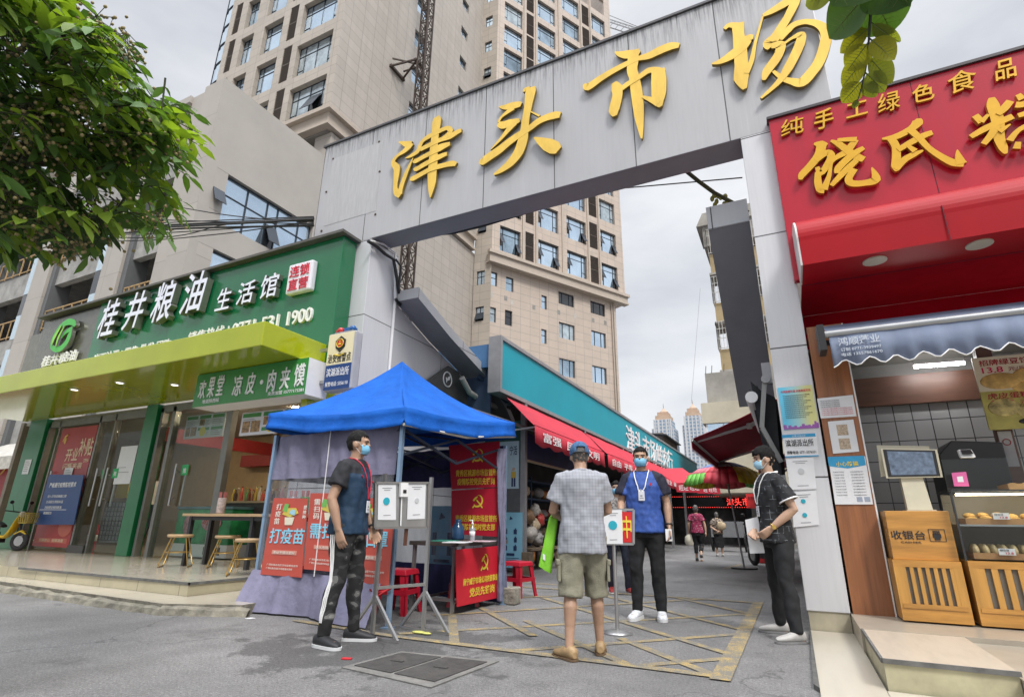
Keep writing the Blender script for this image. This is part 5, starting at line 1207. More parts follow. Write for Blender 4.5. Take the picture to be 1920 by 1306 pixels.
g1 = Zp(328,1062,.25); g2 = Zp(418,1063,.25); g3 = Zp(458,1078,.25)
stool((*g1[:2],.25), 'leftmost round wooden stool, standing clear of the table end', UP(329,1001,g1).z-.25)
stool((*g2[:2],.25), 'middle round wooden stool, tucked under the table', UP(415,1003,g2).z-.25)
stool((*g3[:2],.25), 'front round wooden stool nearest the tent', UP(468,1009,g3).z-.25)
rr = random.Random(21); BC = [mat('sauce_%d' % i, c, .25, var=.08) for i, c in enumerate(((.18,.05,.02),(.42,.30,.04),(.06,.03,.015),(.5,.08,.05),(.1,.28,.08),(.6,.55,.45)))]
ctr_ = thing('shop_counter', 'long dark shop counter carrying rows of sauce bottles', 'counter', loc=(-8.8,7.9,.25)); b = MB(); b.box(-10.6,7.75,.25,-7.5,8.2,1.28); b.build('front', mat('counter_dark', (.06,.05,.045), .5, var=.2), ctr_); b = MB(); b.box(-10.65,7.7,1.28,-7.45,8.25,1.32); b.build('top', WOODT, ctr_)
names = ['dark soy','yellow sauce','black vinegar','red chilli','green','cream capped']
for i in range(26):
    x = -10.45+i*.113; mi = rr.randrange(6); h = rr.uniform(.2,.3)
    t = thing('sauce_bottle', '%s bottle in the row along the dark shop counter' % names[mi], 'bottle', 'sauce bottles on the shop counter: '+names[mi], loc=(x,7.95,1.32))
    b = MB(); b.lathe((x,7.95+rr.uniform(-.08,.08),1.32),[(.036,0),(.038,.02),(.038,h*.6),(.015,h*.78),(.015,h)],10); b.build('glass_body', BC[mi], t)
    b = MB(); yy = b and 7.95
    b.lathe((x,7.95,1.32+h),[(.017,-.0),(.017,.025)],8); b.build('cap', BC[(mi+3) % 6], t)
for (x, lb, c_) in ((-8.35,'tall printed cup of straws on the left of the bar table',mat('cup_print',(.55,.45,.42),.4,var=.3,vscale=20)),(-6.75,'silver canister of straws at the middle of the bar table',STEEL),(-6.5,'green tea bottle on the bar table near the tent',BC[4])):
    t = thing('table_container', lb, 'container', loc=(x,6.15,zt)); b = MB(); b.lathe((x,6.15,zt),[(.06,0),(.065,.02),(.065,.24),(.06,.25)],16); b.build('cup', c_, t)
    b = MB()
    for k in range(7): b.bar((x+.03*math.cos(k),6.15+.03*math.sin(k),zt+.1),(x+.05*math.cos(k),6.15+.05*math.sin(k),zt+.34),.012)
    b.build('straws', mat('straw_pink', (.6,.2,.2), .5), t)
b = MB(); b.box(-8.9,10.45,1.45,-8.6,10.58,1.75); 
t = thing('wall_picture', 'small dark framed picture on the beige back wall', 'picture', loc=(-10.2,10.5,1.6)); b = MB(); b.box(-11.4,10.5,1.55,-10.95,10.58,1.95); b.build('frame', mat('dark_frame', (.06,.045,.035), .5), t); b = MB(); b.box(-11.35,10.49,1.6,-11.0,10.5,1.9); b.build('print', mat('dim_print', (.15,.13,.12), .6, var=.4, vscale=8), t)
# snack sign and menus
SN = 5.6
t = thing('snack_stall_sign', 'green box sign for cold noodles and meat buns hanging under the lime canopy', 'sign', loc=(-7.5,SN,2.7))
b = MB(); b.box(-8.74,SN,2.72,-6.19,SN+.42,3.28); o = b.build('box', [WHT], t)
b = MB(); b.box(-8.74,SN-.008,2.722,-6.19,SN-.001,3.278); b.build('face', mat('sign_face_green', (.03,.23,.045), .4, var=.05), t)
for ch, px in (('欢',(371,748,390,712)),('果',(388,746,407,706)),('堂',(405,742,424,702))): ptext(ch, px, SN-.008, WHTL, t, .012, .006)
for ch, px in (('凉',(435,743,458,702)),('皮',(460,740,483,697)),('肉',(500,735,521,692)),('夹',(524,731,547,687)),('馍',(550,726,575,680))): ptext(ch, px, SN-.008, WHTL, t, .012, .03)
c_ = Yp(491,716,SN-.01); b = MB(); b.cyl((c_.x,SN-.008,c_.z),.035,-.01,14,axis=(0,1,0)); b.build('dot', WHTL, t)
ptext('地道陕西味', (379,757,412,745), SN-.008, WHTL, t, .004, .004); ptext('免费加盟 15777175281', (502,742,570,726), SN-.008, WHTL, t, .004, .006)
FOODM = mat('menu_food', (.35,.22,.10), .5, var=.5, vscale=14); GINK2 = mat('menu_green', (.05,.26,.06), .5)
def menu(label, x0, z0, x1, z1, Y, seed):
    t = thing('menu_board', label, 'menu', 'hanging menu boards of the snack stall', loc=(x0,Y,z0)); b = MB(); b.box(x0,Y,z0,x1,Y+.03,z1); b.build('board', mat('menu_white', (.66,.68,.74), .45, var=.03), t)
    w_ = (x1-x0)/3; h = z1-z0
    for k in range(3):
        xa = x0+k*w_+.03; b = MB(); b.box(xa,Y-.004,z1-.09,xa+w_-.06,Y,z1-.02); 
        if k: b.box(xa,Y-.004,z1-.34,xa+w_-.06,Y,z1-.28)
        b.build('heading', GINK2, t)
    b = MB(); b.box(x0+.05,Y-.004,z0+.05,x0+w_*.45,Y,z0+.24); b.box(x0+w_*.52,Y-.004,z0+.05,x0+w_*.95,Y,z0+.24); b.box(x0+w_+.05,Y-.004,z1-.24,x0+w_*1.5,Y,z1-.1); b.build('food_photo', FOODM, t)
    b = MB(); b.cyl((x0+w_*1.45,Y-.001,z0+.13),.1,-.004,18,axis=(0,1,0)); b.build('food_photo', mat('menu_yellow', (.7,.58,.03), .5), t)
    lines(t, x0+.05, z1-.12, x0+w_-.06, 5, .03, Y, seed=seed); lines(t, x0+w_*1.55, z1-.12, x0+w_*2-.04, 5, .03, Y, seed=seed+1); lines(t, x0+w_*1.75, z0+.2, x0+w_*2-.04, 4, .04, Y, seed=seed+2); lines(t, x0+w_*2+.04, z1-.12, x1-.04, 9, .04, Y, seed=seed+3)
a, c = Yp(448,817,6.3), Yp(530,766,6.3)
menu('bright white menu board with dish photos at the mouth of the snack stall', a.x, a.z, c.x+.55, c.z, 6.3, 3)
a, c = Yp(343,823,7.3), Yp(424,772,7.3)
menu('dim menu board hung behind the glass left of the bright one', a.x, a.z, c.x, c.z, 7.3, 8)
# police light box
t = thing('police_light_box', 'cream and navy police alarm light box with a red and blue beacon', 'sign', loc=(-5.8,5.8,2.76))
PYb = 5.8; a, c = Yp(603,735,PYb), Yp(668,617,PYb); bx0, bx1, bz0, bz1 = a.x+.01, c.x, a.z, c.z
b = MB(); b.box(bx0,PYb,bz0,bx1,PYb+.17,bz1); b.build('case', mat('case_grey', (.42,.42,.44), .4, .2), t, bevel=.03)
b = MB(); zm = bz0+.44*(bz1-bz0); b.box(bx0+.02,PYb-.008,zm,bx1-.02,PYb-.001,bz1-.025); b.build('face', mat('cream_face', (.74,.66,.42), .45, var=.03), t)
b = MB(); b.box(bx0+.02,PYb-.008,bz0+.02,bx1-.02,PYb-.001,zm); b.build('face', mat('navy_face', (.012,.05,.18), .45, var=.03), t)
INKB = mat('black_ink', (.02,.02,.022), .5); w_ = bx1-bx0
text('治安报警点', INKB, t, (bx0+.05,PYb-.008,zm+.03), X1, Z1, w_-.09, .14, .004, .003)
text('滨湖派出所', WHTL, t, (bx0+.05,PYb-.008,bz0+.22), X1, Z1, w_-.10, .13, .004, .003)
text('报警电话: 5356110', WHTL, t, (bx0+.05,PYb-.008,bz0+.07), X1, Z1, w_-.10, .07, .003, 0)
cx_ = (bx0+bx1)/2; cz_ = bz1-.2
b = MB(); b.prism([(cx_-.1,PYb-.008,cz_+.06),(cx_-.09,PYb-.008,cz_-.05),(cx_,PYb-.008,cz_-.13),(cx_+.09,PYb-.008,cz_-.05),(cx_+.1,PYb-.008,cz_+.06),(cx_,PYb-.008,cz_+.13)],(0,-.008,0)); b.build('shield', INKB, t)
b = MB(); b.cyl((cx_,PYb-.016,cz_+.01),.068,-.008,20,axis=(0,1,0)); b.build('emblem', mat('emblem_red', (.6,.03,.02), .4), t)
b = MB(); b.tube([(cx_+.066*math.cos(a_),PYb-.026,cz_+.01+.066*math.sin(a_)) for a_ in np.linspace(0,2*math.pi,20)],.008,5,caps=False); b.box(cx_-.03,PYb-.032,cz_-.015,cx_+.03,PYb-.024,cz_+.0); b.box(cx_-.018,PYb-.032,cz_+.0,cx_+.018,PYb-.024,cz_+.015); b.cyl((cx_,PYb-.024,cz_+.04),.012,-.008,5,axis=(0,1,0)); b.tube([(cx_-.09,PYb-.012,cz_-.16),(cx_,PYb-.012,cz_-.185),(cx_+.09,PYb-.012,cz_-.16)],.014,6); b.build('emblem_gold', mat('emblem_gold', (.7,.5,.05), .4), t)
b = MB(); b.lathe((cx_-.11,PYb+.08,bz1+.02),[(.055,0),(.055,.04),(.04,.075),(.01,.085)],16); b.box(cx_-.16,PYb+.03,bz1+.012,cx_-.02,PYb+.13,bz1+.06); b.build('beacon', mat('beacon_red', (.5,.02,.02), .15), t)
b = MB(); b.lathe((cx_+.13,PYb+.08,bz1+.02),[(.055,0),(.055,.04),(.04,.075),(.01,.085)],16); b.box(cx_+.0,PYb+.03,bz1+.012,cx_+.17,PYb+.13,bz1+.07); b.build('beacon', mat('beacon_blue', (.01,.10,.32), .15), t)
b = MB(); b.box(cx_-.17,PYb+.02,bz1,cx_+.19,PYb+.14,bz1+.012); b.box(bx0-.2,PYb+.05,bz0+.15,bx0,PYb+.1,bz0+.2); b.box(bx0-.2,PYb+.05,bz1-.25,bx0,PYb+.1,bz1-.2); b.build('bracket', STEEL, t)

# ---- overhead cables
WIRE = mat('black_cable', (.012,.012,.013), .6)
wr_ = [((-60,418),(200,428),(588,411)),((-60,405),(180,425),(588,413)),((-60,440),(220,440),(588,418)),((-60,432),(250,424),(588,409)),((-60,398),(300,412),(588,420)),((-60,425),(260,446),(430,420),(588,410)),((-60,380),(200,374),(440,405),(588,416)),((-60,412),(150,437),(350,428),(588,423)),((-60,452),(220,452),(400,440),(588,414)),((-60,436),(300,418),(588,406))]
ys = [5.9,6.0,5.95,6.05,5.9,6.0,6.1,5.95,6.05,6.0]
for i, (pp, y) in enumerate(zip(wr_, ys)):
    b = MB(); pts = [Yp(p[0],p[1],y) for p in pp]
    P_ = []
    for k in range(len(pts)-1):
        for s_ in range(8):
            t_ = s_/8; p0, p1, p2, p3 = pts[max(k-1,0)], pts[k], pts[k+1], pts[min(k+2,len(pts)-1)]
            P_.append(.5*((2*p1)+(-p0+p2)*t_+(2*p0-5*p1+4*p2-p3)*t_*t_+(-p0+3*p1-3*p2+p3)*t_**3))
    P_.append(pts[-1]); b.tube(P_, .020 if i in (0,3,7) else .011, 6); o = b.build('overhead_cable', WIRE)
    tag(o, 'black overhead cable in the sagging bundle from the tree to the gate' if i not in (6,) else 'single thin cable running above the bundle across the ribbon window', 'cable', 'cables slung between the tree and the gate' if i != 6 else None)
t = thing('span_cable', 'thin black wire crossing the sky under the gate beam', 'cable', loc=(-1,8,6)); b = MB(); b.tube([Yp(*p,8.5) for p in ((1080,360),(1200,350),(1392,333))], .012, 6); b.build('wire', WIRE, t)
t = thing('twig_cable', 'thick mossy cable with leaf scraps slanting to the right wing', 'cable', loc=(-.5,8,5)); b = MB(); b.tube([Yp(*p,7.3) for p in ((1288,322),(1310,340),(1340,362),(1370,378),(1402,398))], .03, 8); b.build('cable', mat('mossy', (.06,.055,.02), .9, var=.3), t)
b = MB(); rr = random.Random(4)
for k in range(12): p = Yp(1345+rr.uniform(-12,22), 372+rr.uniform(-8,14), 7.3); b.ell(p, .03, .012, .05, 6, 4)
b.build('leaf_scrap', mat('yellow_green_leaf', (.22,.2,.03), .7), t)
t = thing('beam_cable', 'black cable looped along the underside of the gate beam', 'cable', loc=(-4,7,5.6)); b = MB(); b.tube([Yp(*p,6.92) for p in ((800,441),(850,437),(900,425),(950,410),(1010,392))], .022, 6); b.build('wire', WIRE, t)
t = thing('hanging_line', 'faint thin line hanging in the sky right of the tower', 'line', loc=(-6,40,5)); b = MB(); b.tube([Yp(1313,540,26),Yp(1296,755,26)], .008, 5); b.build('wire', mat('grey_line', (.35,.35,.36), .7), t)
# ================================================================== tent, boards, bakery, trees
TB = mat('tent_blue', (.008,.105,.47), .8, var=.14, vscale=2.5, spec=.2, dirt=.2, dirtcol=(.03,.12,.36), dscale=2, bump=.9, bscale=7); TP = mat('tent_violet', (.20,.195,.29), .8, bump=1.0, bscale=8, var=.2, vscale=2.2, stretch=(1,1,.5)); TD = mat('tent_navy', (.03,.03,.12), .7, var=.2, vscale=2)
FILM = glass_mat('clear_film', (.80,.82,.85), .16, .06, .14); LEGM = mat('tent_leg_paint', (.25,.37,.52), .35, .4, var=.1)
fl_ = Zp(727,1177); FL_, BR_, L_ = Vector((fl_.x,fl_.y,0)), Vector((-3.36,6.55,0)), Vector((-5.6,4.72,0)); BL_ = L_+BR_-FL_
tent = thing('pop_up_tent', 'blue peaked pop up tent with violet side curtains and clear film windows', 'tent', loc=(FL_+BL_)/2)
EZs = [2.09,2.27,2.27,2.22]; cn = [FL_, BR_, BL_, L_]; ctr = (FL_+BL_)/2; apex = ctr+Z1*3.02
def cgrid(nu, nv, fn): return [[fn(u/nu, v/nv) for u in range(nu+1)] for v in range(nv+1)]
b = MB(); EZ = 2.09
out_ = [p+(p-ctr).normalized()*.13 for p in cn]
for k in range(4):
    a, c = out_[k]+Z1*(EZs[k]-EZ), out_[(k+1) % 4]+Z1*(EZs[(k+1) % 4]-EZ)
    def fn(u, v):
        e = a.lerp(c, u)+Z1*EZ; s_ = v; base = e.lerp(apex, s_)
        prof = -.50*s_*(1-s_)*1.0                      # the cloth sags towards a steep peak
        wr = .020*math.sin(u*17+k*2+s_*4)*(1-s_)*math.sin(math.pi*s_)+.012*math.sin(u*31+s_*9+k)*(1-s_)*s_
        scal = -.06*math.sin(math.pi*u)*(1-s_)
        return base+Z1*(prof+wr+scal)
    b.loft(cgrid(16, 12, fn), closed=False, caps=False)
o = b.build('canopy', TB, tent); sm = o.modifiers.new('s','SOLIDIFY'); sm.thickness = .003
b = MB()
for k in range(4):
    a, c = out_[k]+Z1*(EZs[k]-EZ), out_[(k+1) % 4]+Z1*(EZs[(k+1) % 4]-EZ); n_ = (c-a).cross(Z1).normalized()
    if n_.dot(a-ctr) < 0: n_ = -n_
    b.loft(cgrid(26, 4, lambda u, v: a.lerp(c,u)+Z1*(EZ-.06*math.sin(math.pi*u)-(.19+.012*math.sin(u*13+k))*v)+n_*(.012*math.sin(u*38+k*2)*v+.014*math.sin(u*17)*v*(1-.4*v)+.03*v-.02*math.sin(math.pi*v))), closed=False, caps=False)
o = b.build('valance', TB, tent); sm = o.modifiers.new('s','SOLIDIFY'); sm.thickness = .003
for p in cn:
    b = MB(); b.box(p.x-.02,p.y-.02,.0,p.x+.02,p.y+.02,1.95); b.box(p.x-.026,p.y-.026,1.0,p.x+.026,p.y+.026,1.03); b.box(p.x-.05,p.y-.05,0,p.x+.05,p.y+.05,.012); b.build('leg', LEGM, tent)
b = MB()
for k in range(4):
    a, c = cn[k].lerp(ctr,.05), cn[(k+1) % 4].lerp(ctr,.05); m = a.lerp(c,.5)
    for (p, q_) in ((a,m),(m,c)): b.bar(p+Z1*1.9, q_+Z1*1.62, .025); b.bar(p+Z1*1.62, q_+Z1*1.9, .025)
    b.bar(m+Z1*1.9, ctr+Z1*2.05, .022); b.bar(m+Z1*1.65, ctr+Z1*1.85, .022)
b.bar(ctr+Z1*1.8, ctr+Z1*2.95, .03); b.build('scissor_frame', mat('dark_frame_steel', (.05,.06,.09), .45, .5), tent)
TAPE = mat('white_tape', (.60,.57,.52), .6, var=.06)
b = MB(); b.tube([out_[0]+Z1*(EZ-.18), out_[0].lerp(out_[1],.5)+Z1*(EZ-.26+.09), out_[1]+Z1*(EZs[1]-.19)], .016, 8); b.build('edge_tape', TAPE, tent)
def curtain(P, Q, name, m, z0, z1, amp, nu=60, nv=10, seed=0, bulge=0.0, flare=0.0):
    d = (Q-P); ln = d.length; n_ = d.cross(Z1).normalized()
    if n_.dot(P-ctr) < 0: n_ = -n_
    def fn(u, v):
        z = z0+(z1-z0)*v
        f = amp*(math.sin(u*19+seed+2.0*z)+.55*math.sin(u*43+seed*2-1.3*z)+.35*math.sin(u*9+5*z+seed)+.3*math.sin(u*70+9*z))
        return P+d*u+Z1*z+n_*(f+bulge*math.sin(math.pi*u)*math.sin(math.pi*min(1, z/1.9))+flare*max(0,.5-z)*(1.2+.5*math.sin(u*8+seed)))
    b = MB(); b.loft(cgrid(nu, nv, fn), closed=False, caps=False); return b.build(name, m, tent)
fr0, fr1 = L_.lerp(FL_,.0), FL_.lerp(L_,.04)
curtain(fr0, fr1, 'side_curtain', TP, 1.42, 1.93, .024, seed=1, bulge=.008)
curtain(fr0, fr1, 'side_curtain', TP, .02, .42, .016, seed=1, bulge=.008, flare=.28)
curtain(fr0, fr1, 'film_window', FILM, .42, 1.42, .012, seed=1, bulge=.008)
for (P, Q, sd_) in ((L_, BL_, 3), (BL_, BR_, 5)):
    curtain(P, Q, 'side_curtain', TD if sd_ == 5 else TP, 1.42, 1.95, .02, seed=sd_); curtain(P, Q, 'side_curtain', TD, .02, .42, .02, seed=sd_); curtain(P, Q, 'film_window', FILM, .42, 1.42, .012, seed=sd_)
curtain(BR_, BR_.lerp(FL_,.06), 'tied_curtain', TP, .05, 1.9, .03, 14, 14, 7)
b = MB(); b.bar((L_+FL_)/2+Z1*.4+Vector((0,-.06,0)), (L_+FL_)/2+Z1*1.95+Vector((0,-.06,0)), .008); b.build('guy_cord', WHT, tent)
RIB = mat('red_ribbon', (.5,.02,.03), .5); b = MB(); b.tube([FL_+Vector((-.02,-.03,.33)),FL_+Vector((-.12,-.06,.3)),FL_+Vector((-.2,-.06,.33)),FL_+Vector((-.1,-.07,.27)),FL_+Vector((.05,-.05,.36))],.012,5); b.build('tied_ribbon', RIB, tent)
# health posters inside the film
VP = vplane(L_, FL_, .05)
PR = mat('poster_red_orange', (.50,.075,.05), .5, var=.06, vscale=2); PBL = mat('poster_blue_ink', (.25,.62,.80), .5, var=.02); PWH = mat('poster_white_ink', (.80,.74,.66), .5, var=.02)
CART = [mat('print_yellow', (.62,.50,.08), .5), mat('print_green', (.16,.45,.10), .5), mat('print_cream', (.75,.70,.55), .5), mat('print_sky', (.35,.6,.7), .5)]
def hposter(label, quad, big, small):
    P4 = [VP(*p) for p in quad]; t = thing('health_poster', label, 'poster', 'orange red health posters on the tent film', loc=P4[0])
    slab(P4, VP.n, .006, PR, 'sheet', t)
    O, U = P4[0], (P4[1]-P4[0]); V = (P4[3]-P4[0]); W_, H_ = U.length, V.length; U = U.normalized(); V = V.normalized(); n = VP.n
    O = O+n*.006
    text(big, PBL, t, O+U*.08*W_+V*.40*H_, U, V, W_*.84, H_*.2, .004, .03)
    text(small[0], PWH, t, O+U*.14*W_+V*.60*H_, U, V, W_*.14, H_*.30, .002, .012) if len(small[0]) == 1 else None
    for i, ch in enumerate(small[0]): text(ch, PWH, t, O+U*.12*W_+V*(.84-.095*i)*H_, U, V, W_*.14, H_*.08, .002, .02)
    for i, ch in enumerate(small[1]): text(ch, PWH, t, O+U*.80*W_+V*(.84-.06*i)*H_, U, V, W_*.08, H_*.05, .002, .012)
    b = MB(); b.obox(O+U*.5*W_+V*.29*H_+n*.002, U*W_*.3, V*H_*.026, n*.002); b.build('caption_bar', mat('poster_pale_red', (.62,.28,.22), .5), t)
    text(small[2], PWH, t, O+U*.24*W_+V*.272*H_+n*.004, U, V, W_*.52, H_*.035, .001, .004)
    for i in range(2): text('广西壮族自治区市场监管局宣传', PWH, t, O+U*.12*W_+V*(.12-.045*i)*H_, U, V, W_*(.76-.12*i), H_*.025, .001, 0)
    b = MB(); c = O+U*.5*W_+V*.76*H_+n*.004       # a sheaf of simple shapes: cup, leaves, hands
    b.prism([c+U*-.12*W_+V*-.02*H_, c+U*-.09*W_-V*.12*H_, c+U*.09*W_-V*.12*H_, c+U*.12*W_-V*.02*H_], n*.003, 2)
    b.prism([c+U*-.2*W_+V*.02*H_, c+U*0*W_-V*.02*H_, c+U*.2*W_+V*.03*H_, c+U*.12*W_+V*.1*H_, c-U*.1*W_+V*.1*H_], n*.004, 0)
    b.prism([c-U*.2*W_+V*.06*H_, c-U*.08*W_+V*.05*H_, c-U*.06*W_+V*.15*H_, c-U*.16*W_+V*.16*H_], n*.006, 1)
    b.prism([c-U*.02*W_+V*.03*H_, c+U*.12*W_+V*.0*H_, c+U*.14*W_+V*.07*H_, c+U*.02*W_+V*.08*H_], n*.007, 3); b.build('printed_shapes', CART, t)
hposter('left orange red poster on the tent film, pale blue big characters for vaccination', [(489,1076),(566,1082),(578,934),(514,933)], '打疫苗', ('打疫苗','要接种', '老幼不错过更好'))
hposter('middle orange red poster on the tent film, half hidden by the man in navy', [(570,1066),(654,1074),(660,924),(583,924)], '需扫码', ('需扫码','进市场', '进入市场先扫码'))
hposter('right orange red poster on the tent film behind the man in navy', [(655,1090),(729,1097),(742,936),(668,931)], '戴口罩', ('戴口罩','防疫情', '出入需佩戴下巴'))
# blue notices seen through the tent
for (q4, lb, s_) in (([(806,1064),(850,1064),(850,948),(800,948)],'blue pictogram notice standing in the back of the tent',1),([(600,930),(676,930),(676,880),(600,880)],'faint blue lettered sheet behind the tent film at head height',2)):
    Yv = 6.75 if s_ == 1 else 6.6
    P4 = [Yp(*p, Yv) for p in q4]; t = thing('blue_notice', lb, 'notice', loc=P4[0]); slab(P4, -Y1, .01, mat('notice_cyan', (.16,.42,.62), .5, var=.04), 'sheet', t)
    if s_ == 1:
        b = MB(); x0, z0, x1, z1 = P4[3].x+.08, P4[0].z, P4[1].x, P4[2].z
        for r_ in range(2):
            for c_ in range(2): b.box(x0+.06+c_*.25,Yv-.02,z0+.35-.18*r_,x0+.12+c_*.25,Yv-.01,z0+.47-.18*r_)
        b.cyl((x0+.2,Yv-.01,z0+.68),.06,-.01,3,axis=(0,1,0)); b.box(x0+.1,Yv-.02,z0+.08,x0+.35,Yv-.01,z0+.12); b.build('pictogram', NAVYI, t)
# red party banners
BAN = mat('banner_red', (.47,.012,.035), .45, var=.06, vscale=2.5)
def emblem(parent, O, U, V, s_, m=YELI):
    b = MB(); N_ = U.cross(V)
    for k, st in enumerate([[(-.02,.5,.02),(.2,.46,.07),(.36,.27,.11),(.40,.02,.13),(.28,-.2,.14),(.06,-.34,.14),(-.2,-.34,.13),(-.34,-.2,.05)],[(-.3,-.3,.10),(-.42,-.42,.12),(-.46,-.47,.06)],[(-.12,.14,.10),(.12,-.1,.10),(.40,-.42,.11),(.44,-.46,.04)],[(-.42,.08,.02),(-.36,.12,.16),(-.18,.28,.17),(-.02,.40,.05)]]):
        stroke(b, [(x*s_, y*s_, w_*s_) for x, y, w_ in st], .003+.0012*k, .003, U, V, N_, O)
    return b.build('hammer_and_sickle', m, parent)
YB = 6.50
def banner(label, tl, tr, br, bl, lines_, em, Yv=YB):
    P4 = [Yp(*p, Yv) for p in (bl, br, tr, tl)]; t = thing('red_banner', label, 'banner', 'red banners at the tent', loc=P4[0])
    slab(P4, -Y1, .006, BAN, 'cloth', t); W_ = P4[1].x-P4[0].x; H_ = P4[3].z-P4[0].z; x0, z0 = P4[0].x, P4[0].z
    emblem(t, Vector((x0+W_*.53, Yv-.006, z0+H_*em)), X1, Z1, H_*.30)
    for (s_, u0, v0, u1, h) in lines_: text(s_, YELI, t, (x0+u0*W_, Yv-.006, z0+v0*H_), X1, Z1, W_*(u1-u0), H_*h, .003, .012)
    return t
banner('upper red banner with yellow emblem on the right side of the tent', (842,835),(937,827),(939,912),(847,917), [('青秀区桃源市场监管所',.08,.28,.92,.15),('疫情防控党员先锋岗',.12,.09,.88,.15)], .73)
banner('lower red banner with yellow emblem hanging below the first', (847,919),(938,914),(940,1006),(846,1000), [('青秀区桃源市场监管所',.08,.28,.92,.15),('疫情防控临时党支部',.10,.09,.88,.15)], .73)
# the check-in table
tbl = thing('check_in_table', 'steel check in table beside the tent with a dark top', 'table', loc=(-3.75,6.15,0))
b = MB(); b.box(-4.1,5.55,.70,-3.42,6.78,.745); b.build('tabletop', mat('dark_table_edge', (.075,.065,.06), .5, var=.15), tbl, bevel=.004)
for (x, y) in ((-4.05,5.6),(-3.5,5.6),(-4.05,6.7),(-3.5,6.7)):
    b = MB(); b.box(x-.018,y-.018,0,x+.018,y+.018,.70); b.build('leg', STEEL, tbl)
b = MB(); b.box(-4.05,5.59,.12,-3.5,5.62,.15); b.box(-3.51,5.6,.1,-3.48,6.7,.13); b.box(-4.06,5.6,.1,-4.03,6.7,.13); b.build('stretcher', STEEL, tbl)
P4 = [Xp(*p,-3.405) for p in ((856,1137),(940,1118),(938,1022),(853,1030))]; t = thing('red_banner', 'red banner with yellow emblem covering the side of the check in table', 'banner', 'red banners at the tent', loc=P4[0])
slab(P4, X1, .006, mat('banner_red_bright', (.56,.014,.03), .45, var=.05), 'cloth', t); y0_, y1_ = P4[0].y, P4[1].y; zb, ztp = P4[0].z, P4[3].z; W_, H_ = y1_-y0_, ztp-zb
emblem(t, Vector((-3.398, y0_+W_*.55, zb+H_*.72)), Y1, Z1, H_*.32)
text('南宁威宁市场公司农贸事业部', YELI, t, (-3.398, y0_+.1*W_, zb+H_*.34), Y1, Z1, W_*.84, H_*.13, .003, .012); text('党员先锋岗', YELI, t, (-3.398, y0_+.24*W_, zb+H_*.12), Y1, Z1, W_*.56, H_*.16, .003, .02)
t = thing('hand_sanitiser', 'clear pump bottle of hand sanitiser on the check in table', 'bottle', loc=(-3.55,5.95,.745)); c_ = Yp(885,1011,5.9)
b = MB(); b.lathe((c_.x,5.9,.747),[(.032,0),(.034,.01),(.034,.13),(.028,.15),(.012,.17),(.012,.19)],14); b.build('bottle_body', mat('clear_plastic', (.6,.64,.68), .1, var=.03, trans=.5), t)
b = MB(); b.lathe((c_.x,5.9,.80),[(.0352,0),(.0352,.06)],14); b.build('label_band', WPAP, t)
b = MB(); b.lathe((c_.x,5.9,.937),[(.014,0),(.014,.02),(.006,.022),(.006,.05)],10); b.bar((c_.x,5.9,.985),(c_.x-.04,5.9,.985),.012); b.build('pump', WHT, t)
t = thing('water_jug', 'dark blue glass jug at the back of the check in table', 'jug', loc=(-3.9,6.4,.745)); c_ = Yp(858,1008,6.3)
b = MB(); b.lathe((c_.x,6.3,.747),[(.075,0),(.085,.02),(.085,.14),(.05,.19),(.035,.22),(.04,.25)],16); b.build('jug_body', mat('blue_jug', (.05,.14,.30), .1, var=.1, trans=.4), t)
for i, (px, py, m, lb) in enumerate(((835,1013,mat('green_cover',(.05,.35,.25),.4),'green covered ledger lying on the check in table'),(858,1016,WPAP,'loose white papers on the check in table'),(905,1014,mat('pink_sheet',(.6,.45,.5),.6),'pink sheet near the sanitiser on the check in table'))):
    c_ = Zp(px, py, .75); b = MB(); b.obox((c_.x,c_.y,.747+.004),(.12,.03,0),(-.04,.16,0),(0,0,.004)); o = b.build('papers' if i else 'ledger', m); tag(o, lb, 'papers')
RPL = mat('red_stool_plastic', (.42,.012,.03), .32, var=.05)
def pstool(loc, lb, rz=0):
    t = thing('plastic_stool', lb, 'stool', 'red plastic stools at the tent')
    b = MB(); b.loft([[(sx*.15*s_,sy*.15*s_,z) for sx, sy in ((-1,-1),(1,-1),(1,1),(-1,1))] for s_, z in ((1.08,.40),(1.0,.45),(.8,.455))], smooth=False); b.cyl((0,0,.4551), .025, .001, 10, mi=0); b.build('seat', RPL, t, bevel=.01)
    for sx in (-1,1):
        for sy in (-1,1):
            b = MB(); p, q_ = Vector((sx*.15,sy*.15,.41)), Vector((sx*.2,sy*.2,0)); b.prism([p,p-X1*sx*.07,q_-X1*sx*.05,q_],(0,-sy*.012,0)); b.prism([p,p-Y1*sy*.07,q_-Y1*sy*.05,q_],(-sx*.012,0,0)); b.build('leg', RPL, t)
    b = MB()
    for s_ in (-1,1): b.box(-.17,s_*.172-.006,.2,.17,s_*.172+.006,.25); b.box(s_*.172-.006,-.17,.2,s_*.172+.006,.17,.25)
    b.build('brace', RPL, t); t.location = loc; t.rotation_euler = (0,0,rz)
pstool((-4.05,5.35,0), 'red plastic stool in front of the check in table, seen through the stand', R(8))
pstool((-3.75,6.25,0), 'red plastic stool pushed under the check in table', R(30))
pstool((-3.55,7.35,0), 'red plastic stool half hidden behind the rear tent leg', R(-12))
c_ = Zp(955,1132); b = MB(); b.box(c_.x-.11,c_.y-.08,0,c_.x+.11,c_.y+.12,.2); o = b.build('stone_block', mat('rough_stone', (.26,.24,.20), .9, var=.3, vscale=12, bump=.9, bscale=30, dirt=.4), bevel=.02); tag(o, 'rough grey stone block weighting the rear tent leg', 'block')

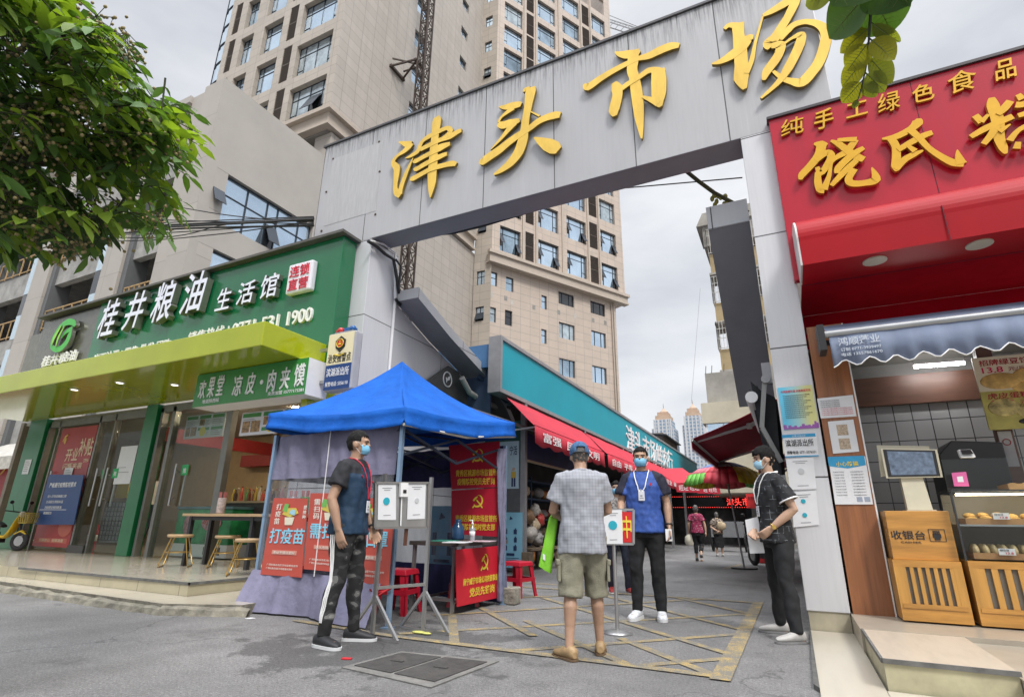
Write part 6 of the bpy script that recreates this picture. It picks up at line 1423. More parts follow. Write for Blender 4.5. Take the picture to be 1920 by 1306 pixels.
# the code board on two tripod posts
PA, PB = Zp(697,1197), Zp(793,1183)
bd = thing('code_board_stand', 'steel notice stand on two splayed posts in front of the tent', 'notice stand', loc=(PA+PB)/2)
VB = vplane(PA, PB, 0); n = VB.n; u = VB.u
for P_ in (PA, PB):
    b = MB(); b.bar(P_, P_+Z1*1.38, .03); b.build('post', STEEL, bd)
    b = MB(); b.bar(P_+Z1*.34, P_+n*.3+u*.06+Z1*.015, .024); b.bar(P_+Z1*.34, P_-n*.28-u*.06+Z1*.015, .024); b.bar(P_-n*.28-u*.06+Z1*.012, P_+n*.3+u*.06+Z1*.012, .022); b.build('foot', STEEL, bd)
b = MB(); b.bar(PA+Z1*.40, PB+Z1*.40, .025); b.build('stretcher', STEEL, bd)
VB2 = vplane(PA, PB, .02); P4 = [VB2(*p) for p in ((700,989),(799,988),(801,905),(702,905))]
slab(P4, n, .018, STEEL, 'board', bd)
b = MB()
for k in range(4): b.bar(P4[k]+n*.018, P4[(k+1) % 4]+n*.018, .02, .03, up=n)
b.build('board_frame', mat('steel_edge', (.3,.29,.28), .4, .6), bd)
VB3 = vplane(PA, PB, .042); TEALD = mat('teal_disc', (.02,.36,.46), .5, var=.02)
def codepaper(label, quad, V_, disc, nn, m=WPAP, group='white code sheets'):
    P4 = [V_(*p) for p in quad]; t = thing('code_sheet', label, 'sheet', group, loc=P4[0]); slab(P4, nn, .004, m, 'sheet', t)
    for (x, y, r, mm) in disc:
        c = V_(x, y); b = MB(); ux = (P4[1]-P4[0]).normalized(); b.tube([c+nn*.004, c+nn*.008], r, 20, caps=True); b.build('disc', mm, t)
    O = P4[3]+nn*.004; U = (P4[2]-P4[3]); V = (P4[0]-P4[3]); b = MB()
    for i, (v, w_) in enumerate(((.10,.55),(.16,.35),(.88,.4))): c = O+U*.5+V*v; b.obox(c+nn*.001, U*w_*.5, V*.008, nn*.001)
    b.build('print_lines', GINK, t); return t
RINGM = mat('pale_grey_disc', (.50,.52,.53), .6)
codepaper('white sheet with a teal disc taped to the left of the steel stand', [(708,974),(742,974),(742,908),(709,908)], VB3, [(724,939,.034,TEALD)], n)
codepaper('plastic covered sheet taped to the right of the steel stand', [(763,973),(796,972),(798,906),(765,906)], VB3, [(781,938,.024,RINGM)], n)
P4 = [VB3(*p) for p in ((747,931),(761,931),(762,905),(748,905))]; t = thing('wall_thermometer', 'small white sensor box with a black lens on the stand top', 'sensor', loc=P4[0]); slab(P4, n, .035, WHT, 'case', t)
b = MB(); c_ = VB3(755,921)+n*.035; b.obox(c_, u*.018, Z1*.016, n*.003); b.build('lens', BLK, t); b = MB(); b.tube([VB3(752,932)+n*.01, VB3(751,960)+n*.01, VB3(750,985)+n*.01], .008, 6); b.build('cable', WHT, t)
t = thing('dangling_handle', 'thin brown handle hanging under the steel stand', 'strap', loc=VB(760,990)); b = MB(); b.bar(VB(760,988)+n*.02, VB(757,1022)+n*.02, .025); b.build('strap', mat('brown_strap', (.12,.05,.03), .6), t)
c_ = Zp(785,1187); b = MB(); b.ell((c_.x,c_.y,.012), .07,.035,.012); b.ell((c_.x+.09,c_.y-.01,.012), .05,.03,.01); o = b.build('dropped_leaf', mat('pale_yellow_leaf', (.5,.5,.14), .6)); tag(o, 'pale yellow green scrap lying on the road by the stand foot', 'litter')
c_ = Zp(650,1235); b = MB(); b.obox((c_.x,c_.y,.005),(.035,.01,0),(-.008,.02,0),(0,0,.003)); o = b.build('red_scrap', RIB); tag(o, 'small red scrap on the wet asphalt near the drain cover', 'litter')
c_ = Zp(469,1159); b = MB(); b.obox((c_.x,c_.y,.004),(.03,.0,0),(.01,.03,0),(0,0,.002)); o = b.build('paper_scrap', WPAP); tag(o, 'tiny white paper scrap on the asphalt left of the tent', 'litter')
# checkpoint post sign
PS = Zp(1158,1187); ps = thing('post_sign', 'round based steel post with a small white and red framed sign', 'post sign', loc=PS)
nps = Vector((-PS.x,-PS.y,0)).normalized(); VS = vplane(PS, PS+nps.cross(Z1), 0); us = VS.u
b = MB(); b.lathe(PS,[(.135,0),(.135,.012),(.10,.022),(.03,.035)],28); b.build('base', STEEL, ps)
b = MB(); b.tube([PS+Z1*.03, PS+Z1*.80], .017, 12); b.build('pole', STEEL, ps)
P4 = [VS(*p) for p in ((1136,1019),(1188,1019),(1188,955),(1138,955))]; b = MB()
for k in range(4): b.bar(P4[k], P4[(k+1) % 4], .022, .03, up=VS.n)
b.build('sign_frame', STEEL, ps)
slab([VS(*p) for p in ((1163,1016),(1185,1016),(1185,959),(1164,959))], VS.n, .01, mat('sign_red', (.60,.02,.02), .4, var=.04), 'red_panel', ps)
o_ = VS(1167,1008)+VS.n*.01; e_ = VS(1183,967)+VS.n*.01; text('中', YELI, ps, o_, us, Z1, (e_-o_).dot(us), e_.z-o_.z, .004, .03)
codepaper('white card with a teal disc slid into the checkpoint post sign', [(1133,1019),(1168,1019),(1166,955),(1132,956)], vplane(PS, PS+nps.cross(Z1), .03), [(1149,984,.042,TEALD)], VS.n, group=None)

# ================================================================== bakery on the right
BY = 6.33
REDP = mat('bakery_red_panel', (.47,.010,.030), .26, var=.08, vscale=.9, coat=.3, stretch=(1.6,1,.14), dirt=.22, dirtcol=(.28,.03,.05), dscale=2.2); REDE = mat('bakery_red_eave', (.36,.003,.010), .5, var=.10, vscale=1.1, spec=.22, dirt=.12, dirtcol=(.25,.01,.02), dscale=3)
bak = thing('bakery', 'bakery shop with a red fascia of gold characters and a rounded red eave', 'shop', loc=(1.5,6.6,0))
tl = Yp(1441,226,BY); b = MB(); b.box(tl.x,BY,3.565,5,GY-.004,tl.z); b.build('sign_board', REDP, bak, bevel=.006)
b = MB(); b.box(tl.x-.02,BY-.03,tl.z,5,GY+.1,tl.z+.035); b.build('sign_cap', mat('dark_sign_cap', (.05,.045,.05), .5, .2), bak)
xe = .41; prof = [(BY,4.12)]+[(6.07-.28*math.sin(a_),3.82+.28*math.cos(a_)) for a_ in np.linspace(0,R(100),12)]+[(5.80,3.5),(BY,3.5)]
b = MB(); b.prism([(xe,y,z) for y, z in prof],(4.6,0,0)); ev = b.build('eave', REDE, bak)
b = MB(); b.prism([(xe-.02,y,z) for y, z in prof],(.018,0,0)); b.build('eave_end', mat('eave_end_white', (.6,.55,.54), .5, var=.08), ev)
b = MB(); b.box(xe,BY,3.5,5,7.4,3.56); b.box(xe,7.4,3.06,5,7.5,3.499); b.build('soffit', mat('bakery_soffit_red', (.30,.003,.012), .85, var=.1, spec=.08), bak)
b = MB(); b.box(xe-.004,BY+.02,3.496,5,BY+.03,3.5); b.build('panel_joint', MATS['bakery_gold_edge'] if 0 else mat('dark_joint', (.08,.0,.01), .7), bak)
for x_ in (1.78,3.2): b = MB(); b.box(x_,BY-.003,4.1,x_+.006,BY-.0005,tl.z-.01); b.build('panel_joint', mat('dark_joint', (.08,.0,.01), .7), bak)
b = MB(); b.box(1.62,5.782,3.5,1.626,5.79,3.86); b.build('panel_joint', mat('dark_joint', (.08,.0,.01), .7), ev)
for p in ((1640,488),(1836,457),(2030,428)):
    c_ = Zp(*p, 3.5); b = MB(); b.cyl((c_.x,c_.y,3.499), .105, -.012, 24); b.build('downlight', mat('downlight_diffuser', (.5,.46,.38), .4, var=.02), ev)
GOLD2 = mat('bakery_gold_face', (.74,.42,.03), .3, .15, var=.06); GOLD2S = mat('bakery_gold_edge', (.42,.20,.02), .4, .1)
YAO = [[(200,330,16),(255,335,70),(300,350,50)],[(262,340,78),(240,420,70),(170,510,62),(105,580,60),(92,622,24)],[(215,470,40),(300,405,56),(340,430,60),(310,500,56),(255,570,50),(225,520,30)],[(232,560,44),(232,640,56),(250,700,60),(285,705,70)],[(280,705,60),(320,600,36),(345,490,18),(390,440,44),(460,400,60),(510,340,56),(540,300,46)],
 [(336,308,16),(400,335,50),(480,395,60),(550,440,62),(605,462,50)],[(390,305,30),(470,300,40),(545,298,44)],[(604,368,36),(540,405,54),(470,460,60),(400,530,60),(385,575,34)],[(545,470,46),(480,530,56),(410,600,50),(340,675,34)],[(530,540,50),(480,620,58),(510,658,60),(610,655,56),(700,625,76),(668,530,8)]]
SHI2 = [[(1050,128,30),(1040,160,84),(985,212,58),(870,272,58),(752,292,16)],[(820,285,56),(862,350,60),(868,440,66),(862,510,66),(872,555,20)],[(862,540,56),(930,465,58),(1010,420,52),(1085,388,14)],[(880,385,46),(990,320,56),(1090,268,56),(1160,243,46)],[(985,225,56),(1050,285,50),(1130,370,46),(1230,440,54),(1330,490,66),(1415,503,50)],[(1395,500,80),(1370,440,50),(1360,385,6)],[(960,352,26),(1020,395,48)]]
GAO = [[(1640,-40,40),(1650,20,90),(1690,150,92),(1700,280,80),(1735,370,66),(1755,415,20)],[(1470,278,44),(1580,215,60),(1700,160,60),(1812,112,56)],[(1505,105,50),(1560,160,56)],[(1556,160,44),(1612,98,26)],[(1790,-10,60),(1740,50,66),(1690,100,40)],[(1680,190,66),(1630,270,56),(1572,340,46)],[(1700,240,50),(1790,180,12)],[(1850,-60,40),(1885,-20,56)],[(2030,-110,50),(1985,-50,30)],[(1830,25,60),(1900,20,60),(2080,-50,56)],[(1850,115,44),(1960,80,56),(2070,35,46)],[(1780,318,56),(1850,235,40),(1960,180,52),(2120,110,56)],[(1945,-20,56),(1955,80,56),(1950,190,40)],[(1850,330,40),(1835,385,56)],[(1920,310,40),(1945,360,54)],[(2000,280,40),(2030,335,54)],[(2080,240,40),(2125,300,60)]]
for st in (YAO, SHI2, GAO): glyph(st, (1480,200), 4.364, BY, bak, .045, 'gold_character', (GOLD2, GOLD2S))
for ch, (cx_, cy_, w_, h_) in zip('纯手工绿色食品', ((1485,238,44,31),(1544,224,38,36),(1606,206,42,26),(1666,192,44,36),(1730,175,44,33),(1803,153,58,40),(1884,131,42,37))):
    a = Yp(cx_-w_/2, cy_+h_/2, BY); c = Yp(cx_+w_/2, cy_+h_/2, BY); hh = Yp(cx_, cy_-h_/2, BY).z-Yp(cx_, cy_+h_/2, BY).z
    o = text(ch, GOLD2, bak, (a.x, BY, (a.z+c.z)/2-.02), X1, Z1, c.x-a.x, hh, .03, .004 if ch in '食绿纯' else .011, 'gold_character', .14, out=.01); o.data.materials.append(GOLD2S)
    for p in o.data.polygons:
        if p.normal.y > -.7: p.material_index = 1
WOODP = mat('red_brown_veneer', (.30,.115,.045), .38, var=.22, vscale=3, stretch=(6,6,.35), dirt=.12, dirtcol=(.45,.30,.2), dscale=8)
b = MB(); b.box(.385,GY-.012,.19,.715,GY+.10,3.03); b.build('veneer_panel', WOODP, bak)
b = MB(); b.box(.715,GY-.012,.19,.728,GY+.10,3.03); b.build('edge_trim', WHT, bak)
WTL = tile_mat('bakery_wall_tile', (.36,.36,.36), .19, .25, 0, (.05,.05,.05), 'XZ', rough=.2, mortar=.006, dirt=.1)
BRN = mat('brown_timber_panel', (.11,.045,.025), .45, var=.2, vscale=2, stretch=(1,4,6))
b = MB(); b.box(.3,8.3,.19,5,8.4,2.45); b.build('tile_wall', WTL, bak)
b = MB(); b.box(.3,8.22,2.45,5,8.4,2.82); b.box(1.95,7.1,.19,2.08,7.2,3.05); b.build('timber_beam', BRN, bak)
b = MB(); b.box(.3,7.4,3.02,5,8.4,3.06); b.build('ceiling', mat('bakery_ceiling', (.30,.29,.27), .6, var=.05), bak)
b = MB(); b.box(.62,6.55,.19,.72,8.4,2.98); b.build('side_wall', mat('dim_tile', (.2,.2,.21), .5), bak)
b = MB(); b.box(.25,8.4,0,5,8.5,5.7); b.box(.38,7.6,3.1,5,8.4,3.4); b.build('rear_wall', mat('bakery_rear', (.25,.24,.23), .8), bak)
tu = thing('tube_lamp', 'lit white tube lamp on the bakery ceiling', 'lamp', loc=(1.8,8.0,2.9)); a, c = Yp(1714,687,7.9), Yp(1808,680,7.9)
b = MB(); b.tube([a, c], .022, 10); b.build('tube', mat('tube_light', (1,1,1), .4, var=0, emit=30), tu)
b = MB(); b.bar(a+Z1*.04, c+Z1*.04, .05); b.build('batten', WHT, tu)
# blue folding awning of the bakery
AWB = mat('slate_blue_awning', (.165,.205,.30), .7, var=.10, vscale=3, stretch=(2,1,.4)); aw = thing('folding_awning', 'slate blue roller awning with a scalloped white edged valance over the bakery counter', 'awning', loc=(1.5,5.9,2.7)); AY = 5.9
b = MB(); b.tube([(.50,AY,2.765),(4,AY,2.765)], .035, 12); b.build('front_bar', mat('grey_bar', (.36,.37,.38), .4, .4), aw)
n = 180; up = []; lo = []; mid = []
for k in range(n+1):
    x = .53+3.4*k/n; ph = (x-.53)/.205; up.append((x,AY-.01,2.75)); zl_ = 2.455-.035*math.cos(2*math.pi*ph); wv = .018*math.sin(x*13)+.012*math.sin(x*31); mid.append((x,AY-.02+wv*.6,2.6)); lo.append((x,AY-.02+wv,zl_))
b = MB(); b.loft([up, mid, lo], closed=False, caps=False); o = b.build('valance', AWB, aw); sm = o.modifiers.new('s','SOLIDIFY'); sm.thickness = .004
b = MB(); b.tube([(x,y-.004,z) for x, y, z in lo[::2]], .006, 6); b.build('white_piping', WHT, aw)
b = MB(); b.sheet((.53,AY,2.76),(4,AY,2.76),(4,6.3,2.98),(.53,6.3,2.98),.008); b.build('canopy', AWB, aw)
PRT = mat('pale_print', (.50,.55,.62), .6)
text('鸿顺蓬业', PRT, aw, (.60,AY-.025,2.62), X1, Z1, .34, .085, .002, .016, out=.016); text('订制 0771-3939497', PRT, aw, (.61,AY-.025,2.565), X1, Z1, .33, .035, .002, .01, out=.016); text('电话 13557861670', PRT, aw, (.61,AY-.025,2.515), X1, Z1, .33, .035, .002, .01, out=.016)
b = MB(); b.box(.44,5.85,2.6,.5,6.1,2.86); b.bar((.5,5.95,2.7),(.75,6.3,2.72),.04); b.cyl((.5,AY,2.765),.05,-.04,12,axis=(1,0,0)); b.build('bracket', BLK, aw)
# floor, step and ramp
STN = mat('pale_stone_step', (.46,.395,.315), .35, var=.08, vscale=3, stretch=(6,1,1), dirt=.2, dirtcol=(.38,.34,.27), dscale=3); STR = mat('stone_riser', (.44,.41,.27), .5, var=.15, vscale=5, dirt=.4, dirtcol=(.2,.19,.14), dscale=4)
b = MB(); b.box(.365,5.55,0,5,9,.19); o = b.build('bakery_floor', [mat('bakery_floor_stone', (.36,.32,.26), .3, var=.1, vscale=3, dirt=.2), STR]); struct(o)
b = MB(); b.prism([(.385,4.4,0),(1.03,4.4,0),(1.03,5.549,0),(.385,5.549,0)],(0,0,.188)); o = b.build('bakery_step', [STN, STR]); struct(o)
for p in o.data.polygons:
    if abs(p.normal.z) < .5: p.material_index = 1
b = MB(); b.box(.38,4.385,.165,1.04,4.40,.192); b.box(.37,4.4,.165,.385,5.55,.192); struct(b.build('step_edge', MATS['grey_edge_strip']))
b = MB(); b.prism([(1.035,4.1,0),(5,4.1,0),(5,5.548,0),(1.035,5.548,0)],(0,0,.155)); struct(b.build('lower_step', MATS['bakery_floor_stone']))
b = MB(); b.prism([(.012,3.6,0),(.37,3.6,0),(.37,6.42,0),(.012,6.42,0)],(0,0,.022)); struct(b.build('ramp', mat('ramp_tile', (.46,.42,.345), .3, var=.06, vscale=3, stretch=(5,.6,1), dirt=.25, dirtcol=(.33,.30,.25), dscale=3)))
b = MB(); b.prism([(-.02,4.28,0),(.0,6.3,0),(.011,6.42,0),(.011,4.2,0)],(0,0,.03)); struct(b.build('ramp_kerb', mat('dark_kerb', (.10,.1,.095), .9, var=.3, vscale=10)))
b = MB(); b.prism([(.375,3.0,0),(5,3.0,0),(5,4.098,0),(1.032,4.098,0),(1.032,4.38,0),(.375,4.38,0)],(0,0,.018)); struct(b.build('pavement', MATS['ramp_tile']))
# counters
OAK = mat('honey_oak', (.50,.245,.055), .35, var=.18, vscale=2.2, stretch=(1,5,9), coat=.15); OAKV = mat('honey_oak_upright', (.52,.27,.065), .35, var=.15, vscale=2.2, stretch=(8,5,.8)); VOID = mat('slat_backing', (.13,.11,.085), .6, var=.1)
def cabinet(parent, x0, x1, y, z0, z1, nsl):
    b = MB(); b.box(x0,y+.025,z0,x1,y+.5,z1); b.build('carcase', OAKV, parent)
    w_ = x1-x0; f = .06
    for za, zb_ in ((z1-.055,z1),(z0,z0+.10)): b = MB(); b.box(x0,y,za,x1,y+.025,zb_); b.build('rail', OAK, parent)
    for xa_ in (x0, x1-f): b = MB(); b.box(xa_,y,z0+.10,xa_+f,y+.025,z1-.055); b.build('stile', OAKV, parent)
    b = MB(); b.box(x0+f,y+.018,z0+.10,x1-f,y+.0245,z1-.055); b.build('void_panel', VOID, parent)
    b = MB(); s_ = (w_-2*f)/(2*nsl+1)
    for i in range(nsl+1): xx = x0+f+i*2*s_; b.box(xx,y+.002,z0+.10,xx+s_,y+.018,z1-.055)
    b.build('slats', OAKV, parent)
    b = MB(); b.box(x0+.02,y-.006,z0+.10,x1-.02,y-.0005,z0+.135); b.build('skirting', OAK, parent)
CY_ = 6.12
ca = thing('cashier_counter', 'honey coloured wooden cashier counter with a slatted base', 'counter', loc=(1.0,6.3,.19))
a = Yp(1658,957,CY_+.06); c = Yp(1778,957,CY_+.06)
b = MB(); b.box(a.x,CY_+.06,.69,c.x,CY_+.5,a.z); b.build('upper_panel', OAK, ca, bevel=.004)
cabinet(ca, .735, 1.225, CY_, .205, .69, 6)
text('收银台', INKB, ca, (Yp(1672,1010,CY_+.06).x,CY_+.06,Yp(1672,1010,CY_+.06).z), X1, Z1, .255, .075, .002, .02)
text('CASHIER', INKB, ca, (Yp(1690,1018,CY_+.06).x,CY_+.06,Yp(1685,1016,CY_+.06).z-.005), X1, Z1, .15, .016, .002, .0)
b = MB(); x0, x1 = Yp(1746,1014,CY_+.06), Yp(1780,988,CY_+.06); yy = CY_+.058; w_ = .1; x_, z_ = x0.x-.005, x0.z
for (p, q_) in (((x_,z_),(x_+.115,z_)),((x_+.115,z_),(x_+.115,z_+.1)),((x_+.115,z_+.1),(x_,z_+.1)),((x_,z_+.1),(x_,z_))): b.bar((p[0],yy,p[1]),(q_[0],yy,q_[1]),.004)
for k in range(4): b.bar((x_+.035+.013*k,yy,z_+.06),(x_+.035+.013*k,yy,z_+.088),.009)
b.box(x_+.025,yy-.002,z_+.03,x_+.085,yy+.001,z_+.062); b.box(x_+.035,yy-.003,z_+.01,x_+.075,yy+.001,z_+.03); b.build('hand_symbol', INKB, ca)
dc = thing('display_counter', 'wooden bakery counter with a lit glass case of trays on top', 'display counter', loc=(1.9,6.3,.19))
cabinet(dc, 1.27, 1.95, CY_, .205, .70, 6); cabinet(dc, 1.96, 2.7, CY_, .205, .70, 6)
b = MB()
for z in (.98,): b.box(1.28,CY_+.03,z,2.9,CY_+.5,z+.015)
b.build('shelf', mat('case_shelf', (.35,.36,.36), .3, .4), dc)
CASE = glass_mat('case_glass', (.93,.95,.95), .12)
b = MB(); b.box(1.27,CY_+.0,.71,2.9,CY_+.006,1.27); b.box(1.27,CY_+.007,.71,1.276,CY_+.5,1.27); b.box(1.25,CY_-.02,1.275,2.9,CY_+.52,1.285); b.box(1.28,CY_+.16,1.29,2.9,CY_+.166,1.56); b.build('glass_case', CASE, dc)
b = MB(); b.box(1.255,CY_-.012,.70,1.269,CY_+.01,1.27); b.bar((1.26,CY_-.02,1.27),(2.9,CY_-.02,1.27),.014); b.build('case_edge', mat('case_edge_dark', (.05,.055,.06), .3, .4), dc)
b = MB(); b.box(1.3,CY_+.02,1.235,2.9,CY_+.035,1.25); b.build('led_strip', mat('warm_led', (1,.82,.5), .4, var=0, emit=14), dc)
b = MB(); b.box(1.28,CY_+.5,.7,2.9,CY_+.51,1.26); b.build('case_back', mat('case_back', (.30,.26,.20), .4), dc)
BUN = [mat('bun_'+n_, c_, .5, var=.2, vscale=18, bump=.2) for n_, c_ in (('golden',(.66,.38,.10)),('pale',(.72,.56,.30)),('brown',(.36,.17,.05)))]
TRAYM = mat('tray_wood', (.40,.22,.09), .5, var=.15); rr = random.Random(31)
def bunrow(z, y, x0, x1, n_, kind, lb, grp, tall):
    for i in range(n_):
        x = x0+(x1-x0)*i/(n_-1)+rr.uniform(-.005,.005); b = MB()
        if tall: b.ell((x,y+rr.uniform(-.01,.01),z+.055), .026, .045, .055, 12, 8, rot=Matrix.Rotation(rr.uniform(-.15,.15),3,'Y'))
        else: b.ell((x,y+rr.uniform(-.02,.02),z+.025+rr.uniform(0,.015)), .045, .04, .026, 12, 8)
        o = b.build('bun', BUN[kind]); tag(o, lb, 'bun', grp)
for (z, lb) in ((.995,'wooden tray of golden rolls on the upper shelf of the glass case'),(.715,'wooden tray of upright round cakes at the bottom of the glass case'),(1.29,'wooden tray of buns on top of the glass case')):
    t = thing('bread_tray', lb, 'tray', loc=(1.8,CY_+.2,z)); y0_ = CY_+.08 if z < 1.2 else CY_+.2
    xs = 1.34 if z < 1.2 else 1.72
    b = MB(); b.box(xs,y0_,z,xs+.52,y0_+.3,z+.012); b.box(xs,y0_,z+.012,xs+.52,y0_+.012,z+.05); b.box(xs,y0_+.012,z+.012,xs+.012,y0_+.3,z+.05); b.box(xs+.56,y0_,z,2.6,y0_+.3,z+.05); b.build('tray_body', TRAYM, t)
bunrow(.715+.012, CY_+.15, 1.38, 2.4, 17, 1, 'round upright cake in the front row at the bottom of the glass case', 'upright cakes in the glass case', True); bunrow(.715+.012, CY_+.26, 1.38, 2.4, 17, 1, 'round upright cake in the rear row at the bottom of the glass case', 'upright cakes in the rear row', True)
for k in range(2): bunrow(.995+.012+.03*k, CY_+.15+.08*k, 1.40, 2.4, 11, 0, 'golden roll in the %s row on the upper shelf' % ('front' if k == 0 else 'rear'), 'golden rolls, %s row' % ('front' if k == 0 else 'rear'), False)
bunrow(1.30, CY_+.3, 1.78, 2.5, 8, 0, 'flat golden bun on the tray above the glass case', 'buns above the glass case', False)
for (px, py, lb) in ((1877,967,'white price card on the upper shelf of the glass case'),(1888,1034,'white price card among the upright cakes')):
    c_ = Yp(px, py, CY_+.06); t = thing('price_card', lb, 'card', 'price cards in the glass case', loc=c_); b = MB(); b.box(c_.x-.055,CY_+.055,c_.z-.026,c_.x+.055,CY_+.06,c_.z+.026); b.build('card', WPAP, t); text('13.8', REDT, t, (c_.x-.01,CY_+.055,c_.z-.018), X1, Z1, .05, .016, .001, .01); text('绿豆饼', INKB, t, (c_.x-.045,CY_+.055,c_.z+.004), X1, Z1, .06, .016, .001, 0)
# cash terminal
IVO = mat('ivory_plastic', (.56,.52,.40), .35, var=.04)
pos = thing('cash_terminal', 'ivory touch screen cash terminal on the cashier counter', 'terminal', loc=(1.05,6.35,1.11))
PYs = 6.3; q = [Yp(*p, PYs) for p in ((1658,896),(1768,894),(1757,842),(1646,837))]
q = [Yp(*p, PYs) for p in ((1662,896),(1768,894),(1757,842),(1651,840))]
slab(q, Y1, .035, IVO, 'screen_case', pos); qc = sum(q, Vector())/4
slab([qc+(p-qc)*.92 for p in q], -Y1, .004, BLK, 'bezel', pos)
slab([qc+(p-qc)*.80 for p in q], -Y1, .003, mat('screen_grey_blue', (.09,.12,.17), .15, var=.35, vscale=18, emit=.35), 'screen', pos, off=.004)
q2 = [Yp(*p, PYs+.1) for p in ((1652,893),(1748,880),(1742,836),(1644,834))]; slab(q2, Y1, .03, IVO, 'rear_display', pos)
a = Yp(1688,897,PYs+.05); b_ = Yp(1745,950,PYs+.05); b = MB(); b.prism([(a.x,PYs+.03,a.z+.03),(a.x+.17,PYs+.03,a.z+.03),(a.x+.19,PYs-.02,1.115),(a.x-.0,PYs-.02,1.115)],(0,.1,0)); b.build('stand', IVO, pos)
b = MB(); b.box(a.x-.02,PYs-.1,1.105,a.x+.2,PYs+.14,1.118); b.build('base', IVO, pos)
t = thing('oven_box', 'black angular machine behind the glass case', 'machine', loc=(1.5,7.0,1.2)); b = MB(); b.prism([(1.42,7.0,.2),(1.95,7.0,.2),(1.95,7.0,1.78),(1.55,7.0,1.82),(1.42,7.0,1.68)],(0,.5,0)); b.build('body', BLK, t, bevel=.01)
t = thing('code_scanner', 'small white scanner with a black window standing on the glass case', 'scanner', loc=(1.45,6.3,1.56)); c_ = Yp(1812,852,6.35); b = MB(); b.prism([(c_.x-.055,6.3,c_.z-.03),(c_.x+.055,6.3,c_.z-.03),(c_.x+.05,6.36,c_.z+.05),(c_.x-.05,6.36,c_.z+.05)],(0,.06,.0)); b.build('case', WHT, t, bevel=.008); b = MB(); b.prism([(c_.x-.04,6.303,c_.z-.0),(c_.x+.04,6.303,c_.z-.0),(c_.x+.037,6.35,c_.z+.045),(c_.x-.037,6.35,c_.z+.045)],(0,-.012,0)); b.build('window', BLK, t)
t = thing('pink_card', 'pink payment card stand leaning inside the glass case top', 'card', loc=(1.35,6.2,1.29)); q = [Yp(*p, CY_+.05) for p in ((1789,911),(1817,911),(1811,884),(1784,886))]; slab(q, -Y1, .005, mat('pink_card', (.62,.12,.32), .4), 'card', t); qc = sum(q, Vector())/4; slab([qc+(p-qc)*.4 for p in q], -Y1, .002, WPAP, 'white_patch', t, off=.005)
t = thing('food_poster', 'cake price poster with photographs hanging above the bakery counter', 'poster', loc=(2.2,7.0,2.4)); FY = 7.0
q = [Yp(*p, FY) for p in ((1852,806),(1960,795),(1930,655),(1821,672))]; xa, xb = q[3].x, q[2].x+.2; z0, z1 = q[0].z, q[3].z; zm = z0+.52*(z1-z0)
b = MB(); b.box(xa,FY,z0,xb,FY+.02,zm); b.build('lower_sheet', mat('poster_olive', (.38,.33,.08), .45, var=.3, vscale=3), t)
b = MB(); b.box(xa,FY,zm,xb,FY+.02,z1); b.build('upper_sheet', mat('poster_cream', (.62,.55,.42), .45, var=.06), t)
CK = mat('cake_golden', (.60,.38,.12), .5, var=.35, vscale=7); b = MB(); b.ell((xa+.19,FY,zm+.1),.17,.012,.085); b.ell((xa+.42,FY,zm+.14),.13,.014,.08); b.ell((xa+.42,FY,zm+.02),.16,.01,.06); b.build('cake_photo', CK, t); b = MB(); b.ell((xa+.16,FY,zm-.17),.13,.012,.09); b.ell((xa+.38,FY,zm-.22),.14,.012,.09); b.build('cake_photo', mat('cake_pale', (.52,.42,.16), .5, var=.5, vscale=9), t); b = MB(); b.ell((xa+.36,FY,z0+.07),.12,.013,.035); b.build('plate_photo', BLK, t)
MAR = mat('maroon_ink', (.32,.01,.02), .5); 
text('招牌绿豆饼', MAR, t, (xa+.05,FY,z1-.095), X1, Z1, .40, .065, .002, .012); text('13.8', mat('crimson_ink', (.55,.0,.08), .5), t, (xa+.06,FY,z1-.17), X1, Z1, .17, .06, .002, .04); text('元/斤', MAR, t, (xa+.27,FY,z1-.165), X1, Z1, .14, .045, .002, 0)
text('虎皮蛋糕', MAR, t, (xa+.05,FY,zm-.085), X1, Z1, .34, .065, .002, .01); text('19.8', MATS['crimson_ink'], t, (xa+.08,FY,zm-.155), X1, Z1, .17, .06, .002, .04); text('元/斤', MAR, t, (xa+.29,FY,zm-.15), X1, Z1, .14, .045, .002, 0)
t = paper('paper_notice', 'small grey no smoking notice on the brown post in the bakery', 1.955,1.55,2.06,1.9,7.09, mat('grey_notice', (.36,.35,.36), .6), 'notice'); b = MB(); b.tube([(2.007+.03*math.cos(a_),7.085,1.79+.03*math.sin(a_)) for a_ in np.linspace(0,2*math.pi,16)],.004,5,caps=False); b.build('symbol', MAR, t)
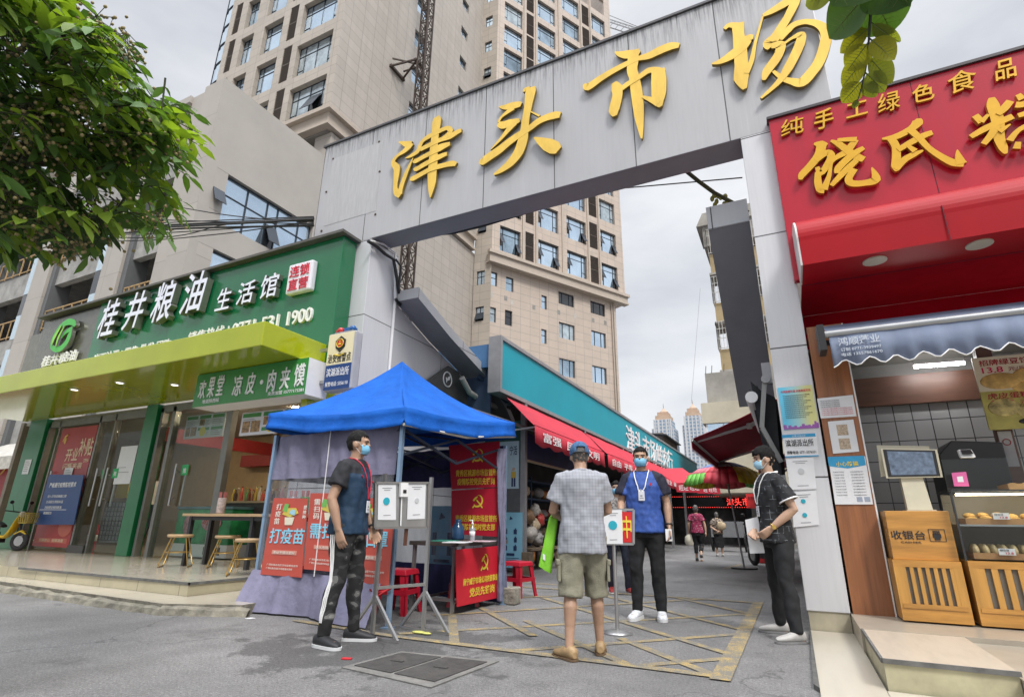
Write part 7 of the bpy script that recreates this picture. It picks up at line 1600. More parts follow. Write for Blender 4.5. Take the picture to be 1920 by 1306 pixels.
# notices on the pier and the veneer panel
PG = vplane((0,GY),(1,GY),.006); WG = vplane((0,GY),(1,GY),.018)
def notice(label, quad, V_, m, cat='notice', name='wall_notice', group=None):
    P4 = [V_(*p) for p in quad]; t = thing(name, label, cat, group, loc=P4[0]); slab(P4, -Y1, .003, m, 'sheet', t); t['_'] = 0
    del t['_']; x0, z0 = P4[0].x, P4[0].z; return t, Vector((x0,P4[0].y-.003,z0)), P4[1].x-P4[0].x, P4[3].z-P4[0].z
def grad_mat():
    m, nt, b = _nodes('poster_cyan_yellow'); N = nt.nodes.new; L = nt.links.new; g = N('ShaderNodeNewGeometry'); s_ = N('ShaderNodeSeparateXYZ'); L(g.outputs['Position'], s_.inputs[0]); r = N('ShaderNodeMapRange'); r.inputs['From Min'].default_value = .06; r.inputs['From Max'].default_value = .30; L(s_.outputs['X'], r.inputs['Value'])
    c = N('ShaderNodeValToRGB'); e = c.color_ramp.elements; e[0].color = (.12,.52,.74,1); e[1].color = (.68,.66,.28,1); e[1].position = .95; x = c.color_ramp.elements.new(.45); x.color = (.34,.62,.66,1); L(r.outputs[0], c.inputs['Fac']); L(c.outputs[0], b.inputs['Base Color']); b.inputs['Roughness'].default_value = .5; return m
t, O, W_, H_ = notice('bright cyan to yellow market notice with a purple skyline, top of the pier', [(1470,806),(1536,800),(1522,721),(1458,727)], PG, grad_mat())
text('文明监督环境 共建美丽市场', REDT, t, O+X1*.06*W_+Z1*.86*H_, X1, Z1, W_*.86, H_*.06, .001, .01)
for i in range(12): text('市场经营管理规定遵守秩序文明经营'[:16-(i % 3)*2], INKB, t, O+X1*.10*W_+Z1*(.78-.047*i)*H_, X1, Z1, W_*(.78-.1*(i % 3)), H_*.022, .0008, 0)
b = MB(); rr = random.Random(2); x = .0
while x < .97: w_ = rr.uniform(.04,.1); h = rr.uniform(.04,.12)*(1 if x < .7 else 1.5); b.box(O.x+x*W_,O.y-.001,O.z+.005,O.x+min(1,x+w_)*W_,O.y+.0005,O.z+h*H_); x += w_
b.build('skyline', mat('print_purple', (.30,.10,.38), .5), t)
t, O, W_, H_ = notice('white police station notice with blue bands on the gate pier', [(1472,857),(1535,853),(1530,812),(1467,815)], PG, WPAP)
BLB = mat('band_blue', (.03,.30,.55), .5); b = MB(); b.box(O.x,O.y-.001,O.z+.86*H_,O.x+W_,O.y,O.z+H_); b.box(O.x,O.y-.001,O.z,O.x+W_,O.y,O.z+.05*H_); b.build('band', BLB, t); text('公安 POLICE', WHTL, t, O+X1*.3*W_+Z1*.885*H_+Y1*-.001, X1, Z1, W_*.4, H_*.08, .0008, 0)
text('滨湖派出所', INKB, t, O+X1*.07*W_+Z1*.45*H_, X1, Z1, W_*.84, H_*.32, .001, .03); text('报警电话: 0771-5576351', INKB, t, O+X1*.08*W_+Z1*.13*H_, X1, Z1, W_*.86, H_*.14, .001, .016)
codepaper('white sheet with one pale disc, upper of two on the gate pier', [(1481,918),(1531,916),(1525,857),(1474,860)], PG, [(1502,883,.03,RINGM)], -Y1); codepaper('white sheet with two teal discs, lower on the gate pier', [(1488,988),(1536,983),(1530,919),(1483,922)], PG, [(1506,939,.022,TEALD),(1509,965,.022,TEALD)], -Y1)
t, O, W_, H_ = notice('white printed licence sheet at the top of the veneer panel', [(1539,784),(1606,780),(1599,740),(1532,747)], WG, WPAP)
for i in range(8): text('个体工商户营业信息公示内容登记核准', INKB if i < 4 else REDT, t, O+X1*.05*W_+Z1*(.82-.1*i)*H_, X1, Z1, W_*(.55 if i < 4 else .88), H_*.05, .0008, 0)
t, O, W_, H_ = notice('curled white sheet with tan squares on the veneer panel', [(1562,850),(1611,846),(1600,786),(1552,790)], WG, WPAP)
b = MB(); 
for v in (.12,.55): b.box(O.x+.3*W_,O.y-.001,O.z+v*H_,O.x+.72*W_,O.y,O.z+(v+.33)*H_)
b.build('printed_square', mat('print_tan', (.48,.38,.28), .6, var=.3, vscale=60), t)
t, O, W_, H_ = notice('white leaflet with a blue picture header low on the veneer panel', [(1566,945),(1637,945),(1622,855),(1553,856)], WG, WPAP)
b = MB(); b.prism([O+Z1*.80*H_,O+X1*.5*W_+Z1*.74*H_,O+X1*W_+Z1*.80*H_,O+X1*W_+Z1*H_,O+Z1*H_],(0,-.001,0)); b.build('header', BLB, t); text('小心防骗', YELI, t, O+X1*.2*W_+Z1*.79*H_-Y1*.001, X1, Z1, W_*.6, H_*.1, .0008, .02)
for i in range(9): text('防范诈骗提示保护财产', GINK, t, O+X1*.56*W_+Z1*(.66-.06*i)*H_, X1, Z1, W_*.34, H_*.022, .0008, 0); text('不轻信不转账', GINK, t, O+X1*.08*W_+Z1*(.66-.06*i)*H_, X1, Z1, W_*.3, H_*.022, .0008, 0)
b = MB(); b.box(O.x+.6*W_,O.y-.001,O.z+.05*H_,O.x+.75*W_,O.y,O.z+.15*H_); b.box(O.x+.8*W_,O.y-.001,O.z+.05*H_,O.x+.95*W_,O.y,O.z+.15*H_); b.build('printed_square', mat('print_greyblue', (.3,.34,.42), .6), t)

# ================================================================== foliage
def leaf_mat(name, col, var=.35):
    m, nt, p = _nodes(name); N = nt.nodes.new; L = nt.links.new; oi = N('ShaderNodeNewGeometry'); tc = N('ShaderNodeTexCoord'); nz = N('ShaderNodeTexNoise'); nz.inputs['Scale'].default_value = 3.5; nz.inputs['Detail'].default_value = 3; L(tc.outputs['Object'], nz.inputs['Vector'])
    ad = N('ShaderNodeMath'); ad.operation = 'ADD'; L(oi.outputs['Random Per Island'], ad.inputs[0]); L(nz.outputs['Fac'], ad.inputs[1])
    mr = N('ShaderNodeMapRange'); mr.inputs['From Min'].default_value = .3; mr.inputs['From Max'].default_value = 1.7; mr.inputs['To Min'].default_value = 1-var; mr.inputs['To Max'].default_value = 1+var; L(ad.outputs[0], mr.inputs['Value'])
    sc = N('ShaderNodeVectorMath'); sc.operation = 'SCALE'; sc.inputs[0].default_value = col; L(mr.outputs[0], sc.inputs['Scale']); L(sc.outputs[0], p.inputs['Base Color']); p.inputs['Roughness'].default_value = .55; p.inputs['Specular IOR Level'].default_value = .35
    tr = N('ShaderNodeBsdfTranslucent'); s2 = N('ShaderNodeVectorMath'); s2.operation = 'MULTIPLY'; s2.inputs[1].default_value = (1.5,1.5,.5); L(sc.outputs[0], s2.inputs[0]); L(s2.outputs[0], tr.inputs['Color'])
    mx = N('ShaderNodeMixShader'); mx.inputs[0].default_value = .38; L(p.outputs[0], mx.inputs[1]); L(tr.outputs[0], mx.inputs[2]); L(mx.outputs[0], nt.nodes['Material Output'].inputs['Surface']); return m
def leaf(b, base, tip, wd, nrm, curl=.12, mi=0, n=5):
    base, tip = Vector(base), Vector(tip); d = tip-base; ln = d.length; d = d/ln; s_ = d.cross(nrm).normalized(); nn = s_.cross(d)
    vs = []; prof = [math.sin(math.pi*(k/11)**.85)**.72 if 0 < k < 11 else 0 for k in range(12)] if n == 5 else [0,.9,.85,0]
    m = len(prof)
    for i in range(m):
        t = i/(m-1); c = base+d*ln*t-nn*(curl*ln*t*t); h = wd/2*prof[i]
        vs += [c-s_*h+nn*h*.22, c, c+s_*h+nn*h*.22]
    fs = []
    for i in range(m-1):
        o = 3*i; fs += [(o,o+1,o+4,o+3),(o+1,o+2,o+5,o+4)]
    b.add(vs, fs, mi, True)
BARK = mat('bark', (.085,.068,.05), .9, var=.3, vscale=9, stretch=(1,1,.3), bump=.6, bscale=30); TWIG = mat('twig', (.05,.055,.03), .8, var=.2)
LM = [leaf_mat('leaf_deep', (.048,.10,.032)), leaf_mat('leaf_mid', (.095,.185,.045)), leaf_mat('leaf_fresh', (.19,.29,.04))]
tree = thing('longan_tree', 'large leafy tree with fruit clusters overhanging the upper left corner', 'tree', loc=(-4.6,.55,0))
sil = [(-90,-120),(70,-90),(118,0),(135,25),(190,75),(255,112),(243,150),(285,195),(372,245),(378,270),(345,295),(352,325),(312,350),(330,400),(318,470),(300,478),(262,440),(225,470),(190,455),(168,490),(120,500),(60,488),(20,500),(-90,480)]
def inside(x, y):
    c = False; j = len(sil)-1
    for i in range(len(sil)):
        (xi, yi), (xj, yj) = sil[i], sil[j]
        if (yi > y) != (yj > y) and x < (xj-xi)*(y-yi)/(yj-yi)+xi: c = not c
        j = i
    return c
rr = random.Random(17); crown = MB(); twg = MB(); fruit = MB(); cnt = 0
hub = Dp(-120, 330, 5.0)
def spray(P, dr, L_s, n_, mi, big=1.0):
    sag = Vector((0,0,-.28*L_s)); pts = [P, P+dr*L_s*.5+sag*.25, P+dr*L_s+sag]; twg.tube(pts, [.006,.004,.002], 4, caps=False)
    sd_ = dr.cross(Z1).normalized(); upn = (Z1+Vector((rr.uniform(-.4,.4),rr.uniform(-.4,.4),0))).normalized()
    for k in range(n_):
        t = (k+.6)/n_; c = pts[0].lerp(pts[1], t*2) if t < .5 else pts[1].lerp(pts[2], (t-.5)*2)
        for s_ in (-1,1):
            ld = (sd_*s_*rr.uniform(.7,1)+dr*rr.uniform(.25,.7)-Z1*rr.uniform(.1,.75)).normalized(); ll = rr.uniform(.085,.20)*big*(1-.3*abs(t-.5))
            leaf(crown, c, c+ld*ll, ll*rr.uniform(.30,.42), (upn+Vector((rr.uniform(-.4,.4),rr.uniform(-.4,.4),0))).normalized(), rr.uniform(.05,.35), mi, 3)
    leaf(crown, pts[2], pts[2]+(dr-Z1*.5).normalized()*.13, .05, upn, .2, mi, 3)
while cnt < 540:
    x, y = rr.uniform(-90,380), rr.uniform(-120,505)
    if not inside(x+26, y+52): continue
    if noise.noise(Vector((x*.013, y*.013, 2.0))) < -.10 and y > 20 and rr.random() < .9: continue
    dist = rr.uniform(3.8,5.9); P = Dp(x, y, dist); cnt += 1
    dr = (P-hub); dr.z *= .3; dr = dr.normalized()*rr.uniform(.5,1)+Vector((rr.uniform(-.6,.6),rr.uniform(-.6,.6),rr.uniform(-.6,.25))); dr.normalize(); L_s = rr.uniform(.24,.46)
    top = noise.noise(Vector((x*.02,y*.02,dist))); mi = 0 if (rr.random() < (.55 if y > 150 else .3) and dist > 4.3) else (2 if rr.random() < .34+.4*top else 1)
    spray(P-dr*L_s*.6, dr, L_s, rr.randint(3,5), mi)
for (x, y, ex, ey, mi) in ((205,80,250,118,0),(190,105,255,140,0),(225,125,262,150,1),(215,170,285,195,1),(230,185,300,215,1),(260,200,345,222,2),(285,215,372,250,2),(270,225,378,272,2),(265,250,340,300,0),(250,240,345,285,1),(240,270,352,330,1),(255,290,318,355,2),(245,320,330,400,1),(265,350,322,430,2),(240,370,300,462,1),(205,400,255,460,2),(150,420,175,470,1),(100,420,120,490,0),(60,430,70,480,0),(30,430,22,500,1),(-20,420,10,492,0),(165,405,205,452,2),(120,440,165,480,0),(90,20,135,40,1),(60,-30,118,8,2),(130,60,185,80,0),(40,200,150,330,2),(60,150,160,190,2),(20,120,100,150,1),(100,210,175,262,2)):
    if ey > 400: y -= 32; ey -= 42
    ds = rr.uniform(3.9,4.6); A_, B_ = Dp(x,y,ds), Dp(ex,ey,ds+rr.uniform(-.2,.2)); d = B_-A_; ln = d.length; d = (d+Z1*.28*ln).normalized(); spray(A_, d, ln, max(4,int(ln/.055)), mi, 1.0)
for ci in range(48):
    for _ in range(40):
        x, y = rr.uniform(-40,330), rr.uniform(20,480)
        if inside(x+20, y+30) and (noise.noise(Vector((x*.01,y*.01,7))) > .0): break
    P = Dp(x, y, rr.uniform(3.75,4.4)); 
    for k in range(26):
        q_ = P+Vector((rr.gauss(0,.075),rr.gauss(0,.075),rr.gauss(-.02,.06))); fruit.ell(q_, .0095,.0095,.0095, 6, 4)
        if k % 3 == 0: twg.bar(P+Z1*.08, q_, .003)
crown.build('crown', LM, tree); twg.build('twigs', TWIG, tree); fruit.build('fruit_cluster', mat('longan_fruit', (.26,.21,.09), .7, var=.25, vscale=30), tree)
T0 = Vector((-4.6,.55,0)); b = MB(); tk = [T0, T0+Vector((.05,.02,.8)), T0+Vector((.0,.1,1.7)), T0+Vector((.1,.25,2.5))]
b.tube(tk, [.24,.19,.17,.15], 14); b.build('trunk', BARK, tree)
for (px, py, ds) in ((40,300,4.9),(140,180,5.0),(220,330,5.0),(60,80,5.2),(120,440,4.6),(270,290,5.3)):
    e = Dp(px, py, ds); s0 = tk[3]; m1 = s0.lerp(e,.35)+Z1*.35; m2 = s0.lerp(e,.7)+Z1*.22; b = MB(); b.tube([tk[2].lerp(tk[3],.6), m1, m2, e], [.09,.06,.035,.012], 8); b.build('limb', BARK, tree)
# sprig hanging into the top right corner, close to the lens
SD = 2.1
lb_ = thing('hanging_branch', 'leafy sprig hanging into the top right of the view, yellow green at its tip', 'branch', loc=Dp(1640,-150,SD))
LB = [leaf_mat('near_leaf_green', (.055,.115,.030), .15), leaf_mat('near_leaf_yellow', (.26,.26,.02), .15), leaf_mat('near_leaf_olive', (.19,.22,.03), .15)]
rach = [(1660,-160),(1646,-60),(1634,0),(1631,45),(1629,75),(1627,105),(1622,135),(1615,165),(1608,190)]
b = MB(); b.tube([Dp(x,y,SD) for x, y in rach], [.006,.005,.0042,.0036,.003,.003,.0024,.002,.0014], 6); b.tube([Dp(2050,-260,2.6), Dp(1820,-230,2.3), Dp(1660,-160,SD), Dp(1560,-140,2.2)], [.03,.02,.011,.004], 8); b.build('twigs', mat('near_twig', (.045,.045,.05), .6), lb_)
b = MB(); rib = MB()
for (bx, by, tx, ty, wd, mi, dd) in ((1634,-20,1552,72,78,0,.03),(1634,-70,1560,10,80,0,-.05),(1636,-10,1672,62,74,0,.02),(1640,-60,1706,8,80,0,-.03),(1632,50,1574,100,34,1,.02),(1632,42,1688,82,26,2,.03),(1630,72,1678,112,40,1,-.02),(1629,78,1588,134,44,1,.0),(1627,106,1674,156,40,2,.02),(1626,108,1576,164,40,1,.03),(1622,136,1660,172,34,2,0),(1618,150,1578,194,36,1,.02),(1618,152,1643,182,24,2,.01),(1608,186,1600,204,12,2,0),(1580,-40,1506,12,40,2,.1),(1540,-40,1538,16,20,1,.12)):
    B_, T_ = Dp(bx,by,SD), Dp(tx,ty,SD+dd); toC = (CC-B_).normalized(); nn = (toC+Vector((rr.uniform(-.5,.5),rr.uniform(-.2,.2),rr.uniform(.1,.6)))).normalized()
    leaf(b, B_.lerp(T_,.08), T_, wd/FPX*SD*(1.0 if by < 30 else .85), nn, rr.uniform(.02,.12), mi, 5)
    d_ = T_-B_; s_ = d_.cross(nn).normalized(); rib.tube([B_.lerp(T_,.05)+nn*.0015, B_.lerp(T_,.5)+nn*.0008, B_.lerp(T_,.93)-nn*.006], [.0016,.0012,.0006], 4)
    for k in range(1,8):
        for e_ in (-1,1): c_ = B_.lerp(T_,.1*k+.05); rib.tube([c_+nn*.0012, c_+d_*.10+s_*e_*wd/FPX*SD*.34*(1-abs(k-4)*.12)+nn*(.0042)], [.0006,.0003], 3, caps=False)
    b.bar(B_, B_.lerp(T_,.1), .003, mi=0)
b.build('crown', LB, lb_); rib.build('leaf_veins', mat('leaf_vein', (.16,.2,.06), .5), lb_)
# ================================================================== people
def remesh(b, name, mats, parent, vox, smooth=3, fold=0.0, ffreq=9.0, seed=0, pick=None, sharp=None):
    """weld a heap of closed solids into one continuous surface"""
    me = bpy.data.meshes.new(name); me.from_pydata(b.v, [], b.f); o = bpy.data.objects.new(name, me); COL.objects.link(o)
    m = o.modifiers.new('r','REMESH'); m.mode = 'VOXEL'; m.voxel_size = vox; m.use_smooth_shade = True
    s_ = o.modifiers.new('s','SMOOTH'); s_.iterations = smooth; s_.factor = .5
    dg = bpy.context.evaluated_depsgraph_get(); dg.update(); m2 = bpy.data.meshes.new_from_object(o.evaluated_get(dg))
    o.modifiers.clear(); o.data = m2; bpy.data.meshes.remove(me); m2.name = name
    n = len(m2.vertices); co = np.empty(n*3); m2.vertices.foreach_get('co', co); co = co.reshape(-1,3)
    if fold:
        no = np.empty(n*3); m2.vertices.foreach_get('normal', no); no = no.reshape(-1,3)
        off = np.array([noise.noise(Vector((p[0]*ffreq*1.2+seed, p[1]*ffreq*1.2, p[2]*ffreq*.55+p[0]*3)))*.65+noise.noise(Vector((p[0]*ffreq*2.3, p[1]*ffreq*2.3+seed, p[2]*ffreq*1.9)))*.35 for p in co])
        off = np.sign(off)*np.abs(off)**.8; co = co+no*(off*fold)[:,None]; m2.vertices.foreach_set('co', co.ravel())
    m2.materials.clear()
    for x in (mats if isinstance(mats,(list,tuple)) else [mats]): m2.materials.append(x)
    m2.polygons.foreach_set('use_smooth', [True]*len(m2.polygons))
    if pick:
        cs = np.empty(len(m2.polygons)*3); m2.polygons.foreach_get('center', cs); m2.polygons.foreach_set('material_index', [pick(c) for c in cs.reshape(-1,3)])
    m2.update(); o.parent = parent; return o
def ring(c, rx, ry, n=20, p=2.3, rot=None):
    r_ = []
    for k in range(n):
        a = 2*math.pi*k/n; ca, sa = math.cos(a), math.sin(a)
        v = Vector((math.copysign(abs(ca)**(2/p), ca)*rx, math.copysign(abs(sa)**(2/p), sa)*ry, 0)); r_.append(Vector(c)+(rot @ v if rot else v))
    return r_
SKIN = {}
def skin(name, col):
    if name not in SKIN:
        m = mat('skin_'+name, col, .48, var=.07, vscale=14, fine=.04); m.node_tree.nodes['Principled BSDF'].inputs['Subsurface Weight'].default_value = .12; m.node_tree.nodes['Principled BSDF'].inputs['Subsurface Radius'].default_value = (.02,.008,.004); SKIN[name] = m
    return SKIN[name]
HAIRB = mat('hair_black', (.008,.0075,.007), .7, spec=.25, var=.3, vscale=60, bump=.6, bscale=160); HAIRG = mat('hair_grey', (.11,.105,.10), .6, var=.4, vscale=70, bump=.6, bscale=160)
MASK = mat('mask_blue', (.20,.50,.72), .7, var=.05); MASKB = mat('mask_pale_blue', (.36,.62,.78), .7, var=.05)
EYE = mat('eye_dark', (.02,.014,.01), .2, var=0)
def hand(b, W, d, pn, s_, curl=.5, side=1):
    """palm, four bent fingers and a thumb from wrist W along d; pn points out of the palm"""
    d = d.normalized(); pn = (pn-d*pn.dot(d)).normalized(); x = d.cross(pn)*side
    b.loft([ring(W+d*t*s_, w_*s_, h*s_, 12, 2.6, Matrix((x, pn, d)).transposed()) for t, w_, h in ((-.01,.026,.021),(.02,.034,.017),(.06,.041,.016),(.088,.041,.014),(.098,.036,.010))])
    for i, (ox, ln) in enumerate(((-.0325,.066),(-.011,.076),(.0115,.072),(.033,.056))):
        p0 = W+d*.088*s_+x*ox*s_; a = 0; pts = [p0-d*.012*s_, p0]; dd = d+x*ox*1.6
        for k, f in enumerate((.46,.31,.23)):
            a += curl*(.55 if k == 0 else .8); v = (dd.normalized()*math.cos(a)+pn*math.sin(a)); pts.append(pts[-1]+v*ln*f*s_)
        b.tube(pts, [.0105*s_,.0100*s_,.0092*s_,.0085*s_,.0068*s_], 8)
    tb = W+d*.025*s_-x*.03*s_; b.tube([tb+x*.01*s_, tb-x*.016*s_+d*.025*s_+pn*.012*s_, tb-x*.022*s_+d*.052*s_+pn*.024*s_, tb-x*.014*s_+d*.074*s_+pn*.032*s_], [.013*s_,.0125*s_,.0105*s_,.0075*s_], 8)
def person(label, loc, head, H, J, sk, shirt, legs, shoes, hair='short', hairm=HAIRB, mask=None, hturn=0., hpitch=0., fat=1.0, sleeve=.62, hem=.80, legmode='long', toe=(0,0), group=None, curl=(.45,.45), woman=False, palm=None):
    s_ = H/1.72; t = thing('person', label, 'person', group); LOCAL.add(t.name)
    D = dict(hipR=(.09,0,.90), hipL=(-.09,0,.90), kneeR=(.10,.015,.485), kneeL=(-.10,.015,.485), ankR=(.105,-.03,.085), ankL=(-.105,-.03,.085), shR=(.168,-.012,1.39), shL=(-.168,-.012,1.39), elR=(.235,-.03,1.13), elL=(-.235,-.03,1.13), wrR=(.245,.06,.885), wrL=(-.245,.06,.885), neck=(0,-.01,1.44), headc=(0,.02,1.505))
    if woman: D.update(shR=(.155,-.01,1.39), shL=(-.155,-.01,1.39))
    D.update(J); Q = {k: Vector(v)*s_ for k, v in D.items()}
    for S in 'RL':       # keep the feet where they stand
        if 'ank'+S in J: Q['ank'+S] = Vector((J['ank'+S][0], J['ank'+S][1], J['ank'+S][2]*s_))
        if 'knee'+S not in J: Q['knee'+S] = Q['hip'+S].lerp(Q['ank'+S], .51)+Vector((0,.03,0))
    # ---- body
    b = MB(); f = fat
    b.loft([ring((0,y*s_,z*s_), rx*f*s_, ry*f*s_) for z, rx, ry, y in ((.80,.13,.09,0),(.88,.155,.108,0),(.96,.155,.11,0),(1.06,.142,.105,0),(1.18,.15,.108,.0),(1.30,.162,.11,-.005),(1.385,.155,.098,-.01),(1.435,.105,.075,-.012),(1.465,.062,.06,-.01))])
    Nk, Hc = Q['neck'], Q['headc']; b.tube([Nk-Z1*.04*s_, Nk.lerp(Hc,.6), Hc+Z1*.05*s_], [.066*s_,.056*s_,.054*s_], 14)
    MH = Matrix.Translation(Hc) @ Matrix.Rotation(hturn,4,'Z') @ Matrix.Rotation(-hpitch,4,'X') @ Matrix.Scale(s_,4)
    hp = lambda x, y, z: MH @ Vector((x,y,z)); HR = MH.to_3x3()
    def hell(c, rx, ry, rz, seg=16, rg=11, bb=None): (bb or b).ell(hp(*c), rx, ry, rz, seg, rg, rot=HR)
    hell((0,-.012,.115),.076,.096,.102); hell((0,.022,.065),.060,.068,.078); hell((0,.045,.022),.034,.036,.026); hell((0,.088,.085),.011,.022,.012); hell((0,.082,.105),.009,.014,.026); hell((0,.070,.125),.052,.022,.016)
    for e in (-1,1): hell((e*.076,-.008,.085),.010,.021,.031); hell((e*.040,.052,.078),.024,.026,.022)
    hell((0,.079,.045),.022,.014,.010)
    for S in 'RL':
        sh, el, wr = Q['sh'+S], Q['el'+S], Q['wr'+S]; b.ell(sh, .048*s_,.046*s_,.046*s_); ua = (el-sh); fa = (wr-el)
        b.tube([sh, sh+ua*.35, sh+ua*.75, el, el+fa*.3, el+fa*.7, wr], [.046*s_,.046*s_,.043*s_,.040*s_,.043*s_,.034*s_,.025*s_], 14)
        pn = Vector(palm[S]) if palm and S in palm else Vector((-1 if S == 'R' else 1,.15,0))
        hand(b, wr, fa.normalized()*.8+Vector(palm['d'+S]) if palm and 'd'+S in palm else fa, pn, s_, curl[0 if S == 'R' else 1], 1 if S == 'R' else -1)
        hi, kn, an = Q['hip'+S], Q['knee'+S], Q['ank'+S]; th = kn-hi; cf = an-kn; back = Vector((0,-.018*s_,0))
        b.tube([hi, hi+th*.3, hi+th*.75, kn, kn+cf*.28+back, kn+cf*.65, an, an-Z1*.05*s_], [.080*f*s_,.074*f*s_,.058*s_,.050*s_,(.056 if legmode != 'long' else .046)*s_,.041*s_,.034*s_,.034*s_], 14)
        td = Vector((math.sin(toe[0 if S == 'R' else 1]), math.cos(toe[0 if S == 'R' else 1]), 0)); b.loft([ring(an+td*y*s_-Z1*(an.z-.035*s_), .034*s_, .028*s_, 10, 2.2, Matrix((Vector((td.y,-td.x,0)), Z1, td)).transposed()) for y in (-.05,.0,.08,.15)])
    body = remesh(b, 'body', skin(*sk), t, .0065, 2)
    # ---- face
    eb = MB()
    for e in (-1,1): eb.ell(hp(e*.031,.0745,.098), .011*s_,.006*s_,.0055*s_, 10, 6, rot=HR)
    eb.build('eyes', EYE, t)
    if hair != 'cap':
        eb = MB()
        for e in (-1,1): eb.tube([hp(e*.014,.0885,.116),hp(e*.033,.0855,.122),hp(e*.050,.070,.116)], [.0034*s_,.0042*s_,.002*s_], 6)
        eb.build('eyebrows', hairm, t)
    if mask:
        mb = MB(); rows_ = []
        for j in range(9):
            z = .088-.088*j/8; row = []
            for i in range(15):
                a = R(-78+156*i/14); bul = math.sin(math.pi*(j+.6)/9.2)
                row.append(hp((.068-.010*(j/8)**2)*math.sin(a)*1.02, .028+(.052+.022*bul-.012*(j/8)**3)*math.cos(a)+(.004 if j % 2 else 0), z-.012*(1-math.cos(a))*(-1 if j > 5 else 1)*.6))
            rows_.append(row)
        mb.loft(rows_, closed=False, caps=False); mo = mb.build('face_mask', mask, t); sm = mo.modifiers.new('s','SOLIDIFY'); sm.thickness = .003
        lp = MB()
        for e in (-1,1): lp.tube([hp(e*.066,.040,.078),hp(e*.076,.010,.112),hp(e*.080,-.018,.110)], .0016*s_, 5); lp.tube([hp(e*.060,.038,.012),hp(e*.074,.005,.05),hp(e*.080,-.02,.07)], .0016*s_, 5)
        lp.build('ear_loop', WHTL, mo)
    # ---- hair or cap
    hb = MB(); tmp = MB(); tmp.ell((0,-.013,.117), .0815,.1015,.108, 48, 34); keep = []
    def line_(y, x):
        if hair == 'bob': return -.03 if y < .03 else .150
        if hair == 'fringe': return (.03 if y < -.03 else (.095 if y < .035 else .138))
        if hair == 'cap': return (.035 if y < -.02 else .1)
        return (.035 if y < -.035 else (.115 if y < .035 else .156+.02*abs(x)*10*.3))
    for fc in tmp.f:
        c = sum((Vector(tmp.v[i]) for i in fc), Vector())/len(fc)
        if c.z > line_(c.y, c.x)+.016*noise.noise(c*55)+.008*noise.noise(c*140): keep.append(fc)
    vs = []
    for v in tmp.v:
        q_ = Vector(v); cl = .006 if hair == 'short' else .012
        n_ = (q_-Vector((0,-.013,.117))).normalized(); k_ = max(0, min(1, (q_.z-.10)/.1)); q_ += n_*(-.004+noise.noise(q_*38)*cl+ (.012 if hair in ('bob','fringe') else .005)*k_)
        if hair == 'bob' and q_.z < .12: q_.x *= 1.10; q_.z -= .03; q_.y = q_.y*1.0-.005
        if hair == 'fringe' and q_.y > .03: q_.y += .014
        vs.append(hp(*q_))
    hb.add(vs, keep, 0, True); ho = hb.build('hair', hairm, t); sm = ho.modifiers.new('s','SOLIDIFY'); sm.thickness = .004*s_; sm.offset = -1
    if hair == 'cap':
        cb = MB(); cap = mat('denim_cap', (.045,.12,.25), .8, var=.3, vscale=40, bump=.4, bscale=220)
        prof = []; tmp = MB(); tmp.ell((0,-.012,.130), .090,.112,.102, 40, 28)
        fs_ = []
        for fc in tmp.f:
            c = sum((Vector(tmp.v[i]) for i in fc), Vector())/len(fc)
            if c.z > .112-.02*(c.y < 0) and not (c.y < -.07 and abs(c.x) < .040 and c.z < .150): fs_.append(fc)
        cb.add([hp(*v) for v in tmp.v], fs_, 0, True); co_ = cb.build('cap', cap, t); sm = co_.modifiers.new('s','SOLIDIFY'); sm.thickness = .006
        cb = MB(); cb.loft([[hp(x*1.0, .085+ (.085*(1-(x/.085)**2)*v_), .118-.02*v_) for x in np.linspace(-.08,.08,11)] for v_ in (0,.5,1)], closed=False, caps=False); br_ = cb.build('brim', cap, co_); sm = br_.modifiers.new('s','SOLIDIFY'); sm.thickness = .006
        cb = MB(); cb.tube([hp(.115*math.sin(a)*.80,-.013-.110*math.cos(a),.100) for a in np.linspace(-.8,.8,11)], .007*s_, 6); cb.build('strap', BLK, co_)
    # ---- shirt
    sm_, pickf, thick = shirt; b = MB(); k_ = thick
    b.loft([ring((0,y*s_,z*s_), (rx*f+k_)*s_, (ry*f+k_)*s_) for z, rx, ry, y in ((hem,.180,.132,0),(hem+.04,.178,.130,0),(.96,.168,.122,0),(1.06,.150,.112,.004),(1.18,.156,.113,.006),(1.30,.166,.112,0),(1.385,.155,.098,-.01),(1.425,.118,.082,-.012),(1.465,.062,.060,-.010))])
    for S in 'RL':
        sh, el = Q['sh'+S], Q['el'+S]; ua = el-sh; inn = Vector((-.06 if S == 'R' else .06,0,.01))*s_
        b.tube([sh+inn*1.2+Z1*.006, sh-Z1*.006, sh+ua*.3, sh+ua*sleeve], [(.050*f+k_*.5)*s_,(.056*f+k_*.6)*s_,(.056*f+k_*.8)*s_,(.058*f+k_*1.3)*s_], 18)
    pf = (lambda c: pickf(Vector(c)/s_)) if pickf else None
    so_ = remesh(b, 'shirt', sm_, t, .0095, 3, .017, 9, hash(label) % 50, pf)
    # ---- legwear
    lm, lk, lpick = legs; b = MB(); 
    b.loft([ring((0,0,z*s_), (rx*f+.012+lk*.5)*s_, (ry*f+.012+lk*.5)*s_) for z, rx, ry in ((.78,.150,.105),(.86,.156,.110),(.92,.146,.100),(.96,.13,.09))])
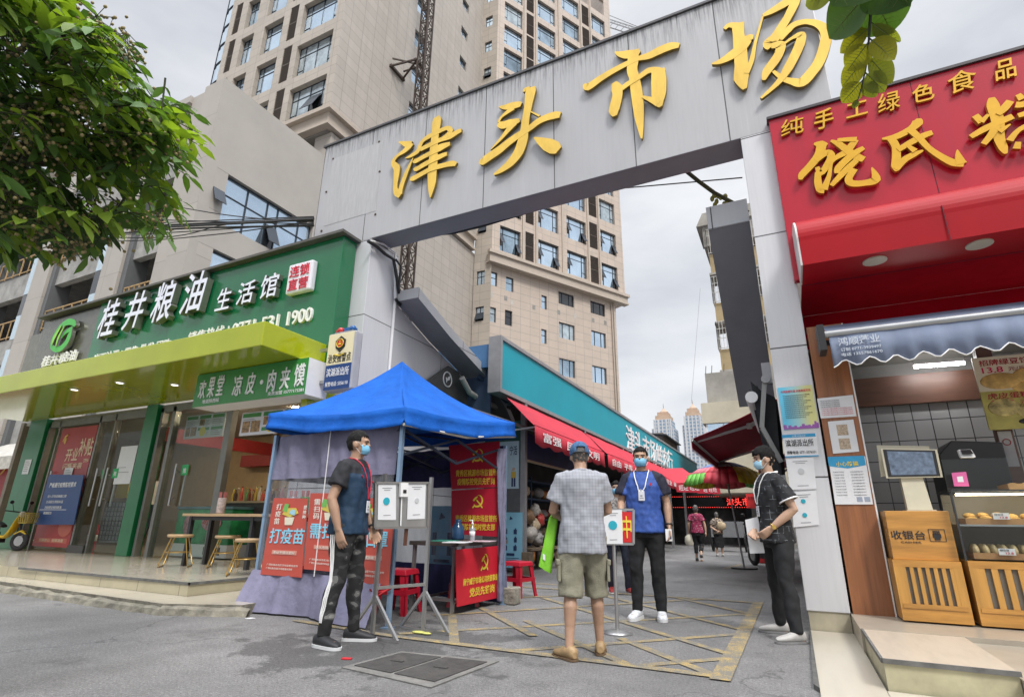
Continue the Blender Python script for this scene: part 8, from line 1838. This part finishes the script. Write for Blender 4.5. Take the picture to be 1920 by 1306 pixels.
    for S in 'RL':
        hi, kn, an = Q['hip'+S], Q['knee'+S], Q['ank'+S]; th = kn-hi; cf = an-kn
        if legmode == 'long': b.tube([hi+Z1*.02*s_, hi+th*.35, hi+th*.8, kn, kn+cf*.35+Vector((0,-.014*s_,0)), kn+cf*.75, kn+cf*1.02], [(.090*f+lk)*s_,(.084*f+lk)*s_,(.066+lk)*s_,(.060+lk)*s_,(.056+lk)*s_,(.046+lk)*s_,(.040+lk)*s_], 18)
        elif legmode == 'shorts': b.tube([hi+Z1*.02*s_, hi+th*.35, hi+th*.8, kn+cf*.10], [(.092*f+lk)*s_,(.090*f+lk)*s_,(.082+lk)*s_,(.080+lk)*s_], 18)
        elif legmode == 'crop': b.tube([hi+Z1*.02*s_, hi+th*.35, hi+th*.8, kn, kn+cf*.62], [(.092*f+lk)*s_,(.086*f+lk)*s_,(.07+lk)*s_,(.064+lk)*s_,(.056+lk)*s_], 18)
    if legmode == 'wide':
        b.loft([ring((0,0,z*s_), rx*s_, ry*s_) for z, rx, ry in ((.34,.19,.13),(.5,.185,.13),(.7,.175,.125),(.85,.165,.12))])
    lo_ = remesh(b, 'shorts' if legmode == 'shorts' else 'trousers', lm, t, .0095, 2, .017, 8, hash(label) % 31, (lambda c: lpick(Vector(c)/s_)) if lpick else None)
    # ---- shoes
    for i, S in enumerate('RL'):
        an = Q['ank'+S]; td = Vector((math.sin(toe[i]), math.cos(toe[i]), 0)); xd = Vector((td.y,-td.x,0)); g = Vector((an.x,an.y,max(0,an.z-.085*s_))); rot = Matrix((xd, Z1, td)).transposed(); ls = shoes[3] if len(shoes) > 3 else 1.0
        b = MB(); b.loft([ring(g+td*y*s_*ls+Z1*z*s_, w_*s_, h*s_, 16, 2.4, rot) for y, w_, h, z in ((-.075,.022,.022,.045),(-.068,.034,.040,.055),(-.03,.040,.050,.060),(.02,.042,.046,.055),(.07,.046,.034,.046),(.125,.048,.026,.040),(.17,.040,.020,.034),(.195,.018,.010,.030))]); sh_ = b.build('shoe', shoes[0], t)
        b = MB(); b.loft([[g+td*y*s_*ls*1.02+xd*w_*x*s_+Z1*z for (y, w_, x) in ((-.08,.028,-1),(-.04,.044,-1),(.02,.045,-1),(.08,.050,-1),(.14,.051,-1),(.18,.040,-1),(.203,.010,-1),(.203,.010,1),(.18,.040,1),(.14,.051,1),(.08,.050,1),(.02,.045,1),(-.04,.044,1),(-.08,.028,1))] for z in (.003,shoes[2]*s_)]); b.build('sole', shoes[1], sh_)
        if shoes[0].name == 'white_trainer':
            b = MB(); 
            for y in (.03,.055,.08): b.tube([g+td*y*s_+xd*.03*s_+Z1*.083*s_*(1-y*1.4), g+td*y*s_-xd*.03*s_+Z1*.083*s_*(1-y*1.4)], .004*s_, 5)
            b.build('laces', WHTL, sh_)
    t.location = (loc.x, loc.y, 0); t.rotation_euler = (0,0,math.atan2(-head.x, head.y))
    bpy.context.view_layer.update()
    global SHIRT, LEGW
    SHIRT, LEGW = so_, lo_
    return t, Q, s_, hp
def frame_at(loc):
    tw = Vector((-loc.x,-loc.y,0)).normalized(); return tw, Z1.cross(-tw)*-1     # towards the camera, image right
def hd(loc, r_, tw_):
    t_, q_ = frame_at(loc); return (q_*r_+t_*tw_).normalized()
def lc(P, loc, h):     # world point in the person's frame
    d = Vector(P)-Vector((loc.x,loc.y,0)); x = Vector((h.y,-h.x,0)); return (d.dot(x), d.dot(h), d.z)
from mathutils.bvhtree import BVHTree
def snap(o, pts, off, axis=None):      # lay points on a garment's surface
    bv = BVHTree.FromPolygons([v.co for v in o.data.vertices], [p.vertices for p in o.data.polygons]); r_ = []
    for p in pts:
        p = Vector(p)
        if axis is None: c, n_, i, d = bv.find_nearest(p)
        else: a = axis(p); c, n_, i, d = bv.ray_cast(p, (a-p).normalized())
        r_.append(p if c is None or d > .2 else c+n_*off)
    return r_
def dense(pts, n=5): return [Vector(pts[i]).lerp(Vector(pts[i+1]), k/n) for i in range(len(pts)-1) for k in range(n)]+[Vector(pts[-1])]
def lanyard(t, s_, m, badge_m, zb, f, k, xoff=0.0):
    y0 = .113*f+k+.016
    L1 = [Vector(p)*s_ for p in ((.066,-.03,1.475),(.074,.05,1.445),(.056,y0,1.34),(.032,y0+.03,1.24),(.008+xoff,y0+.03,zb+.07))]; L2 = [Vector((-p.x+2*xoff*s_ if i == 4 else -p.x, p.y, p.z)) for i, p in enumerate(L1)]
    b = MB(); fr_ = None
    for L_ in (L1, L2): q_ = snap(SHIRT, dense(L_), .006); b.tube(q_, .0058*s_, 6); fr_ = q_[-1]
    b.build('lanyard', m, t); y0 = fr_.y/s_-.002
    b = MB(); b.box((-.032+xoff)*s_,(y0+.002)*s_,(zb-.045)*s_,(.032+xoff)*s_,(y0+.010)*s_,(zb+.055)*s_); bo = b.build('badge', badge_m, t, bevel=.004)
    b = MB(); b.box((-.02+xoff)*s_,(y0+.010)*s_,(zb-.02)*s_,(.02+xoff)*s_,(y0+.0115)*s_,(zb-.014)*s_); b.box((-.01+xoff)*s_,(y0+.010)*s_,zb*s_,(.012+xoff)*s_,(y0+.0115)*s_,(zb+.012)*s_); b.build('print_lines', GINK, bo)
def watch(t, wr, el, s_, m, face, sd_=1):
    d = (wr-el).normalized(); c = wr-d*.025*s_; b = MB(); x = d.orthogonal().normalized(); y = d.cross(x); b.tube([c+(x*math.cos(a)+y*math.sin(a))*.031*s_ for a in np.linspace(0,2*math.pi,19)], .008*s_, 6, caps=False); w_ = b.build('watch', m, t)
    out_ = Vector((sd_,0,0)); out_ = (out_-d*out_.dot(d)).normalized(); b = MB(); b.cyl(c+out_*.028*s_, .019*s_, .012*s_, 16, axis=out_); b.build('dial', face, w_)

def camo_mat():
    m, nt, b = _nodes('camouflage_print'); N = nt.nodes.new; L = nt.links.new; tc = N('ShaderNodeTexCoord'); n1 = N('ShaderNodeTexNoise'); n1.inputs['Scale'].default_value = 7.5; n1.inputs['Detail'].default_value = 2; n1.inputs['Roughness'].default_value = .4; mp = N('ShaderNodeMapping'); mp.inputs['Scale'].default_value = (1,1,1.5); L(tc.outputs['Object'], mp.inputs[0]); L(mp.outputs[0], n1.inputs['Vector'])
    r = N('ShaderNodeValToRGB'); r.color_ramp.interpolation = 'CONSTANT'; e = r.color_ramp.elements; e[0].color = (.014,.014,.015,1); e[1].position = .52; e[1].color = (.035,.035,.037,1); x = r.color_ramp.elements.new(.585); x.color = (.15,.15,.145,1); x = r.color_ramp.elements.new(.66); x.color = (.27,.27,.255,1); L(n1.outputs['Fac'], r.inputs['Fac']); L(r.outputs[0], b.inputs['Base Color']); b.inputs['Roughness'].default_value = .85; return m
def check_mat():
    m, nt, b = _nodes('grey_check_cloth'); N = nt.nodes.new; L = nt.links.new; tc = N('ShaderNodeTexCoord'); sp = N('ShaderNodeSeparateXYZ'); L(tc.outputs['Object'], sp.inputs[0]); last = None
    for ax, per in (('X',.026),('Z',.026),('X',.0087),('Z',.0087)):
        m1 = N('ShaderNodeMath'); m1.operation = 'PINGPONG'; L(sp.outputs[ax], m1.inputs[0]); m1.inputs[1].default_value = per/2
        m2 = N('ShaderNodeMapRange'); m2.inputs['From Min'].default_value = 0; m2.inputs['From Max'].default_value = per*.14; m2.inputs['To Min'].default_value = .78 if per > .02 else .9; m2.inputs['To Max'].default_value = 1; L(m1.outputs[0], m2.inputs['Value'])
        if last is None: last = m2.outputs[0]
        else: x = N('ShaderNodeMath'); x.operation = 'MULTIPLY'; L(last, x.inputs[0]); L(m2.outputs[0], x.inputs[1]); last = x.outputs[0]
    s_ = N('ShaderNodeVectorMath'); s_.operation = 'SCALE'; s_.inputs[0].default_value = (.315,.328,.365); L(last, s_.inputs['Scale']); L(s_.outputs[0], b.inputs['Base Color']); b.inputs['Roughness'].default_value = .85; return m
def print_mat(name, cols, sc, th):
    m, nt, b = _nodes(name); N = nt.nodes.new; L = nt.links.new; tc = N('ShaderNodeTexCoord'); n1 = N('ShaderNodeTexNoise'); n1.inputs['Scale'].default_value = sc; n1.inputs['Detail'].default_value = 3; L(tc.outputs['Object'], n1.inputs['Vector']); r = N('ShaderNodeValToRGB'); r.color_ramp.interpolation = 'CONSTANT'; e = r.color_ramp.elements; e[0].color = (*cols[0],1); e[1].position = th[0]; e[1].color = (*cols[1],1)
    x = r.color_ramp.elements.new(th[1]); x.color = (*cols[2],1); L(n1.outputs['Fac'], r.inputs['Fac']); L(r.outputs[0], b.inputs['Base Color']); b.inputs['Roughness'].default_value = .85; return m
def polo_mat():
    m, nt, b = _nodes('black_line_print'); N = nt.nodes.new; L = nt.links.new; tc = N('ShaderNodeTexCoord'); v = N('ShaderNodeTexBrick'); mp = N('ShaderNodeMapping'); mp.inputs['Rotation'].default_value = (R(90),0,0); sp = N('ShaderNodeSeparateXYZ'); cb = N('ShaderNodeCombineXYZ'); L(tc.outputs['Object'], sp.inputs[0]); L(sp.outputs['Y'], cb.inputs[0]); L(sp.outputs['Z'], cb.inputs[1]); L(cb.outputs[0], v.inputs['Vector']); v.inputs['Scale'].default_value = 1; v.inputs['Brick Width'].default_value = .085; v.inputs['Row Height'].default_value = .06; v.inputs['Mortar Size'].default_value = .0016; v.offset = .37; v.squash = .6; v.squash_frequency = 3
    n1 = N('ShaderNodeTexNoise'); n1.inputs['Scale'].default_value = 16; L(tc.outputs['Object'], n1.inputs['Vector']); r = N('ShaderNodeMapRange'); r.inputs['From Min'].default_value = .48; r.inputs['From Max'].default_value = .58; L(n1.outputs['Fac'], r.inputs['Value']); x = N('ShaderNodeMath'); x.operation = 'MULTIPLY'; L(r.outputs[0], x.inputs[0]); L(v.outputs['Fac'], x.inputs[1]); mx = N('ShaderNodeMix'); mx.data_type = 'RGBA'; L(x.outputs[0], mx.inputs['Factor']); mx.inputs[6].default_value = (.012,.013,.016,1); mx.inputs[7].default_value = (.22,.24,.26,1); L(mx.outputs[2], b.inputs['Base Color']); b.inputs['Roughness'].default_value = .8; return m
NAVYT = mat('navy_jersey', (.008,.034,.075), .75, var=.15, vscale=6, bump=.15, bscale=260); BLKT = mat('black_jersey', (.011,.012,.016), .8, var=.15); ROYAL = mat('royal_blue_jersey', (.030,.085,.34), .7, var=.20, vscale=22, bump=.1, bscale=260); NAVB = mat('dark_navy_sleeve', (.010,.011,.028), .8, var=.1); BLKP = mat('black_trouser_cloth', (.010,.011,.013), .85, var=.2, vscale=8); KHA = mat('khaki_cloth', (.235,.225,.165), .85, var=.1, vscale=10, bump=.3, bscale=120, fine=.08)
BSH = mat('black_trainer', (.02,.021,.024), .6, var=.2); WSH = mat('white_trainer', (.58,.60,.63), .5, var=.15, vscale=25); SOLW = mat('white_sole', (.62,.63,.64), .5, var=.05); SOLG = mat('grey_sole', (.22,.22,.22), .7, var=.2); TAN = mat('tan_loafer', (.36,.24,.12), .55, var=.2, vscale=20); SOLB = mat('brown_sole', (.14,.09,.05), .7); GSH = mat('pale_grey_shoe', (.40,.39,.37), .6, var=.1, vscale=25)
REDL = mat('red_lanyard', (.45,.02,.05), .6); BADG = mat('white_badge', (.66,.68,.72), .3, var=.05); GOLDM = mat('gold_metal', (.60,.42,.12), .25, .9, var=.05); SILV = mat('dark_metal', (.06,.055,.05), .3, .7)

# man in navy by the stand
fR, fL = Zp(602,1214), Zp(660,1201); loc = (fR+fL)/2; h_ = hd(loc, .90, .40); Ht = UP(672,808,loc).z
t, Q, s_, hp = person('person in a navy shirt, camouflage trousers and blue mask beside the steel stand', loc, h_, Ht,
    dict(ankR=(*lc(fR,loc,h_)[:2],.085), ankL=(*lc(fL,loc,h_)[:2],.085), elR=(.25,-.06,1.12), wrR=(.235,.02,.875), elL=(-.235,.0,1.12), wrL=(-.215,.13,.89)),
    ('tan',(.40,.245,.165)), ([NAVYT,BLKT], lambda c: 1 if (c.z > 1.335-.9*max(0,.10-abs(c.x))+.0 and c.z > 1.26 and (abs(c.x) > .085 or c.z > 1.40)) or abs(c.x) > .205 and c.z > 1.1 else 0, .018), ([camo_mat()], .010, None), (BSH, SOLW, .026), 'short', HAIRB, MASK, hturn=R(8), fat=1.08, toe=(R(22),R(-8)), sleeve=.62, hem=.84)
lanyard(t, s_, REDL, BADG, 1.06, 1.08, .018)
b = MB(); b.bar(Vector((.10,.135,1.30))*s_, Vector((.125,.127,1.325))*s_, .006); b.ell(Vector((-.085,.147,1.28))*s_, .012,.004,.012, 8, 6); b.build('chest_emblem', REDL, t)
watch(t, Q['wrL'], Q['elL'], s_, BLK, BLK, -1)
STR_ = MB()
for k in (-1,0,1):      # three white stripes down the outside of the near leg
    pts = []
    hi, kn, an = Q['hipR'], Q['kneeR'], Q['ankR']
    for p, r_ in ((hi+Vector((0,0,-.06)),.112),(hi.lerp(kn,.35),.106),(hi.lerp(kn,.7),.094),(kn,.084),(kn.lerp(an,.4),.078),(kn.lerp(an,.75),.070)):
        a = -.45+.20*k; pts.append(p+Vector((math.cos(a),math.sin(a),0))*(.2*s_))
    axs = dense([hi+Vector((0,0,-.06)), hi.lerp(kn,.35), hi.lerp(kn,.7), kn, kn.lerp(an,.4), kn.lerp(an,.75)], 6)
    STR_.tube(snap(LEGW, dense(pts, 6), .002, lambda p: min(axs, key=lambda q_: abs(q_.z-p.z))), .0055*s_, 6)
STR_.build('trouser_stripes', WHTL, t)

# man with cap seen from behind
fR, fL = Zp(1126,1226), Zp(1068,1237); loc = (fR+fL)/2; h_ = hd(loc, -.12, -1); Ht = UP(1096,822,loc).z*.985
t, Q, s_, hp = person('person seen from behind in a denim cap, grey checked shirt and khaki shorts', loc, h_, Ht,
    dict(ankR=(*lc(fR,loc,h_)[:2],.085), ankL=(*lc(fL,loc,h_)[:2],.085), elR=(.235,.05,1.13), wrR=(.11,.27,1.10), elL=(-.245,.04,1.12), wrL=(-.15,.24,1.06), headc=(0,.04,1.50)),
    ('tan',(.40,.245,.165)), ([check_mat()], None, .022), ([KHA], .018, None), (TAN, SOLB, .018), 'cap', HAIRG, None, hpitch=R(12), fat=1.06, legmode='shorts', toe=(R(10),R(-32)), sleeve=.70, hem=.78)
b = MB(); b.tube([Vector((.074*math.sin(a),-.012-.072*math.cos(a),1.452+.012*math.cos(a)))*s_ for a in np.linspace(-2.2,2.2,17)], .015*s_, 8); b.build('collar', MATS.get('x') or bpy.data.materials['grey_check_cloth'], t)
for S, x_ in (('L',-1),('R',1)):
    kn, hi = Q['knee'+S], Q['hip'+S]; c = hi.lerp(kn,.62); b = MB(); b.obox(c+Vector((x_*.103*s_,-.02,0)), Vector((.012,0,0)), Vector((0,.058,.0)), Vector((0,0,.075))); b.obox(c+Vector((x_*.110*s_,-.02,.066)), Vector((.014,0,0)), Vector((0,.062,0)), Vector((0,0,.022))); b.build('cargo_pocket', KHA, t, bevel=.008)
wl = t.matrix_world @ Q['wrL']
bag = thing('shopping_bag', 'bright green shopping bag hanging from the arm of the man in the cap', 'bag', loc=(wl.x,wl.y,.5))
GRB = mat('lime_bag_cloth', (.18,.50,.02), .6, var=.10, vscale=7, bump=.2, bscale=60); VB_ = vplane(loc, loc+Z1.cross(frame_at(loc)[0]), -.10); tw_ = frame_at(loc)[0]
q = [VB_(*p) for p in ((1011,1060),(1033,1074),(1046,972),(1030,968))]
b = MB(); n_ = tw_; rows_ = []
for v in np.linspace(0,1,9):
    l_, r_ = q[0].lerp(q[3], v), q[1].lerp(q[2], v); m_ = (l_+r_)/2; th = .055*(1-.75*v)+.004*math.sin(v*17); row = []
    for (u_, w_) in ((0,-1),(.25,-1.0),(.5,-.85),(.75,-1),(1,-1),(1,1),(.75,1),(.5,.85),(.25,1),(0,1)): row.append(l_.lerp(r_,u_)+n_*(-w_)*th+Vector((0,0,.004*math.sin(u_*9+v*11))))
    rows_.append(row)
b.loft(rows_); b.build('bag_body', GRB, bag)
b = MB(); top = (q[2]+q[3])/2; b.tube([q[3].lerp(q[2],.2)+tw_*.02, top+Vector((0,0,.05)), q[3].lerp(q[2],.8)-tw_*.02], .008, 6); b.build('handle', GRB, bag)
c_ = VB_(1021,1043); b = MB(); ux = (q[1]-q[0]).normalized(); b.obox(c_+tw_*.058, ux*.011, Vector((0,0,.022)), tw_*.002); b.build('white_label', WPAP, bag)

# man in blue facing the camera
fR, fL = Zp(1197,1160), Zp(1242,1161); loc = (fR+fL)/2; h_ = hd(loc, -.10, 1); Ht = UP(1213,838,loc).z
t, Q, s_, hp = person('person in a royal blue shirt, mask and white lanyard, facing the camera', loc, h_, Ht,
    dict(ankR=(*lc(fR,loc,h_)[:2],.085), ankL=(*lc(fL,loc,h_)[:2],.085), elR=(.235,.02,1.13), wrR=(.21,.23,1.04), elL=(-.240,-.02,1.13), wrL=(-.25,.05,.89)),
    ('tan',(.40,.245,.165)), ([ROYAL,NAVB], lambda c: 1 if abs(c.x) > .215-.42*max(0,c.z-1.20) and c.z > 1.08 or c.z > 1.452 else 0, .022), ([BLKP], .012, None), (WSH, SOLW, .032), 'short', HAIRB, MASK, fat=1.03, toe=(R(16),R(-6)), sleeve=.70, hem=.83)
lanyard(t, s_, WHTL, BADG, 1.19, 1.03, .022)
b = MB(); b.prism([Vector((-.10+x,.143,1.315+z))*s_ for x, z in ((-.014,.012),(.014,.012),(.012,-.008),(0,-.018),(-.012,-.008))], (0,.006,0)); b.build('chest_emblem', REDL, t)
watch(t, Q['wrL'], Q['elL'], s_, SILV, BLK, -1)
wl = t.matrix_world @ (Q['wrL']+(Q['wrL']-Q['elL']).normalized()*.085*s_); ph_ = thing('mobile_phone', 'white phone held low in the hand of the man in royal blue', 'phone', loc=wl)
b = MB(); tw_, ri_ = frame_at(loc); b.obox(wl+tw_*.02-ri_*.012, ri_*.034, Vector((0,0,.062)), tw_*.005); b.build('case', WHT, ph_, bevel=.003); b = MB(); b.obox(wl+tw_*.0262+ri_*.005-Z1*.01, ri_*.010, Vector((0,0,.03)), tw_*.001); b.build('screen', mat('phone_navy', (.05,.06,.14), .2), ph_)

# young man in black leaning by the pier
fR, fL = Zp(1466,1187), Zp(1496,1206); loc = (fR+fL)/2; h_ = hd(loc, -.93, .36); Ht = UP(1447,838,loc).z
t, Q, s_, hp = person('person in a black patterned polo, holding a white card by the right pier', loc, h_, Ht,
    dict(ankR=(*lc(fR,loc,h_)[:2],.085), ankL=(*lc(fL,loc,h_)[:2],.085), hipR=(.09,-.02,.90), hipL=(-.09,-.02,.90), elL=(-.235,-.10,1.12), wrL=(-.165,.10,.95), elR=(.21,.0,1.12), wrR=(.06,.17,.93)),
    ('fair',(.47,.30,.21)), ([polo_mat()], None, .020), ([BLKP], .010, None), (GSH, SOLG, .020), 'fringe', HAIRB, MASKB, hturn=R(-5), hpitch=R(4), fat=1.0, toe=(R(18),R(-10)), sleeve=.70, hem=.82, curl=(.7,.75), palm=dict(L=(1,.0,.35), R=(-1,0,.3)))
b = MB(); b.tube([Vector((.070*math.sin(a),-.012-.068*math.cos(a),1.462+.018*math.cos(a)))*s_ for a in np.linspace(-2.5,2.5,19)], .012*s_, 8); b.build('collar', WHTL, t)
for S in 'RL':
    sh, el = Q['sh'+S], Q['el'+S]; c = sh.lerp(el,.695); d = (el-sh).normalized(); x = d.orthogonal().normalized(); y = d.cross(x); b = MB(); b.tube([c+(x*math.cos(a)+y*math.sin(a))*.084*s_ for a in np.linspace(0,2*math.pi,21)], .008*s_, 6, caps=False); b.build('cuff', WHTL, t)
lanyard(t, s_, WHTL, BADG, 1.10, 1.0, .020)
watch(t, Q['wrL'], Q['elL'], s_, GOLDM, GOLDM, -1)
VC = vplane(loc, loc+Z1.cross(frame_at(loc)[0]), .02); tw_ = frame_at(loc)[0]
q = [VC(*p) for p in ((1406,1037),(1434,1036),(1421,968),(1397,974))]
cc = thing('code_card', 'white card with a teal disc held by the man in black', 'card', loc=q[0]); slab(q, -tw_, .03, WPAP, 'box', cc)
c_ = VC(1415,1002); b = MB(); b.tube([c_+tw_*.001, c_+tw_*.004], .027, 18); b.build('disc', TEALD, cc)
wl = t.matrix_world @ Q['wrL']

# woman behind the post sign
fR, fL = Zp(1147,1110), Zp(1180,1112); loc = (fR+fL)/2; h_ = hd(loc, .25, 1); Ht = UP(1158,902,loc).z
WP_ = print_mat('grey_flower_print', ((.14,.13,.13),(.42,.40,.38),(.25,.22,.2)), 40, (.48,.6))
person('person with a dark bob and blue mask half hidden behind the post sign', loc, h_, Ht, dict(ankR=(*lc(fR,loc,h_)[:2],.085), ankL=(*lc(fL,loc,h_)[:2],.085)),
    ('fair',(.47,.30,.21)), ([WP_], None, .018), ([mat('dark_navy_cloth', (.014,.018,.035), .85, var=.2)], .012, None), (mat('red_shoe', (.28,.03,.03), .5, var=.2), SOLW, .02), 'bob', HAIRB, MASK, hturn=R(-18), hpitch=R(-6), fat=.98, woman=True, toe=(R(10),R(-10)))
# two women walking away down the lane
FLW = print_mat('red_flower_print', ((.32,.02,.08),(.10,.012,.035),(.5,.22,.28)), 30, (.5,.6)); LEO = print_mat('brown_leaf_print', ((.30,.24,.19),(.05,.042,.038),(.42,.36,.3)), 24, (.5,.62))
fR, fL = Zp(1316,1048), Zp(1308,1055); loc = (fR+fL)/2; h_ = hd(loc, .12, -1); Ht = UP(1305,947,loc).z
t, Q, s_, hp = person('person walking away in a crimson flowered top and black cropped trousers', loc, h_, Ht, dict(ankR=(.07,-.18,.19), kneeR=(.09,.06,.50), ankL=(-.08,.04,.085), elL=(-.25,-.03,1.13), wrL=(-.27,.05,.90), elR=(.25,-.04,1.13), wrR=(.27,-.06,.9)),
    ('fair',(.47,.30,.21)), ([FLW], None, .02), ([BLKP], .012, None), (mat('black_pump', (.02,.018,.018), .4), SOLB, .015), 'bob', HAIRG, None, fat=1.05, woman=True, legmode='crop', toe=(0,0), hem=.86)
wl = t.matrix_world @ Q['wrL']; bg_ = thing('carrier_bag', 'small cream carrier bag in the hand of the woman in crimson', 'bag', loc=(wl.x,wl.y,.6)); b = MB(); zz = wl.z-.08
b.loft([[Vector((wl.x+x*w_,wl.y+y*.06,z)) for x, y in ((-1,-1),(1,-1),(1,1),(-1,1))] for w_, z in ((.10,zz-.30),(.13,zz-.2),(.11,zz-.06),(.03,zz))]); b.build('bag_body', mat('cream_bag', (.55,.52,.42), .5, var=.15), bg_)
fR, fL = Zp(1357,1042), Zp(1344,1043); loc = (fR+fL)/2; h_ = hd(loc, -.1, -1); Ht = UP(1350,961,loc).z
t, Q, s_, hp = person('person walking away in a brown leaf print top with hands clasped behind', loc, h_, Ht*1.02, dict(elL=(-.26,-.06,1.12), wrL=(-.05,-.19,.98), elR=(.26,-.06,1.12), wrR=(.05,-.20,.97), headc=(0,.05,1.49)),
    ('fair',(.47,.30,.21)), ([LEO], None, .02), ([BLKP], .012, None), (mat('white_sandal', (.5,.48,.45), .5), SOLG, .015), 'bob', HAIRG, None, fat=1.08, woman=True, legmode='wide', hem=.86)
c_ = t.matrix_world @ (Vector((.12,-.21,1.17))*s_); bb = thing('shoulder_bag', 'beige gathered shoulder bag on the back of the woman in leaf print', 'bag', loc=c_); b = MB(); b.ell(c_, .15,.07,.15, 18, 12); o = b.build('bag_body', mat('beige_cloth_bag', (.45,.35,.22), .7, var=.2, vscale=12), bb)
for v in o.data.vertices: v.co += Vector((0,0,0))+v.co*.10*math.sin(v.co.x*60)
b = MB(); b.tube([c_+Vector((-.08,0,.12)), c_+Vector((-.16,.1,.26)), c_+Vector((-.2,.25,.2))], .015, 6); b.build('strap', MATS['beige_cloth_bag'], bb)
